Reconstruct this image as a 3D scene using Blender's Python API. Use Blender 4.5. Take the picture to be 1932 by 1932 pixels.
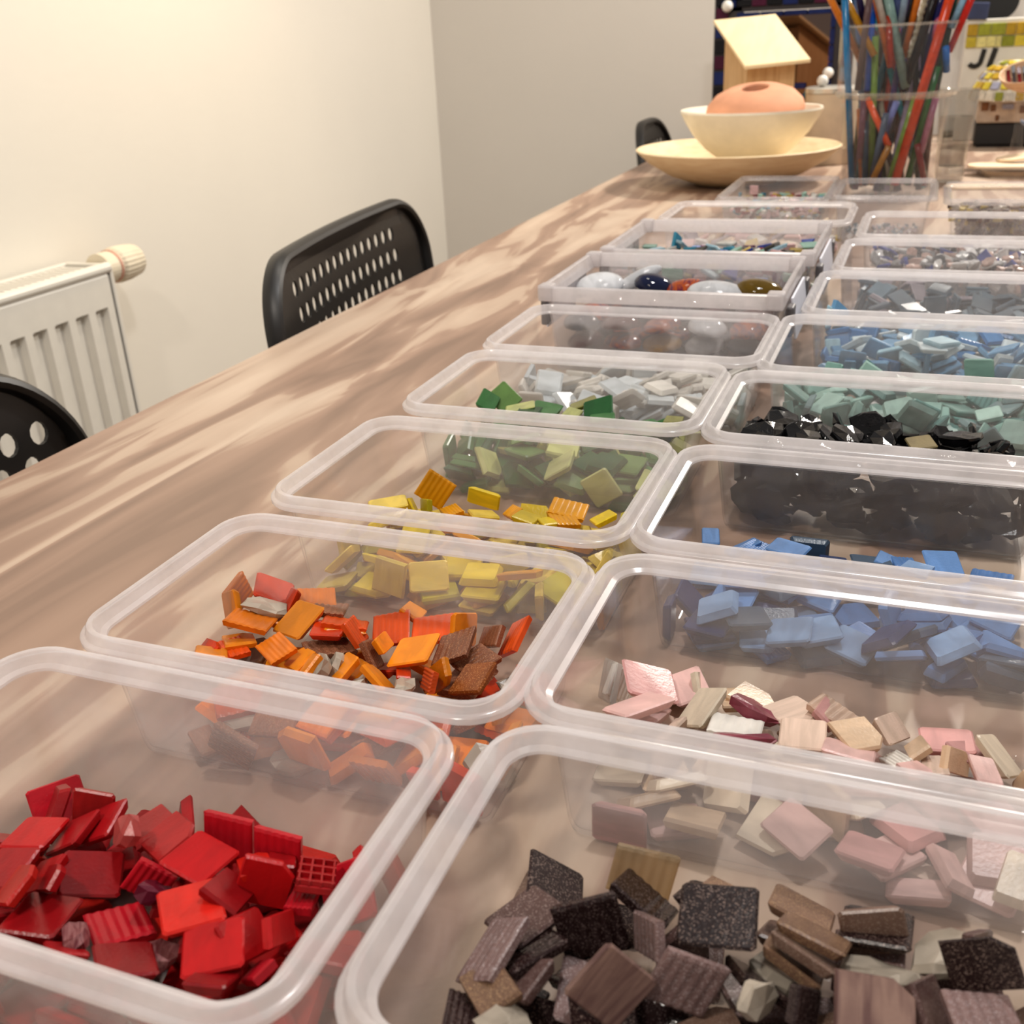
import bpy, bmesh, math, random
from mathutils import Vector, Matrix, Quaternion, Euler
from mathutils.geometry import delaunay_2d_cdt
from math import sin, cos, pi, radians

for o in list(bpy.data.objects):
    bpy.data.objects.remove(o)
scene = bpy.context.scene
COL = scene.collection
random.seed(11)
# table top is z = 0, x runs along the boxes, y away from the viewer; metres

# ---------------------------------------------------------------- camera
cam_data = bpy.data.cameras.new('camera')
cam_data.sensor_width = 36.0
cam_data.lens = 1960.0 / 1932.0 * 36.0
cam_data.clip_start = 0.01
cam_data.clip_end = 40
cam = bpy.data.objects.new('camera', cam_data)
COL.objects.link(cam)
PITCH, YAW, ROLL = radians(24.6), radians(21.85), radians(-2.9)
fwd = Vector((-sin(YAW) * cos(PITCH), cos(YAW) * cos(PITCH), -sin(PITCH)))
rgt = Vector((cos(YAW), sin(YAW), 0))
upv = rgt.cross(fwd)
rr = cos(ROLL) * rgt + sin(ROLL) * upv
uu = -sin(ROLL) * rgt + cos(ROLL) * upv
M = Matrix((rr, uu, -fwd)).transposed().to_4x4()
M.translation = (0, 0, 0.264)
cam.matrix_world = M
cam_data.dof.use_dof = True
cam_data.dof.focus_distance = 0.48
cam_data.dof.aperture_fstop = 20.0
scene.camera = cam

# ---------------------------------------------------------------- exposure, world, lamps
vs = scene.view_settings
vs.view_transform = 'Standard'
vs.look = 'None'
vs.gamma = 1.0
vs.use_curve_mapping = False
vs.exposure = 0.0
cy = scene.cycles
cy.max_bounces = 10
cy.diffuse_bounces = 3
cy.glossy_bounces = 4
cy.transmission_bounces = 8
cy.transparent_max_bounces = 40
cy.caustics_reflective = False
cy.caustics_refractive = False
cy.sample_clamp_indirect = 4.0

world = bpy.data.worlds.new('world')
scene.world = world
world.use_nodes = True
bg = world.node_tree.nodes['Background']
bg.inputs[0].default_value = (1.0, 0.93, 0.87, 1)
bg.inputs[1].default_value = 0.40


def area(name, loc, target, size, energy, color):
    l = bpy.data.lights.new(name, 'AREA')
    l.shape = 'DISK'
    l.size = size
    l.energy = energy
    l.color = color
    o = bpy.data.objects.new(name, l)
    COL.objects.link(o)
    o.location = loc
    o.rotation_euler = (Vector(target) - Vector(loc)).to_track_quat('-Z', 'Y').to_euler()
    return o


area('ceiling_lamp', (0.45, 2.72, 1.25), (-0.1, 1.7, 0), 0.16, 33, (1, 0.93, 0.84))
area('ceiling_lamp', (0.02, 0.75, 1.6), (-0.1, 0.7, 0), 0.16, 12, (1, 0.98, 0.96))
area('ceiling_lamp', (-0.35, -0.45, 1.6), (-0.1, 0.3, 0), 0.16, 13, (1, 0.91, 0.81))


def spot(loc, target, energy, color, size, soft=0.06):
    sp = bpy.data.lights.new('wall_spot_and_fill', 'SPOT')
    sp.energy = energy
    sp.color = color
    sp.spot_size = radians(size)
    sp.spot_blend = 1.0
    sp.shadow_soft_size = soft
    o = bpy.data.objects.new('wall_spot_and_fill', sp)
    COL.objects.link(o)
    o.location = loc
    o.rotation_euler = (Vector(target) - Vector(loc)).to_track_quat('-Z', 'Y').to_euler()


spot((-1.00, 1.66, 1.15), (-1.27, 1.66, 0.0), 19, (1, 0.78, 0.46), 84)
spot((-0.55, 1.55, 1.75), (-1.33, 1.45, 0.10), 38, (1, 0.92, 0.80), 95)  # fill added to brighten the left wall, no known fixture
spot((-0.40, 1.25, 1.55), (-0.45, 2.90, 0.85), 31, (1, 0.94, 0.87), 70)  # added to lift the back wall; stands for no known lamp


# ---------------------------------------------------------------- materials
def lin(c):
    c = c / 255.0
    return c / 12.92 if c <= 0.04045 else ((c + 0.055) / 1.055) ** 2.4


def rgb(c):
    return (lin(c[0]), lin(c[1]), lin(c[2]), 1)


MATS = {}


def new_mat(name):
    m = bpy.data.materials.new(name)
    m.use_nodes = True
    nt = m.node_tree
    nt.nodes.clear()
    out = nt.nodes.new('ShaderNodeOutputMaterial')
    return m, nt, out


def principled(nt, color, rough=0.5, metal=0.0, spec=0.5, coat=0.0):
    b = nt.nodes.new('ShaderNodeBsdfPrincipled')
    b.inputs['Base Color'].default_value = rgb(color)
    b.inputs['Roughness'].default_value = rough
    b.inputs['Metallic'].default_value = metal
    b.inputs['Specular IOR Level'].default_value = spec
    b.inputs['Coat Weight'].default_value = coat
    return b


def noise(nt, scale, detail=3, vec=None, rough=0.5, dist=0.0):
    n = nt.nodes.new('ShaderNodeTexNoise')
    n.inputs['Scale'].default_value = scale
    n.inputs['Detail'].default_value = detail
    n.inputs['Roughness'].default_value = rough
    n.inputs['Distortion'].default_value = dist
    if vec is not None:
        nt.links.new(vec, n.inputs['Vector'])
    return n


def ramp(nt, fac, stops):
    r = nt.nodes.new('ShaderNodeValToRGB')
    el = r.color_ramp.elements
    while len(el) < len(stops):
        el.new(0.5)
    for e, (p, c) in zip(el, stops):
        e.position = p
        e.color = c if len(c) == 4 else rgb(c)
    nt.links.new(fac, r.inputs[0])
    return r


def coords(nt, kind='Object', scale=(1, 1, 1)):
    t = nt.nodes.new('ShaderNodeTexCoord')
    mp = nt.nodes.new('ShaderNodeMapping')
    mp.inputs['Scale'].default_value = scale
    nt.links.new(t.outputs[kind], mp.inputs['Vector'])
    return mp.outputs[0]


def bump(nt, height, strength, dist):
    b = nt.nodes.new('ShaderNodeBump')
    b.inputs['Strength'].default_value = strength
    b.inputs['Distance'].default_value = dist
    nt.links.new(height, b.inputs['Height'])
    return b.outputs[0]


def plain(name, color, rough=0.5, metal=0.0, spec=0.5, coat=0.0, var=0.08, scale=40.0):
    """plain surface with a faint mottled colour"""
    if name in MATS:
        return MATS[name]
    m, nt, out = new_mat(name)
    b = principled(nt, color, rough, metal, spec, coat)
    n = noise(nt, scale, 2, coords(nt))
    lo = tuple(max(0, v * (1 - var)) for v in color)
    hi = tuple(min(255, v * (1 + var)) for v in color)
    r = ramp(nt, n.outputs[0], [(0.3, lo), (0.7, hi)])
    nt.links.new(r.outputs[0], b.inputs['Base Color'])
    nt.links.new(b.outputs[0], out.inputs[0])
    MATS[name] = m
    return m


def glass_tile(name, color, rough=0.28, speck=None, stripe=None, clear=0.0, glow=0.22, streak=0.045):
    """vitreous mosaic glass: glossy, slightly translucent; speck = glitter colour, stripe = second colour"""
    if name in MATS:
        return MATS[name]
    m, nt, out = new_mat(name)
    b = principled(nt, color, rough, 0.0, 0.35)
    info = nt.nodes.new('ShaderNodeObjectInfo')
    tc = nt.nodes.new('ShaderNodeTexCoord')
    add = nt.nodes.new('ShaderNodeVectorMath')
    add.operation = 'ADD'
    nt.links.new(tc.outputs['Object'], add.inputs[0])
    nt.links.new(info.outputs['Location'], add.inputs[1])
    mp = nt.nodes.new('ShaderNodeMapping')
    mp.inputs['Scale'].default_value = (1.0, 0.12, 1.0) if stripe else (1, 0.4, 1)
    nt.links.new(add.outputs[0], mp.inputs['Vector'])
    n = noise(nt, 260 if stripe else 120, 2, mp.outputs[0], 0.5, 0.6)
    c2 = stripe if stripe else tuple(max(0, v * (1 - 2 * streak)) for v in color)
    r = ramp(nt, n.outputs[0], [(0.38, c2), (0.62, color)])
    hsv = nt.nodes.new('ShaderNodeHueSaturation')
    mr = nt.nodes.new('ShaderNodeMapRange')
    mr.inputs['To Min'].default_value = 0.78
    mr.inputs['To Max'].default_value = 1.12
    nt.links.new(info.outputs['Random'], mr.inputs[0])
    nt.links.new(mr.outputs[0], hsv.inputs['Value'])
    nt.links.new(r.outputs[0], hsv.inputs['Color'])
    col = hsv.outputs[0]
    n2 = noise(nt, 700, 2, add.outputs[0])
    if speck:
        v = nt.nodes.new('ShaderNodeTexVoronoi')
        v.inputs['Scale'].default_value = 2900
        nt.links.new(add.outputs[0], v.inputs['Vector'])
        bw = nt.nodes.new('ShaderNodeSeparateColor')
        nt.links.new(v.outputs['Color'], bw.inputs[0])
        rs = ramp(nt, bw.outputs[0], [(0.78, (0, 0, 0, 1)), (1.0, (0.85, 0.85, 0.85, 1))])
        mix = nt.nodes.new('ShaderNodeMix')
        mix.data_type = 'RGBA'
        nt.links.new(rs.outputs[0], mix.inputs['Factor'])
        nt.links.new(col, mix.inputs['A'])
        mix.inputs['B'].default_value = rgb(speck)
        col = mix.outputs['Result']
    nt.links.new(col, b.inputs['Base Color'])
    nt.links.new(bump(nt, n2.outputs[0], 0.25, 0.0004), b.inputs['Normal'])
    tr = nt.nodes.new('ShaderNodeBsdfTranslucent')
    nt.links.new(col, tr.inputs[0])
    ms = nt.nodes.new('ShaderNodeMixShader')
    ms.inputs[0].default_value = glow
    nt.links.new(b.outputs[0], ms.inputs[1])
    nt.links.new(tr.outputs[0], ms.inputs[2])
    last = ms.outputs[0]
    if clear > 0:
        tp = nt.nodes.new('ShaderNodeBsdfTransparent')
        tp.inputs[0].default_value = rgb(tuple(min(255, v * 1.1 + 20) for v in color))
        m2 = nt.nodes.new('ShaderNodeMixShader')
        m2.inputs[0].default_value = clear
        nt.links.new(last, m2.inputs[1])
        nt.links.new(tp.outputs[0], m2.inputs[2])
        last = m2.outputs[0]
    nt.links.new(last, out.inputs[0])
    MATS[name] = m
    return m


def clear_plastic(name, haze, tint=(236, 232, 232), rough=0.12, refl=0.55, edge=0.0, absorb=1.0, base_refl=0.03):
    """thin see-through sheet: a share of milky scatter, glossy reflection growing at grazing angles"""
    if name in MATS:
        return MATS[name]
    m, nt, out = new_mat(name)
    tp = nt.nodes.new('ShaderNodeBsdfTransparent')
    tp.inputs[0].default_value = (absorb, absorb, absorb, 1)
    df = nt.nodes.new('ShaderNodeBsdfDiffuse')
    df.inputs[0].default_value = rgb(tint)
    tl = nt.nodes.new('ShaderNodeBsdfTranslucent')
    tl.inputs[0].default_value = rgb(tint)
    hz = nt.nodes.new('ShaderNodeMixShader')
    hz.inputs[0].default_value = 0.5
    nt.links.new(df.outputs[0], hz.inputs[1])
    nt.links.new(tl.outputs[0], hz.inputs[2])
    n = noise(nt, 55, 3, coords(nt))
    mr = nt.nodes.new('ShaderNodeMapRange')
    mr.inputs['From Min'].default_value = 0.3
    mr.inputs['From Max'].default_value = 0.7
    mr.inputs['To Min'].default_value = haze * 0.8
    mr.inputs['To Max'].default_value = haze * 1.2
    nt.links.new(n.outputs[0], mr.inputs[0])
    m1 = nt.nodes.new('ShaderNodeMixShader')
    nt.links.new(mr.outputs[0], m1.inputs[0])
    nt.links.new(tp.outputs[0], m1.inputs[1])
    nt.links.new(hz.outputs[0], m1.inputs[2])
    gl = nt.nodes.new('ShaderNodeBsdfGlossy')
    gl.inputs['Roughness'].default_value = rough
    lw = nt.nodes.new('ShaderNodeLayerWeight')
    lw.inputs[0].default_value = 0.5
    pw = nt.nodes.new('ShaderNodeMath')
    pw.operation = 'POWER'
    pw.inputs[1].default_value = 4.0
    nt.links.new(lw.outputs['Facing'], pw.inputs[0])
    mu = nt.nodes.new('ShaderNodeMath')
    mu.operation = 'MULTIPLY_ADD'
    mu.inputs[1].default_value = refl
    mu.inputs[2].default_value = base_refl
    nt.links.new(pw.outputs[0], mu.inputs[0])
    m2 = nt.nodes.new('ShaderNodeMixShader')
    nt.links.new(mu.outputs[0], m2.inputs[0])
    nt.links.new(m1.outputs[0], m2.inputs[1])
    nt.links.new(gl.outputs[0], m2.inputs[2])
    nt.links.new(m2.outputs[0], out.inputs[0])
    MATS[name] = m
    return m


def wall_mat(name, color):
    m, nt, out = new_mat(name)
    b = principled(nt, color, 0.75, 0, 0.25)
    n = noise(nt, 3.0, 4, coords(nt))
    r = ramp(nt, n.outputs[0], [(0.3, tuple(v * 0.985 for v in color)), (0.7, color)])
    nt.links.new(r.outputs[0], b.inputs['Base Color'])
    n2 = noise(nt, 60, 4, coords(nt))
    nt.links.new(bump(nt, n2.outputs[0], 0.12, 0.003), b.inputs['Normal'])
    nt.links.new(b.outputs[0], out.inputs[0])
    return m


def table_mat():
    """pale limed-wood laminate: flowing light streaks on tan, a few dark ones"""
    m, nt, out = new_mat('limed_wood_laminate')
    b = principled(nt, (190, 160, 135), 0.45, 0, 0.4)
    v = coords(nt, 'Object', (1.0, 0.15, 1.0))
    warp = noise(nt, 4.5, 3, v, 0.5)
    sub = nt.nodes.new('ShaderNodeVectorMath')
    sub.operation = 'SCALE'
    sub.inputs['Scale'].default_value = 0.27
    nt.links.new(warp.outputs['Color'], sub.inputs[0])
    add = nt.nodes.new('ShaderNodeVectorMath')
    nt.links.new(v, add.inputs[0])
    nt.links.new(sub.outputs[0], add.inputs[1])
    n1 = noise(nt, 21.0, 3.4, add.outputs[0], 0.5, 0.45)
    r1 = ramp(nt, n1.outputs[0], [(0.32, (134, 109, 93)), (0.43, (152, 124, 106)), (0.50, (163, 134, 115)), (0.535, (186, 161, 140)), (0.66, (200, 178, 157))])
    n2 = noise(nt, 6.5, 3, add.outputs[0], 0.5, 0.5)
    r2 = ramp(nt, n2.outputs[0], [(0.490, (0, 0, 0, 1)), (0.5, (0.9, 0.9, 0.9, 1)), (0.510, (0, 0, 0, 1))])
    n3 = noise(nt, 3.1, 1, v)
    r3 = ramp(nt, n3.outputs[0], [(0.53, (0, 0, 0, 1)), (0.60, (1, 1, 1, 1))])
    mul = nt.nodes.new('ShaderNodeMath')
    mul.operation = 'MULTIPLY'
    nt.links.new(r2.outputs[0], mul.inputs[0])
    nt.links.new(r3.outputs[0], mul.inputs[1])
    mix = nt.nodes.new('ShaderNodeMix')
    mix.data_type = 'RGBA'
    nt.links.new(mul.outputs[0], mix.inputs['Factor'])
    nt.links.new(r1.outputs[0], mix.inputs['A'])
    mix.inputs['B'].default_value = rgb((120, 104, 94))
    fine = noise(nt, 70, 3, coords(nt, 'Object', (1.0, 0.05, 1.0)))
    rf = ramp(nt, fine.outputs[0], [(0.35, (0.92, 0.92, 0.92, 1)), (0.65, (1, 1, 1, 1))])
    mix2 = nt.nodes.new('ShaderNodeMix')
    mix2.data_type = 'RGBA'
    mix2.blend_type = 'MULTIPLY'
    mix2.inputs['Factor'].default_value = 1.0
    nt.links.new(mix.outputs['Result'], mix2.inputs['A'])
    nt.links.new(rf.outputs[0], mix2.inputs['B'])
    nt.links.new(mix2.outputs['Result'], b.inputs['Base Color'])
    nt.links.new(b.outputs[0], out.inputs[0])
    return m


def wood_mat(name, c1, c2, scale=(1, 1, 0.08), n=60, rough=0.6):
    if name in MATS:
        return MATS[name]
    m, nt, out = new_mat(name)
    b = principled(nt, c1, rough, 0, 0.3)
    t = noise(nt, n, 4, coords(nt, 'Object', scale), 0.5, 0.4)
    r = ramp(nt, t.outputs[0], [(0.35, c2), (0.6, c1)])
    nt.links.new(r.outputs[0], b.inputs['Base Color'])
    nt.links.new(b.outputs[0], out.inputs[0])
    MATS[name] = m
    return m


# ---------------------------------------------------------------- mesh helpers
def link(name, me, mat=None, parent=None):
    o = bpy.data.objects.new(name, me)
    COL.objects.link(o)
    if mat is not None:
        me.materials.clear()
        me.materials.append(mat)
    if parent is not None:
        o.parent = parent
    return o


def from_bm(name, bm, smooth=False):
    bmesh.ops.recalc_face_normals(bm, faces=bm.faces[:])
    me = bpy.data.meshes.new(name)
    bm.to_mesh(me)
    bm.free()
    if smooth:
        for p in me.polygons:
            p.use_smooth = True
        me.set_sharp_from_angle(angle=radians(38))
    return me


def obj(name, bm, mat, parent=None, smooth=False):
    return link(name, from_bm(name, bm, smooth), mat, parent)


def tag(o, label, cat, group=None, kind=None):
    o['label'] = label
    o['category'] = cat
    if group:
        o['group'] = group
    if kind:
        o['kind'] = kind
    return o


def empty(name, loc=(0, 0, 0), rz=0.0):
    o = bpy.data.objects.new(name, None)
    o.empty_display_size = 0.02
    COL.objects.link(o)
    o.location = loc
    o.rotation_euler = (0, 0, rz)
    return o


def struct(o):
    o['kind'] = 'structure'
    return o


def add_box(bm, c, s, rot=None, bevel=0.0, seg=2):
    vs = []
    for x in (-1, 1):
        for y in (-1, 1):
            for z in (-1, 1):
                p = Vector((x * s[0] / 2, y * s[1] / 2, z * s[2] / 2))
                if rot is not None:
                    p = rot @ p
                vs.append(bm.verts.new(p + Vector(c)))
    fs = [bm.faces.new([vs[i] for i in f]) for f in
          ((0, 1, 3, 2), (4, 6, 7, 5), (0, 4, 5, 1), (2, 3, 7, 6), (0, 2, 6, 4), (1, 5, 7, 3))]
    if bevel > 0:
        es = list({e for f in fs for e in f.edges})
        bmesh.ops.bevel(bm, geom=es, offset=bevel, segments=seg, affect='EDGES', profile=0.5)
    return vs


def box_bm(c, s, rot=None, bevel=0.0, seg=2):
    bm = bmesh.new()
    add_box(bm, c, s, rot, bevel, seg)
    return bm


def loft(bm, rings, close_first=False, close_last=False):
    R = [[bm.verts.new(p) for p in r] for r in rings]
    n = len(R[0])
    for a, b in zip(R[:-1], R[1:]):
        for i in range(n):
            j = (i + 1) % n
            bm.faces.new((a[i], a[j], b[j], b[i]))
    if close_first:
        bm.faces.new(list(reversed(R[0])))
    if close_last:
        bm.faces.new(R[-1])
    return R


def lathe_bm(profile, n=48, closed=False, c=(0, 0, 0)):
    """profile of (radius, z); radius 0 collapses to a pole"""
    bm = bmesh.new()
    prev = None
    first = None
    for (r, z) in profile:
        if r < 1e-6:
            ring = [bm.verts.new((c[0], c[1], c[2] + z))]
        else:
            ring = [bm.verts.new((c[0] + r * cos(2 * pi * i / n), c[1] + r * sin(2 * pi * i / n), c[2] + z)) for i in range(n)]
        if prev is not None:
            bridge(bm, prev, ring)
        else:
            first = ring
        prev = ring
    if closed:
        bridge(bm, prev, first)
    return bm


def bridge(bm, a, b):
    n = max(len(a), len(b))
    for i in range(n):
        j = (i + 1) % n
        if len(a) == 1:
            bm.faces.new((a[0], b[j], b[i]))
        elif len(b) == 1:
            bm.faces.new((a[i], a[j], b[0]))
        else:
            bm.faces.new((a[i], a[j], b[j], b[i]))


def rod_bm(p, q, r, n=10, r2=None, caps=True):
    bm = bmesh.new()
    add_rod(bm, p, q, r, n, r2)
    return bm


def add_rod(bm, p, q, r, n=10, r2=None):
    p, q = Vector(p), Vector(q)
    d = (q - p).normalized()
    a = d.orthogonal().normalized()
    b = d.cross(a)
    r2 = r if r2 is None else r2
    rings = []
    for c, rad in ((p, r), (q, r2)):
        rings.append([c + rad * (cos(2 * pi * i / n) * a + sin(2 * pi * i / n) * b) for i in range(n)])
    loft(bm, rings, True, True)


def rrect(x0, y0, x1, y1, r, seg=8):
    """rounded rectangle, counter-clockwise"""
    pts = []
    for cx, cy_, a0 in ((x1 - r, y0 + r, -pi / 2), (x1 - r, y1 - r, 0), (x0 + r, y1 - r, pi / 2), (x0 + r, y0 + r, pi)):
        for i in range(seg + 1):
            a = a0 + pi / 2 * i / seg
            pts.append((cx + r * cos(a), cy_ + r * sin(a)))
    return pts


# ---------------------------------------------------------------- room
WX, WY, FZ = -1.33, 2.90, -0.735
wl = wall_mat('wall_paint_cream', (236, 230, 218))
wb = wall_mat('wall_paint_grey', (222, 216, 207))
struct(obj('wall_left', box_bm((WX - 0.05, 1.0, 0.6), (0.1, 3.9, 2.7)), wl))
struct(obj('wall_back', box_bm((0.3, WY + 0.05, 0.6), (3.26, 0.1, 2.7)), wb))
fl = plain('floor_vinyl', (150, 128, 108), 0.5, scale=8)
struct(obj('floor', box_bm((0.3, 1.0, FZ - 0.05), (3.3, 3.9, 0.1)), fl))

# ---------------------------------------------------------------- table
tb = empty('work_table', (0, 0, FZ))
tag(tb, 'long work table with a pale limed wood top under the plastic boxes', 'table')
TX0, TX1, TY0, TY1 = -0.58, 0.62, -0.35, 2.86
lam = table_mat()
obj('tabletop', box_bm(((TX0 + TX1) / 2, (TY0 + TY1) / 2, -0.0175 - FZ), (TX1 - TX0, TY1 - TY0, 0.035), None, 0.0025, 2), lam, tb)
leg_m = plain('table_leg_metal', (60, 58, 56), 0.4, 0.6)
for x in (TX0 + 0.12, TX1 - 0.12):
    for y in (TY0 + 0.12, TY1 - 0.12):
        obj('leg', box_bm((x, y, (-0.035 - FZ) / 2), (0.05, 0.05, -0.035 - FZ), None, 0.003), leg_m, tb)

# ---------------------------------------------------------------- radiator
rad_m = plain('radiator_enamel', (226, 221, 210), 0.35, 0, 0.5, var=0.01)
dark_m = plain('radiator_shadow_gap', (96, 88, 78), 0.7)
RX, RY1, RZ = -1.23, 1.353, -0.049
RY0 = RY1 - 0.0455 * 22 - 0.03
rd = empty('radiator', (RX, (RY0 + RY1) / 2, RZ - 0.6))
tag(rd, 'white panel radiator with vertical grooves on the left wall', 'radiator')


def rad_part(name, bm, m, parent=rd):
    bm.transform(Matrix.Translation(-Vector(rd.location)))
    return obj(name, bm, m, parent)


bm = bmesh.new()        # pressed front panel: profile along y with grooves between z0 and z1
z0, z1 = RZ - 0.585, RZ - 0.060
ys = [RY0]
g = []
for i in range(22):
    yc = RY1 - 0.030 - 0.0455 * i
    g.append((yc - 0.012, yc + 0.012))
g.sort()
for a, b in g:
    ys += [a - 0.003, a + 0.001, b - 0.001, b + 0.003]
ys.append(RY1)
depth = [0.0]
for a, b in g:
    depth += [0.0, -0.011, -0.011, 0.0]
depth.append(0.0)
zs = [RZ - 0.60, z0, z0 + 0.006, z1 - 0.002, z1, RZ - 0.012, RZ - 0.006]
grid = []
for z in zs:
    row = []
    for y, d in zip(ys, depth):
        dd = d if (z0 + 0.003 < z < z1 - 0.001) else 0.0
        row.append(bm.verts.new((RX + dd - (0.004 if z == zs[-1] else 0), y, z)))
    grid.append(row)
for i in range(len(zs) - 1):
    for j in range(len(ys) - 1):
        bm.faces.new((grid[i][j], grid[i][j + 1], grid[i + 1][j + 1], grid[i + 1][j]))
rad_part('front_panel', bm, rad_m)
rad_part('back_panel', box_bm((RX - 0.078, (RY0 + RY1) / 2, RZ - 0.3), (0.012, RY1 - RY0, 0.58)), rad_m)
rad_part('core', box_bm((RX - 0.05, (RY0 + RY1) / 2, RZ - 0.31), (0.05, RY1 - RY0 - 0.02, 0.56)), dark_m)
rad_part('side_panel', box_bm((RX - 0.041, RY1 + 0.010, RZ - 0.30), (0.082, 0.008, 0.60), None, 0.002), rad_m)
rad_part('side_panel', box_bm((RX - 0.043, RY0 - 0.006, RZ - 0.30), (0.082, 0.008, 0.60), None, 0.002), rad_m)
rad_part('top_front_rail', rod_bm((RX - 0.005, RY0, RZ + 0.000), (RX - 0.005, RY1 + 0.008, RZ + 0.000), 0.009, 12), rad_m)
rad_part('top_back_rail', box_bm((RX - 0.084, (RY0 + RY1) / 2, RZ), (0.008, RY1 - RY0, 0.014), None, 0.002), rad_m)
rad_part('top_end_rail', box_bm((RX - 0.044, RY1 + 0.003, RZ + 0.001), (0.084, 0.010, 0.012), None, 0.002), rad_m)
bm = bmesh.new()
k = 0
y = RY0 + 0.005
while y < RY1 - 0.004:
    add_box(bm, (RX - 0.045, y, RZ - 0.003), (0.078, 0.0075, 0.010))
    y += 0.0135
gr = rad_part('top_grille', bm, rad_m)
gr['kind'] = 'stuff'
# thermostat valve on the right end
vm = plain('valve_cream', (226, 214, 190), 0.45, var=0.02)
vx, vy, vz = RX - 0.028, RY1 + 0.016, RZ - 0.006
valve = rad_part('thermostat_valve', rod_bm((vx, vy - 0.004, vz), (vx, vy + 0.030, vz), 0.026, 28), vm)
bm = bmesh.new()
n = 48
rings = []
for yy, rad in ((0.030, 0.027), (0.034, 0.030), (0.060, 0.0295), (0.084, 0.026), (0.088, 0.022)):
    rings.append([(vx + rad * (1 - 0.03 * (i % 2)) * cos(2 * pi * i / n), vy + yy, vz + rad * (1 - 0.03 * (i % 2)) * sin(2 * pi * i / n)) for i in range(n)])
loft(bm, rings, True, True)
kn = rad_part('valve_knob', bm, vm, valve)
rad_part('valve_collar', rod_bm((vx, vy + 0.022, vz), (vx, vy + 0.026, vz), 0.0275, 28), plain('valve_mark', (206, 150, 130), 0.5), valve)
rad_part('pipe', rod_bm((vx, vy + 0.004, vz - 0.02), (vx, vy + 0.004, vz - 0.60), 0.008, 12), vm)


# ---------------------------------------------------------------- chairs
blk = plain('black_chair_plastic', (20, 18, 17), 0.42, 0, 0.5, var=0.1)
steel = plain('dark_chair_steel', (30, 29, 28), 0.35, 0.5)


def panel_with_holes(w, h, rt, rb, holes, hr, hry, thick, bendf, seg=14):
    """upright rounded panel in (s, z) with oval holes; bendf(s, z) gives the x offset"""
    out = []
    for cx, cz, a0, r in ((w / 2 - rb, rb, -pi / 2, rb), (w / 2 - rt, h - rt, 0, rt), (-w / 2 + rt, h - rt, pi / 2, rt), (-w / 2 + rb, rb, pi, rb)):
        for i in range(seg + 1):
            a = a0 + pi / 2 * i / seg
            out.append((cx + r * cos(a), cz + r * sin(a)))
    verts = [Vector(p) for p in out]
    edges = [(i, (i + 1) % len(out)) for i in range(len(out))]
    nh = 12
    for (hx, hz) in holes:
        b = len(verts)
        for i in range(nh):
            a = 2 * pi * i / nh
            verts.append(Vector((hx + hr * cos(a), hz + hry * sin(a))))
            edges.append((b + i, b + (i + 1) % nh))
    gx = -w / 2 + 0.012
    while gx < w / 2 - 0.01:
        gz = 0.012
        while gz < h - 0.01:
            if all((gx - a) ** 2 + (gz - b) ** 2 > (max(hr, hry) + 0.004) ** 2 for a, b in holes):
                rr_ = rt
                ok = True
                if gz > h - rr_ and abs(gx) > w / 2 - rr_:
                    ok = (abs(gx) - (w / 2 - rr_)) ** 2 + (gz - (h - rr_)) ** 2 < (rr_ - 0.006) ** 2
                if ok:
                    verts.append(Vector((gx, gz)))
            gz += 0.02
        gx += 0.02
    vo, eo, fo, _, _, _ = delaunay_2d_cdt(verts, edges, [], 2, 1e-5)
    bm = bmesh.new()
    hs = [(a, b) for a, b in holes]
    F = []
    for f in fo:
        c = sum((vo[i] for i in f), Vector((0, 0))) / len(f)
        if any(((c.x - a) / hr) ** 2 + ((c.y - b) / hry) ** 2 < 0.9 for a, b in hs):
            continue
        if abs(c.x) > w / 2 - rt and c.y > h - rt and (abs(c.x) - (w / 2 - rt)) ** 2 + (c.y - (h - rt)) ** 2 > (rt * 0.9995) ** 2:
            continue
        F.append(f)
    front, back = {}, {}
    used = {i for f in F for i in f}
    for i in used:
        s, z = vo[i]
        dx = min(w / 2 - abs(s), h - z)
        rnd = 0.004 * max(0, 1 - dx / 0.006)
        x = bendf(s, z)
        front[i] = bm.verts.new((x + thick / 2 - rnd, s, z))
        back[i] = bm.verts.new((x - thick / 2 + rnd, s, z))
    cnt = {}
    for f in F:
        bm.faces.new([front[i] for i in f])
        bm.faces.new([back[i] for i in reversed(f)])
        for a, b in zip(f, f[1:] + f[:1]):
            cnt[(a, b)] = 1
    for a, b in list(cnt):
        if (b, a) not in cnt:
            bm.faces.new((front[b], front[a], back[a], back[b]))
    return bm


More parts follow.
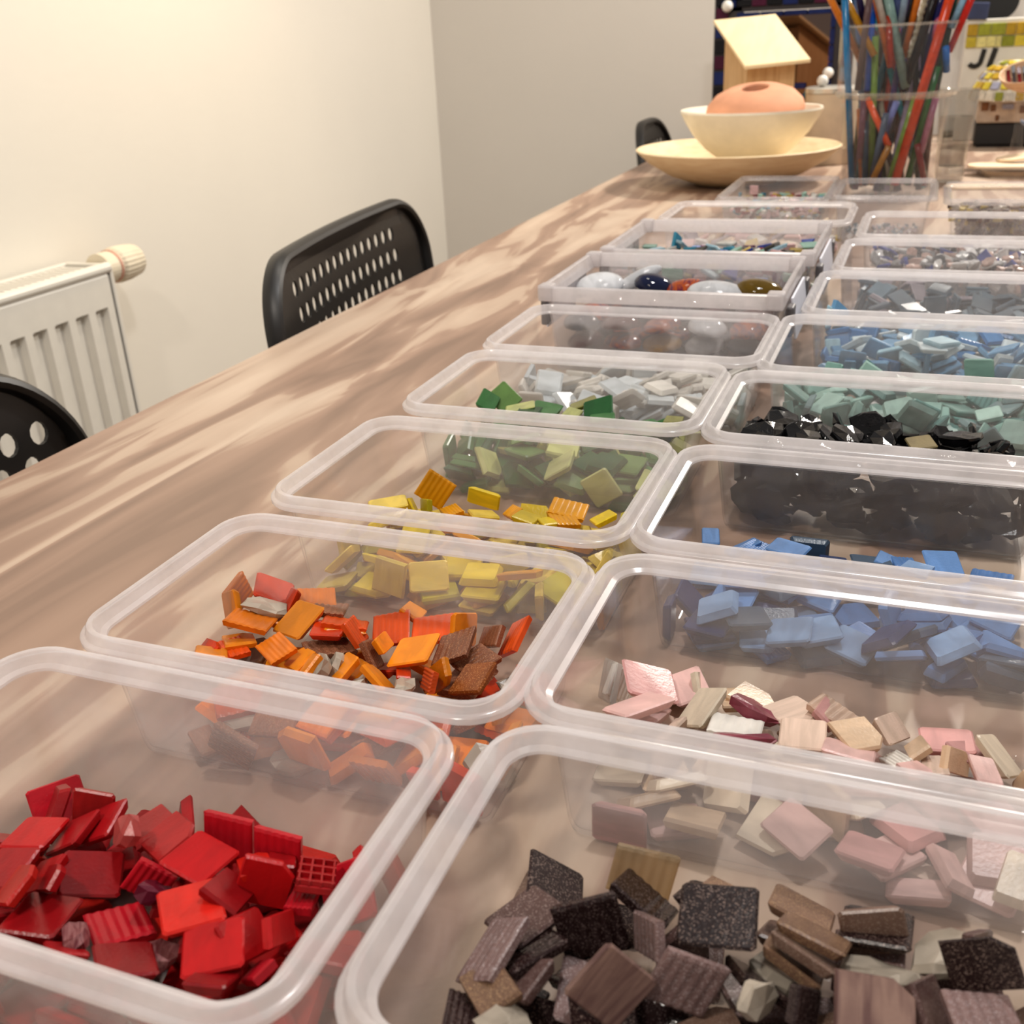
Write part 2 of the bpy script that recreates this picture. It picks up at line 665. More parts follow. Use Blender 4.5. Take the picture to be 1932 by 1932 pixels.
def make_chair(loc, rz, w, rt, holes, hr, hry, top_z, label, lean=0.14, curve=0.02):
    """loc = middle of the backrest on the floor; faces +x"""
    t = empty('dining_chair', (loc[0], loc[1], FZ), rz)
    tag(t, label, 'chair', 'black chairs along the table')
    h = 0.36
    zb = top_z - h - FZ
    bm = panel_with_holes(w, h, rt, 0.05, holes, hr, hry, 0.0032, lambda s, z: -lean * (z - h) + curve * (s / (w / 2)) ** 2)
    bm.transform(Matrix.Translation((0, 0, zb)))
    back = obj('backrest', bm, blk, t)
    # rounded rim moulded round the panel
    bm = bmesh.new()
    path = []
    for i in range(0, 121):
        u = i / 120
        if u < 0.3:
            s, z = -w / 2, 0.05 + (h - rt - 0.05) * u / 0.3
        elif u < 0.42:
            a = pi - (u - 0.3) / 0.12 * pi / 2
            s, z = -w / 2 + rt + rt * cos(a), h - rt + rt * sin(a)
        elif u < 0.58:
            s, z = -w / 2 + rt + (w - 2 * rt) * (u - 0.42) / 0.16, h
        elif u < 0.70:
            a = pi / 2 - (u - 0.58) / 0.12 * pi / 2
            s, z = w / 2 - rt + rt * cos(a), h - rt + rt * sin(a)
        else:
            s, z = w / 2, h - rt - (h - rt - 0.05) * (u - 0.7) / 0.3
        path.append(Vector((-lean * (z - h) + curve * (s / (w / 2)) ** 2, s, z)))
    src = path[:]
    for i in range(len(path)):
        d = (src[min(i + 1, 120)] - src[max(i - 1, 0)]).normalized()
        a = Vector((1, 0, 0))
        b = d.cross(a).normalized()
        path[i] = [src[i] + 0.010 * cos(2 * pi * q / 10) * a * 1.1 + 0.007 * sin(2 * pi * q / 10) * b for q in range(10)]
    loft(bm, path, True, True)
    bm.transform(Matrix.Translation((0, 0, zb)))
    obj('backrest_rim', bm, blk, t, True)
    seat_z = 0.45
    bm = bmesh.new()
    loft(bm, [[(x, y, z) for x, y in rrect(0.0, -0.19, 0.36, 0.19, 0.06)] for z in (seat_z - 0.012, seat_z)], True, True)
    obj('seat', bm, blk, t)
    for s in (-1, 1):
        obj('leg', rod_bm((-0.03, s * 0.18, 0), (0.02, s * 0.17, seat_z - 0.012), 0.010, 10), steel, t)
        obj('leg', rod_bm((0.37, s * 0.19, 0), (0.33, s * 0.17, seat_z - 0.012), 0.010, 10), steel, t)
        obj('back_post', rod_bm((0.02, s * 0.17, seat_z - 0.012), (lean * (h - 0.06) - 0.008, s * 0.17, zb + 0.06), 0.010, 10), steel, t)
    return t


holes2 = [(-0.165 + 0.0232 * i + 0.004 * j, 0.36 - 0.036 - 0.028 * j) for j in range(5) for i in range(15)]
make_chair((-0.652, 1.108), radians(8.5), 0.51, 0.078, holes2, 0.0078, 0.0092, 0.066,
           'black plastic chair with a backrest of many small slot holes beside the table', 0.10)
holes1 = [(-0.10 + 0.0285 * i + (0.014 if j % 2 else 0), 0.36 - 0.034 - 0.0245 * j) for j in range(5) for i in range(10 if j else 9) if -0.10 + 0.0285 * i + (0.014 if j % 2 else 0) < (0.13 if j == 0 else 0.172)]
make_chair((-0.640, 0.412), radians(4), 0.41, 0.10, holes1, 0.0082, 0.0095, 0.056,
           'black plastic chair with big round holes, in front of the radiator', 0.10)
holes3 = [(-0.12 + 0.02 * i, 0.36 - 0.052 - 0.030 * j) for j in range(3) for i in range(13)]
make_chair((-0.66, 2.66), radians(0), 0.30, 0.10, holes3, 0.006, 0.009, 0.056,
           'black chair of which only the top shows behind the wooden plate', 0.10)

# ---------------------------------------------------------------- plastic boxes
def pp(haze):
    return clear_plastic('milky_polypropylene_%d' % round(haze * 1000), haze, (246, 242, 243), 0.10, 0.70, base_refl=0.020)

PPR = clear_plastic('milky_polypropylene_rim', 0.48, (250, 246, 247), 0.18, 0.40)
CLEAR = clear_plastic('clear_polystyrene', 0.09, (225, 222, 225), 0.06, 0.5, base_refl=0.05)
CLEAR_RIM = clear_plastic('clear_polystyrene_rim', 0.30, (228, 224, 226), 0.10, 0.5)
FROST = clear_plastic('frosted_box_plastic', 0.22, (234, 230, 232), 0.14, 0.4)
FROST_RIM = clear_plastic('frosted_box_plastic_rim', 0.62, (236, 231, 232), 0.18, 0.4)


def off_rect(x0, y0, x1, y1, o, r, z, seg=8):
    return [(x, y, z) for x, y in rrect(x0 + o, y0 + o, x1 - o, y1 - o, max(r - o, 0.001), seg)]


def food_box(label, x0, y0, x1, y1, zr, m_body=None, m_rim=PPR, r=0.021):
    """tapered tub with a stepped rolled rim"""
    x0, y0, x1, y1 = x0 - 0.002, y0 - 0.002, x1 + 0.002, y1 + 0.002
    cx, cy_ = (x0 + x1) / 2, (y0 + y1) / 2
    t = empty('plastic_box', (cx, cy_, 0))
    tag(t, label, 'box', 'open plastic boxes on the table')
    a0, b0, a1, b1 = x0 - cx, y0 - cy_, x1 - cx, y1 - cy_
    zt = zr - 0.0075
    prof = [(0.020, 0.0003), (0.0165, 0.0008), (0.0148, 0.0028), (0.0138, 0.007), (0.0085, zt - 0.002), (0.0085, zt),
            (0.0097, zt), (0.0148, 0.0075), (0.0160, 0.0038), (0.0180, 0.0022), (0.022, 0.0018)]
    bm = bmesh.new()
    loft(bm, [off_rect(a0, b0, a1, b1, o, r, z) for o, z in prof], True, True)
    obj('box_body', bm, m_body, t, True)
    rim = [(0.0085, zt + 0.0012), (0.0006, zt + 0.0004), (0.0, zt + 0.0012), (0.0, zt + 0.0030), (0.0006, zt + 0.0036), (0.0020, zt + 0.0038), (0.0024, zt + 0.0046),
           (0.0026, zr - 0.0012), (0.0032, zr - 0.0003), (0.0042, zr), (0.0054, zr - 0.0003), (0.0062, zr - 0.0014), (0.0076, zt + 0.0028), (0.0098, zt + 0.0018), (0.0100, zt + 0.0008)]
    bm = bmesh.new()
    R = loft(bm, [off_rect(a0, b0, a1, b1, o, r, z) for o, z in rim])
    n = len(R[0])
    for i in range(n):
        j = (i + 1) % n
        bm.faces.new((R[-1][i], R[-1][j], R[0][j], R[0][i]))
    obj('box_rim', bm, m_rim, t, True)
    return t


def clip_box(label, x0, y0, x1, y1, zr, ly0, ly1):
    """straight-walled storage box with square rim, corner tabs and clip latches"""
    cx, cy_ = (x0 + x1) / 2, (y0 + y1) / 2
    t = empty('clip_box', (cx, cy_, 0))
    tag(t, label, 'box', 'open plastic boxes on the table')
    a0, b0, a1, b1 = x0 - cx, y0 - cy_, x1 - cx, y1 - cy_
    prof = [(0.016, 0.0003), (0.012, 0.001), (0.011, 0.003), (0.006, zr - 0.014), (0.006, zr - 0.012), (0.0075, zr - 0.012), (0.0125, 0.0035), (0.016, 0.0018)]
    bm = bmesh.new()
    loft(bm, [off_rect(a0, b0, a1, b1, o, 0.008, z, 4) for o, z in prof], True, True)
    obj('box_body', bm, FROST, t, True)
    rim = [(0.006, zr - 0.012), (0.0005, zr - 0.012), (0.0, zr - 0.0115), (0.0, zr - 0.0012), (0.0007, zr), (0.0030, zr), (0.0040, zr - 0.001), (0.0060, zr - 0.006), (0.0078, zr - 0.0115)]
    bm = bmesh.new()
    R = loft(bm, [off_rect(a0, b0, a1, b1, o, 0.004, z, 4) for o, z in rim])
    n = len(R[0])
    for i in range(n):
        j = (i + 1) % n
        bm.faces.new((R[-1][i], R[-1][j], R[0][j], R[0][i]))
    obj('box_rim', bm, FROST_RIM, t)
    for sx in (0, 1):
        for sy in (0, 1):
            obj('corner_tab', box_bm(((a0 + 0.006) if sx == 0 else (a1 - 0.006), (b0 + 0.006) if sy == 0 else (b1 - 0.006), zr - 0.0055), (0.0135, 0.0135, 0.0135), None, 0.0018), FROST_RIM, t)
    wm = plain('latch_white', (226, 228, 238), 0.35, var=0.02)
    gm = plain('latch_grey', (92, 88, 90), 0.45)
    for sx in (-1, 1):
        X = a1 if sx > 0 else a0
        L = obj('latch', box_bm((X + sx * 0.0045, (ly0 + ly1) / 2 - cy_, zr - 0.0275), (0.0022, ly1 - ly0, 0.034), Matrix.Rotation(radians(-sx * 8), 3, 'Y'), 0.0008), wm, t)
        L['label'] = 'white clip latch'
        for yy in (ly0 - 0.010 - cy_, ly1 + 0.010 - cy_):
            K = obj('latch_hinge', box_bm((X + sx * 0.003, yy, zr - 0.026), (0.006, 0.016, 0.024), None, 0.0015), gm, t)
            K['label'] = 'dark grey latch hinge'
    return t


BOXES = {
    'L1': (-.302, .129, -.120, .250, .064, 'clear plastic box full of red glass tiles, nearest the radiator side'),
    'L2': (-.292, .257, -.111, .376, .064, 'clear plastic box of orange and brown glass tiles behind the red one'),
    'L3': (-.292, .393, -.108, .518, .064, 'clear plastic box of yellow glass tiles behind the orange one'),
    'L4': (-.289, .537, -.105, .662, .064, 'clear plastic box of green glass tiles behind the yellow one'),
    'L5': (-.290, .672, -.090, .797, .064, 'clear plastic box of white glass tiles in front of the glass nugget box'),
    'L8': (-.290, 1.215, -.074, 1.353, .064, 'clear plastic box of pastel tiles behind the mixed shards'),
    'R1': (-.110, .136, .073, .258, .064, 'clear plastic box of dark brown speckled glass tiles'),
    'R2': (-.109, .264, .074, .383, .064, 'clear plastic box of pink and cream glass tiles'),
    'R3': (-.106, .394, .077, .515, .064, 'clear plastic box of blue glass tiles behind the pink one'),
    'R4': (-.101, .530, .082, .652, .064, 'clear plastic box of jagged black glass tiles'),
    'R5': (-.090, .660, .110, .800, .064, 'clear plastic box of pale aqua glass tiles behind the black one'),
    'R6': (-.079, .813, .121, .960, .064, 'clear plastic box of light blue glass tiles behind the aqua one'),
    'R7': (-.070, .968, .130, 1.116, .064, 'clear plastic box of slate grey glass tiles'),
    'R8': (-.061, 1.135, .139, 1.287, .064, 'clear plastic box of grey and white glass offcuts'),
}
HAZE = {'L1': .15, 'L2': .085, 'L3': .06, 'L4': .065, 'L5': .08, 'R1': .08, 'R2': .08, 'R3': .022, 'R4': .032, 'R5': .055, 'R6': .05, 'R7': .06, 'R8': .06, 'L8': .08}
for k, v in BOXES.items():
    food_box(v[5], *v[:5], pp(HAZE[k]))
clip_box('clip-lock plastic box of big rounded glass nuggets', -.290, .806, -.092, .955, .075, .845, .925)
clip_box('clip-lock plastic box of brightly mixed glass shards', -.285, .972, -.086, 1.140, .075, 1.005, 1.105)
SMALL = {
    'S1': (-.252, 1.385, -.113, 1.590, .064, 'small thin-rimmed clear box of mixed beads in front of the wooden plate'),
    'S2': (-.110, 1.400, .014, 1.565, .064, 'small thin-rimmed clear box standing empty before the jar of rods'),
    'S3': (.024, 1.375, .150, 1.530, .064, 'small thin-rimmed clear box of brown beads before the wooden sticks'),
}
for k, v in SMALL.items():
    food_box(v[5], *v[:5], CLEAR, CLEAR_RIM, 0.013)

# ---------------------------------------------------------------- mosaic tiles
# key: (colour word, rgb, mesh kind, options)
KEYS = {
    'r0': ('deep red', (150, 14, 20), 'flat', {}), 'r1': ('dark red', (172, 20, 26), 'flat', {}), 'r2': ('dull red', (178, 36, 36), 'flat', {}),
    'r3': ('bright red', (200, 22, 26), 'flat', {}), 'r4': ('ribbed crimson', (208, 26, 42), 'rib', {}), 'r5': ('orange-red', (212, 34, 24), 'flat', {}),
    'rp': ('pale rose', (205, 96, 92), 'rough', {'clear': .15}), 'rm': ('maroon', (100, 22, 44), 'rough', {}), 'rg': ('greyish pink rough', (176, 122, 122), 'rough', {'stripe': (120, 60, 66)}),
    'rw': ('red white-veined', (186, 22, 28), 'grid', {}),
    'b0': ('speckled near-black', (40, 24, 24), 'flat', {'speck': (150, 128, 118)}), 'b1': ('glossy dark brown', (44, 28, 28), 'rib', {'rough': .05, 'speck': (120, 104, 100)}),
    'b2': ('speckled mauve brown', (98, 72, 68), 'flat', {'speck': (165, 145, 140)}), 'b3': ('grey-brown edge-worn', (130, 102, 88), 'flat', {'speck': (175, 155, 140)}),
    'b4': ('lavender grey rough', (142, 114, 110), 'rib', {'speck': (200, 185, 185)}), 'b5': ('pale stone', (188, 176, 160), 'rough', {}),
    'bs': ('taupe striped', (156, 126, 114), 'flat', {'stripe': (112, 84, 80)}), 'bt': ('tan glitter', (136, 104, 84), 'flat', {'speck': (200, 165, 125)}),
    'bc': ('see-through ribbed', (205, 188, 160), 'rib', {'clear': .55, 'rough': .08}),
    'pw': ('white ridged', (250, 246, 238), 'rib', {}), 'p0': ('rose pink', (222, 166, 162), 'flat', {}), 'p1': ('pale pink', (236, 196, 190), 'flat', {}), 'pc': ('cream', (246, 230, 206), 'flat', {}),
    'pa': ('peach', (238, 206, 172), 'flat', {}), 'pm': ('magenta pink', (160, 72, 88), 'rough', {}), 'ps': ('beige veined', (232, 206, 188), 'flat', {'stripe': (214, 190, 172)}),
    'pt': ('taupe see-through', (206, 180, 160), 'rib', {'clear': .2}),
    'o0': ('orange', (250, 150, 24), 'flat', {}), 'o1': ('ribbed orange', (248, 134, 28), 'rib', {}), 'o2': ('ribbed red-orange', (238, 88, 24), 'rib', {}), 'o3': ('flame red', (224, 62, 14), 'flat', {}),
    'ow': ('pale stone', (240, 190, 150), 'rough', {'speck': (240, 220, 200)}), 'ob': ('copper brown glitter', (146, 90, 64), 'rib', {'speck': (206, 150, 110)}), 'oa': ('amber glitter', (160, 84, 34), 'flat', {'speck': (220, 150, 90)}),
    'y0': ('golden ribbed', (226, 156, 20), 'rib', {}), 'y1': ('lemon yellow', (234, 204, 40), 'flat', {}), 'y2': ('butter yellow', (236, 206, 86), 'flat', {}), 'y3': ('yellow-green', (196, 182, 30), 'flat', {}),
    'g0': ('dark green', (20, 84, 38), 'flat', {}), 'g1': ('mid green', (62, 118, 62), 'flat', {}), 'g2': ('leaf green', (104, 140, 74), 'flat', {}), 'g3': ('olive', (154, 152, 82), 'flat', {}), 'g4': ('pale yellow-green', (198, 202, 130), 'flat', {}),
    'u0': ('cornflower blue', (104, 148, 206), 'flat', {}), 'u1': ('mid blue', (90, 132, 190), 'rib', {}), 'u2': ('pale blue', (136, 170, 212), 'flat', {}), 'u3': ('slate blue', (70, 90, 112), 'flat', {}), 'u4': ('navy', (34, 54, 104), 'flat', {}),
    'k0': ('black', (16, 16, 18), 'rough', {'rough': .06}), 'kt': ('khaki', (150, 134, 92), 'flat', {}),
    'w0': ('white', (232, 228, 220), 'flat', {}), 'w1': ('ice white', (214, 222, 226), 'rib', {}),
    'a0': ('aqua', (134, 176, 166), 'flat', {}), 'a1': ('pale aqua', (172, 206, 196), 'flat', {}), 'a2': ('sea green', (100, 152, 146), 'rib', {}), 'a3': ('grey aqua', (128, 156, 158), 'flat', {}),
    'c0': ('sky blue', (112, 166, 206), 'flat', {}), 'c1': ('pale sky blue', (176, 212, 226), 'flat', {}), 'c2': ('azure', (74, 134, 192), 'rib', {}), 'c3': ('frost white', (220, 234, 238), 'flat', {}),
    's0': ('slate grey', (90, 104, 114), 'flat', {}), 's1': ('blue grey', (112, 132, 144), 'rib', {}), 's2': ('dark slate', (58, 68, 78), 'flat', {}), 's3': ('pale mauve grey', (176, 164, 170), 'flat', {}),
    'd0': ('clear grey', (168, 170, 172), 'rough', {'clear': .25}), 'd1': ('charcoal', (46, 48, 52), 'rough', {}), 'd2': ('chalk white', (230, 228, 226), 'rough', {}), 'd3': ('rosy beige', (204, 172, 160), 'rough', {}),
    'm0': ('turquoise', (70, 160, 190), 'tri', {}), 'm1': ('periwinkle', (138, 160, 214), 'flat', {}), 'm2': ('plum', (122, 58, 104), 'tri', {}), 'm3': ('mustard', (206, 176, 70), 'tri', {}), 'm4': ('mint', (178, 220, 202), 'flat', {}),
    'm5': ('olive gold', (92, 82, 24), 'tri', {}), 'm6': ('ruby', (140, 20, 34), 'tri', {}), 'm7': ('shell pink', (226, 188, 186), 'flat', {}), 'm8': ('cobalt', (34, 60, 150), 'tri', {}), 'm9': ('smoke grey', (92, 88, 82), 'tri', {}),
}
PALETTE = {
    'L1': 'r0 r1 r1 r2 r3 r4 r5', 'L2': 'o0 o0 o1 o2 o3 ob ow', 'L3': 'y0 y1 y1 y2 y3 y2', 'L4': 'g0 g1 g1 g2 g3 g4', 'L5': 'w0 w0 w1',
    'L7': 'm0 m1 m2 m3 m4 m4 m5 m6 m7 m7 m8 m9 c1 w0', 'L8': 'pc pa p1 w0 m7 m3 s3', 'R1': 'b0 b0 b1 b2 b3 b4', 'R2': 'p0 p1 pc pa ps', 'R3': 'u0 u0 u1 u2 u3 u4',
    'R4': 'k0', 'R5': 'a0 a0 a1 a2 a3', 'R6': 'c0 c0 c1 c2 c3', 'R7': 's0 s0 s1 s2 s3', 'R8': 'd0 d0 d1 d2 d2 d3 d3 m8', 'S1': 'm7 m4 m0 m6 w0 m3 m7', 'S3': 'b2 b3 bt b5 m3',
}
BOXNAME = {
    'L1': 'red tile box', 'L2': 'orange tile box', 'L3': 'yellow tile box', 'L4': 'green tile box', 'L5': 'white tile box', 'L7': 'mixed shard box', 'L8': 'pastel tile box',
    'R1': 'brown tile box', 'R2': 'pink tile box', 'R3': 'blue tile box', 'R4': 'black tile box', 'R5': 'aqua tile box', 'R6': 'light blue tile box', 'R7': 'slate tile box',
    'R8': 'grey offcut box', 'S1': 'small bead box', 'S3': 'small brown bead box',
}
NAMES = {'L7': 'glass_shard', 'R8': 'glass_offcut', 'S1': 'glass_bead', 'S3': 'glass_bead'}

TS = 0.02
TT = 0.004


def tile_flat():
    bm = bmesh.new()
    s, e = TS / 2, 0.0006
    rings = []
    for o, z in ((0.0016, -TT / 2), (0.0004, 0.0002), (0.0, TT / 2 - 0.0008), (0.0007, TT / 2)):
        rings.append([(x, y, z) for x, y in rrect(-s + o, -s + o, s - o, s - o, 0.0011, 1)])
    loft(bm, rings, True, True)
    return from_bm('mosaic_tile', bm)


def tile_rib():
    bm = bmesh.new()
    s = TS / 2
    nx = 37
    top, bot = [], []
    for j, y in enumerate((-s, -s + 0.0012, 0, s - 0.0012, s)):
        row = []
        for i in range(nx):
            u = i / (nx - 1)
            x = -s + TS * u
            edge = j in (0, 4) or i in (0, nx - 1)
            z = TT / 2 - 0.0006 + 0.00042 * (0.5 - 0.5 * cos(2 * pi * 6 * u)) * (0.85 if j % 2 else 1) - (0.0006 if edge else 0)
            row.append(bm.verts.new((x, y, z)))
        top.append(row)
    for j in range(4):
        for i in range(nx - 1):
            bm.faces.new((top[j][i], top[j][i + 1], top[j + 1][i + 1], top[j + 1][i]))
    o = 0.0007
    rim = top[0] + [r[-1] for r in top[1:-1]] + top[-1][::-1] + [r[0] for r in top[1:-1]][::-1]
    low = [bm.verts.new((v.co.x * (1 - o / s), v.co.y * (1 - o / s), -TT / 2)) for v in rim]
    n = len(rim)
    for i in range(n):
        j = (i + 1) % n
        bm.faces.new((rim[i], rim[j], low[j], low[i]))
    bm.faces.new(low[::-1])
    return from_bm('mosaic_tile_ribbed', bm)


def tile_poly(pts, wob=0.0, seed=1):
    rnd = random.Random(seed)
    bm = bmesh.new()
    rings = []
    for k, z in ((0.90, -TT / 2), (1.0, 0.0006), (0.94, TT / 2)):
        rings.append([(x * TS / 2 * k + rnd.uniform(-wob, wob), y * TS / 2 * k + rnd.uniform(-wob, wob), z + rnd.uniform(-wob, wob)) for x, y in pts])
    R = loft(bm, rings)
    for ring, z in ((R[0], -TT / 2), (R[-1], TT / 2)):
        c = bm.verts.new((rnd.uniform(-wob, wob), rnd.uniform(-wob, wob), z + wob * rnd.uniform(0, 1.2)))
        for i in range(len(ring)):
            bm.faces.new((ring[i], ring[(i + 1) % len(ring)], c))
    return from_bm('mosaic_tile_cut', bm)


def tile_grid():
    """back of a tile: raised cross of ridges on a sunk face"""
    bm = bmesh.new()
    add_box(bm, (0, 0, -0.0008), (TS, TS, TT - 0.0016), None, 0.0003, 1)
    for p in (-0.9, -0.3, 0.3, 0.9):
        add_box(bm, (p * TS / 2.05, 0, TT / 2 - 0.0008), (0.0011, TS, 0.0014))
        add_box(bm, (0, p * TS / 2.05, TT / 2 - 0.00082), (TS, 0.0011, 0.0014))
    return from_bm('mosaic_tile_grid', bm)


MESH = {
    'flat': [tile_flat(), tile_flat(), tile_poly([(-1, -1), (1, -1), (1, .5), (.45, 1), (-1, 1)]), tile_poly([(-1, -1), (.9, -1), (1, 1), (-.8, .95)])],
    'rib': [tile_rib()],
    'rough': [tile_poly([(-1, -.8), (-.2, -1), (.6, -.9), (1, -.3), (.9, .7), (.3, 1), (-.5, .85), (-1, .4)], 0.0011, s) for s in (1, 2, 3)],
    'tri': [tile_poly([(-1, -1), (1, -.8), (.1, 1)], .0004, 4), tile_poly([(-1, -.7), (.8, -1), (1, .2), (-.3, 1)], .0004, 5)],
    'grid': [tile_grid()],
}
for l_ in MESH.values():
    for me in l_:
        me.materials.append(None)


def tile_material(k):
    word, c, kind, opt = KEYS[k]
    o = dict(opt)
    return glass_tile('glass_' + word.replace(' ', '_').replace('-', '_'), c, o.get('rough', 0.28), o.get('speck'), o.get('stripe'), o.get('clear', 0.0))


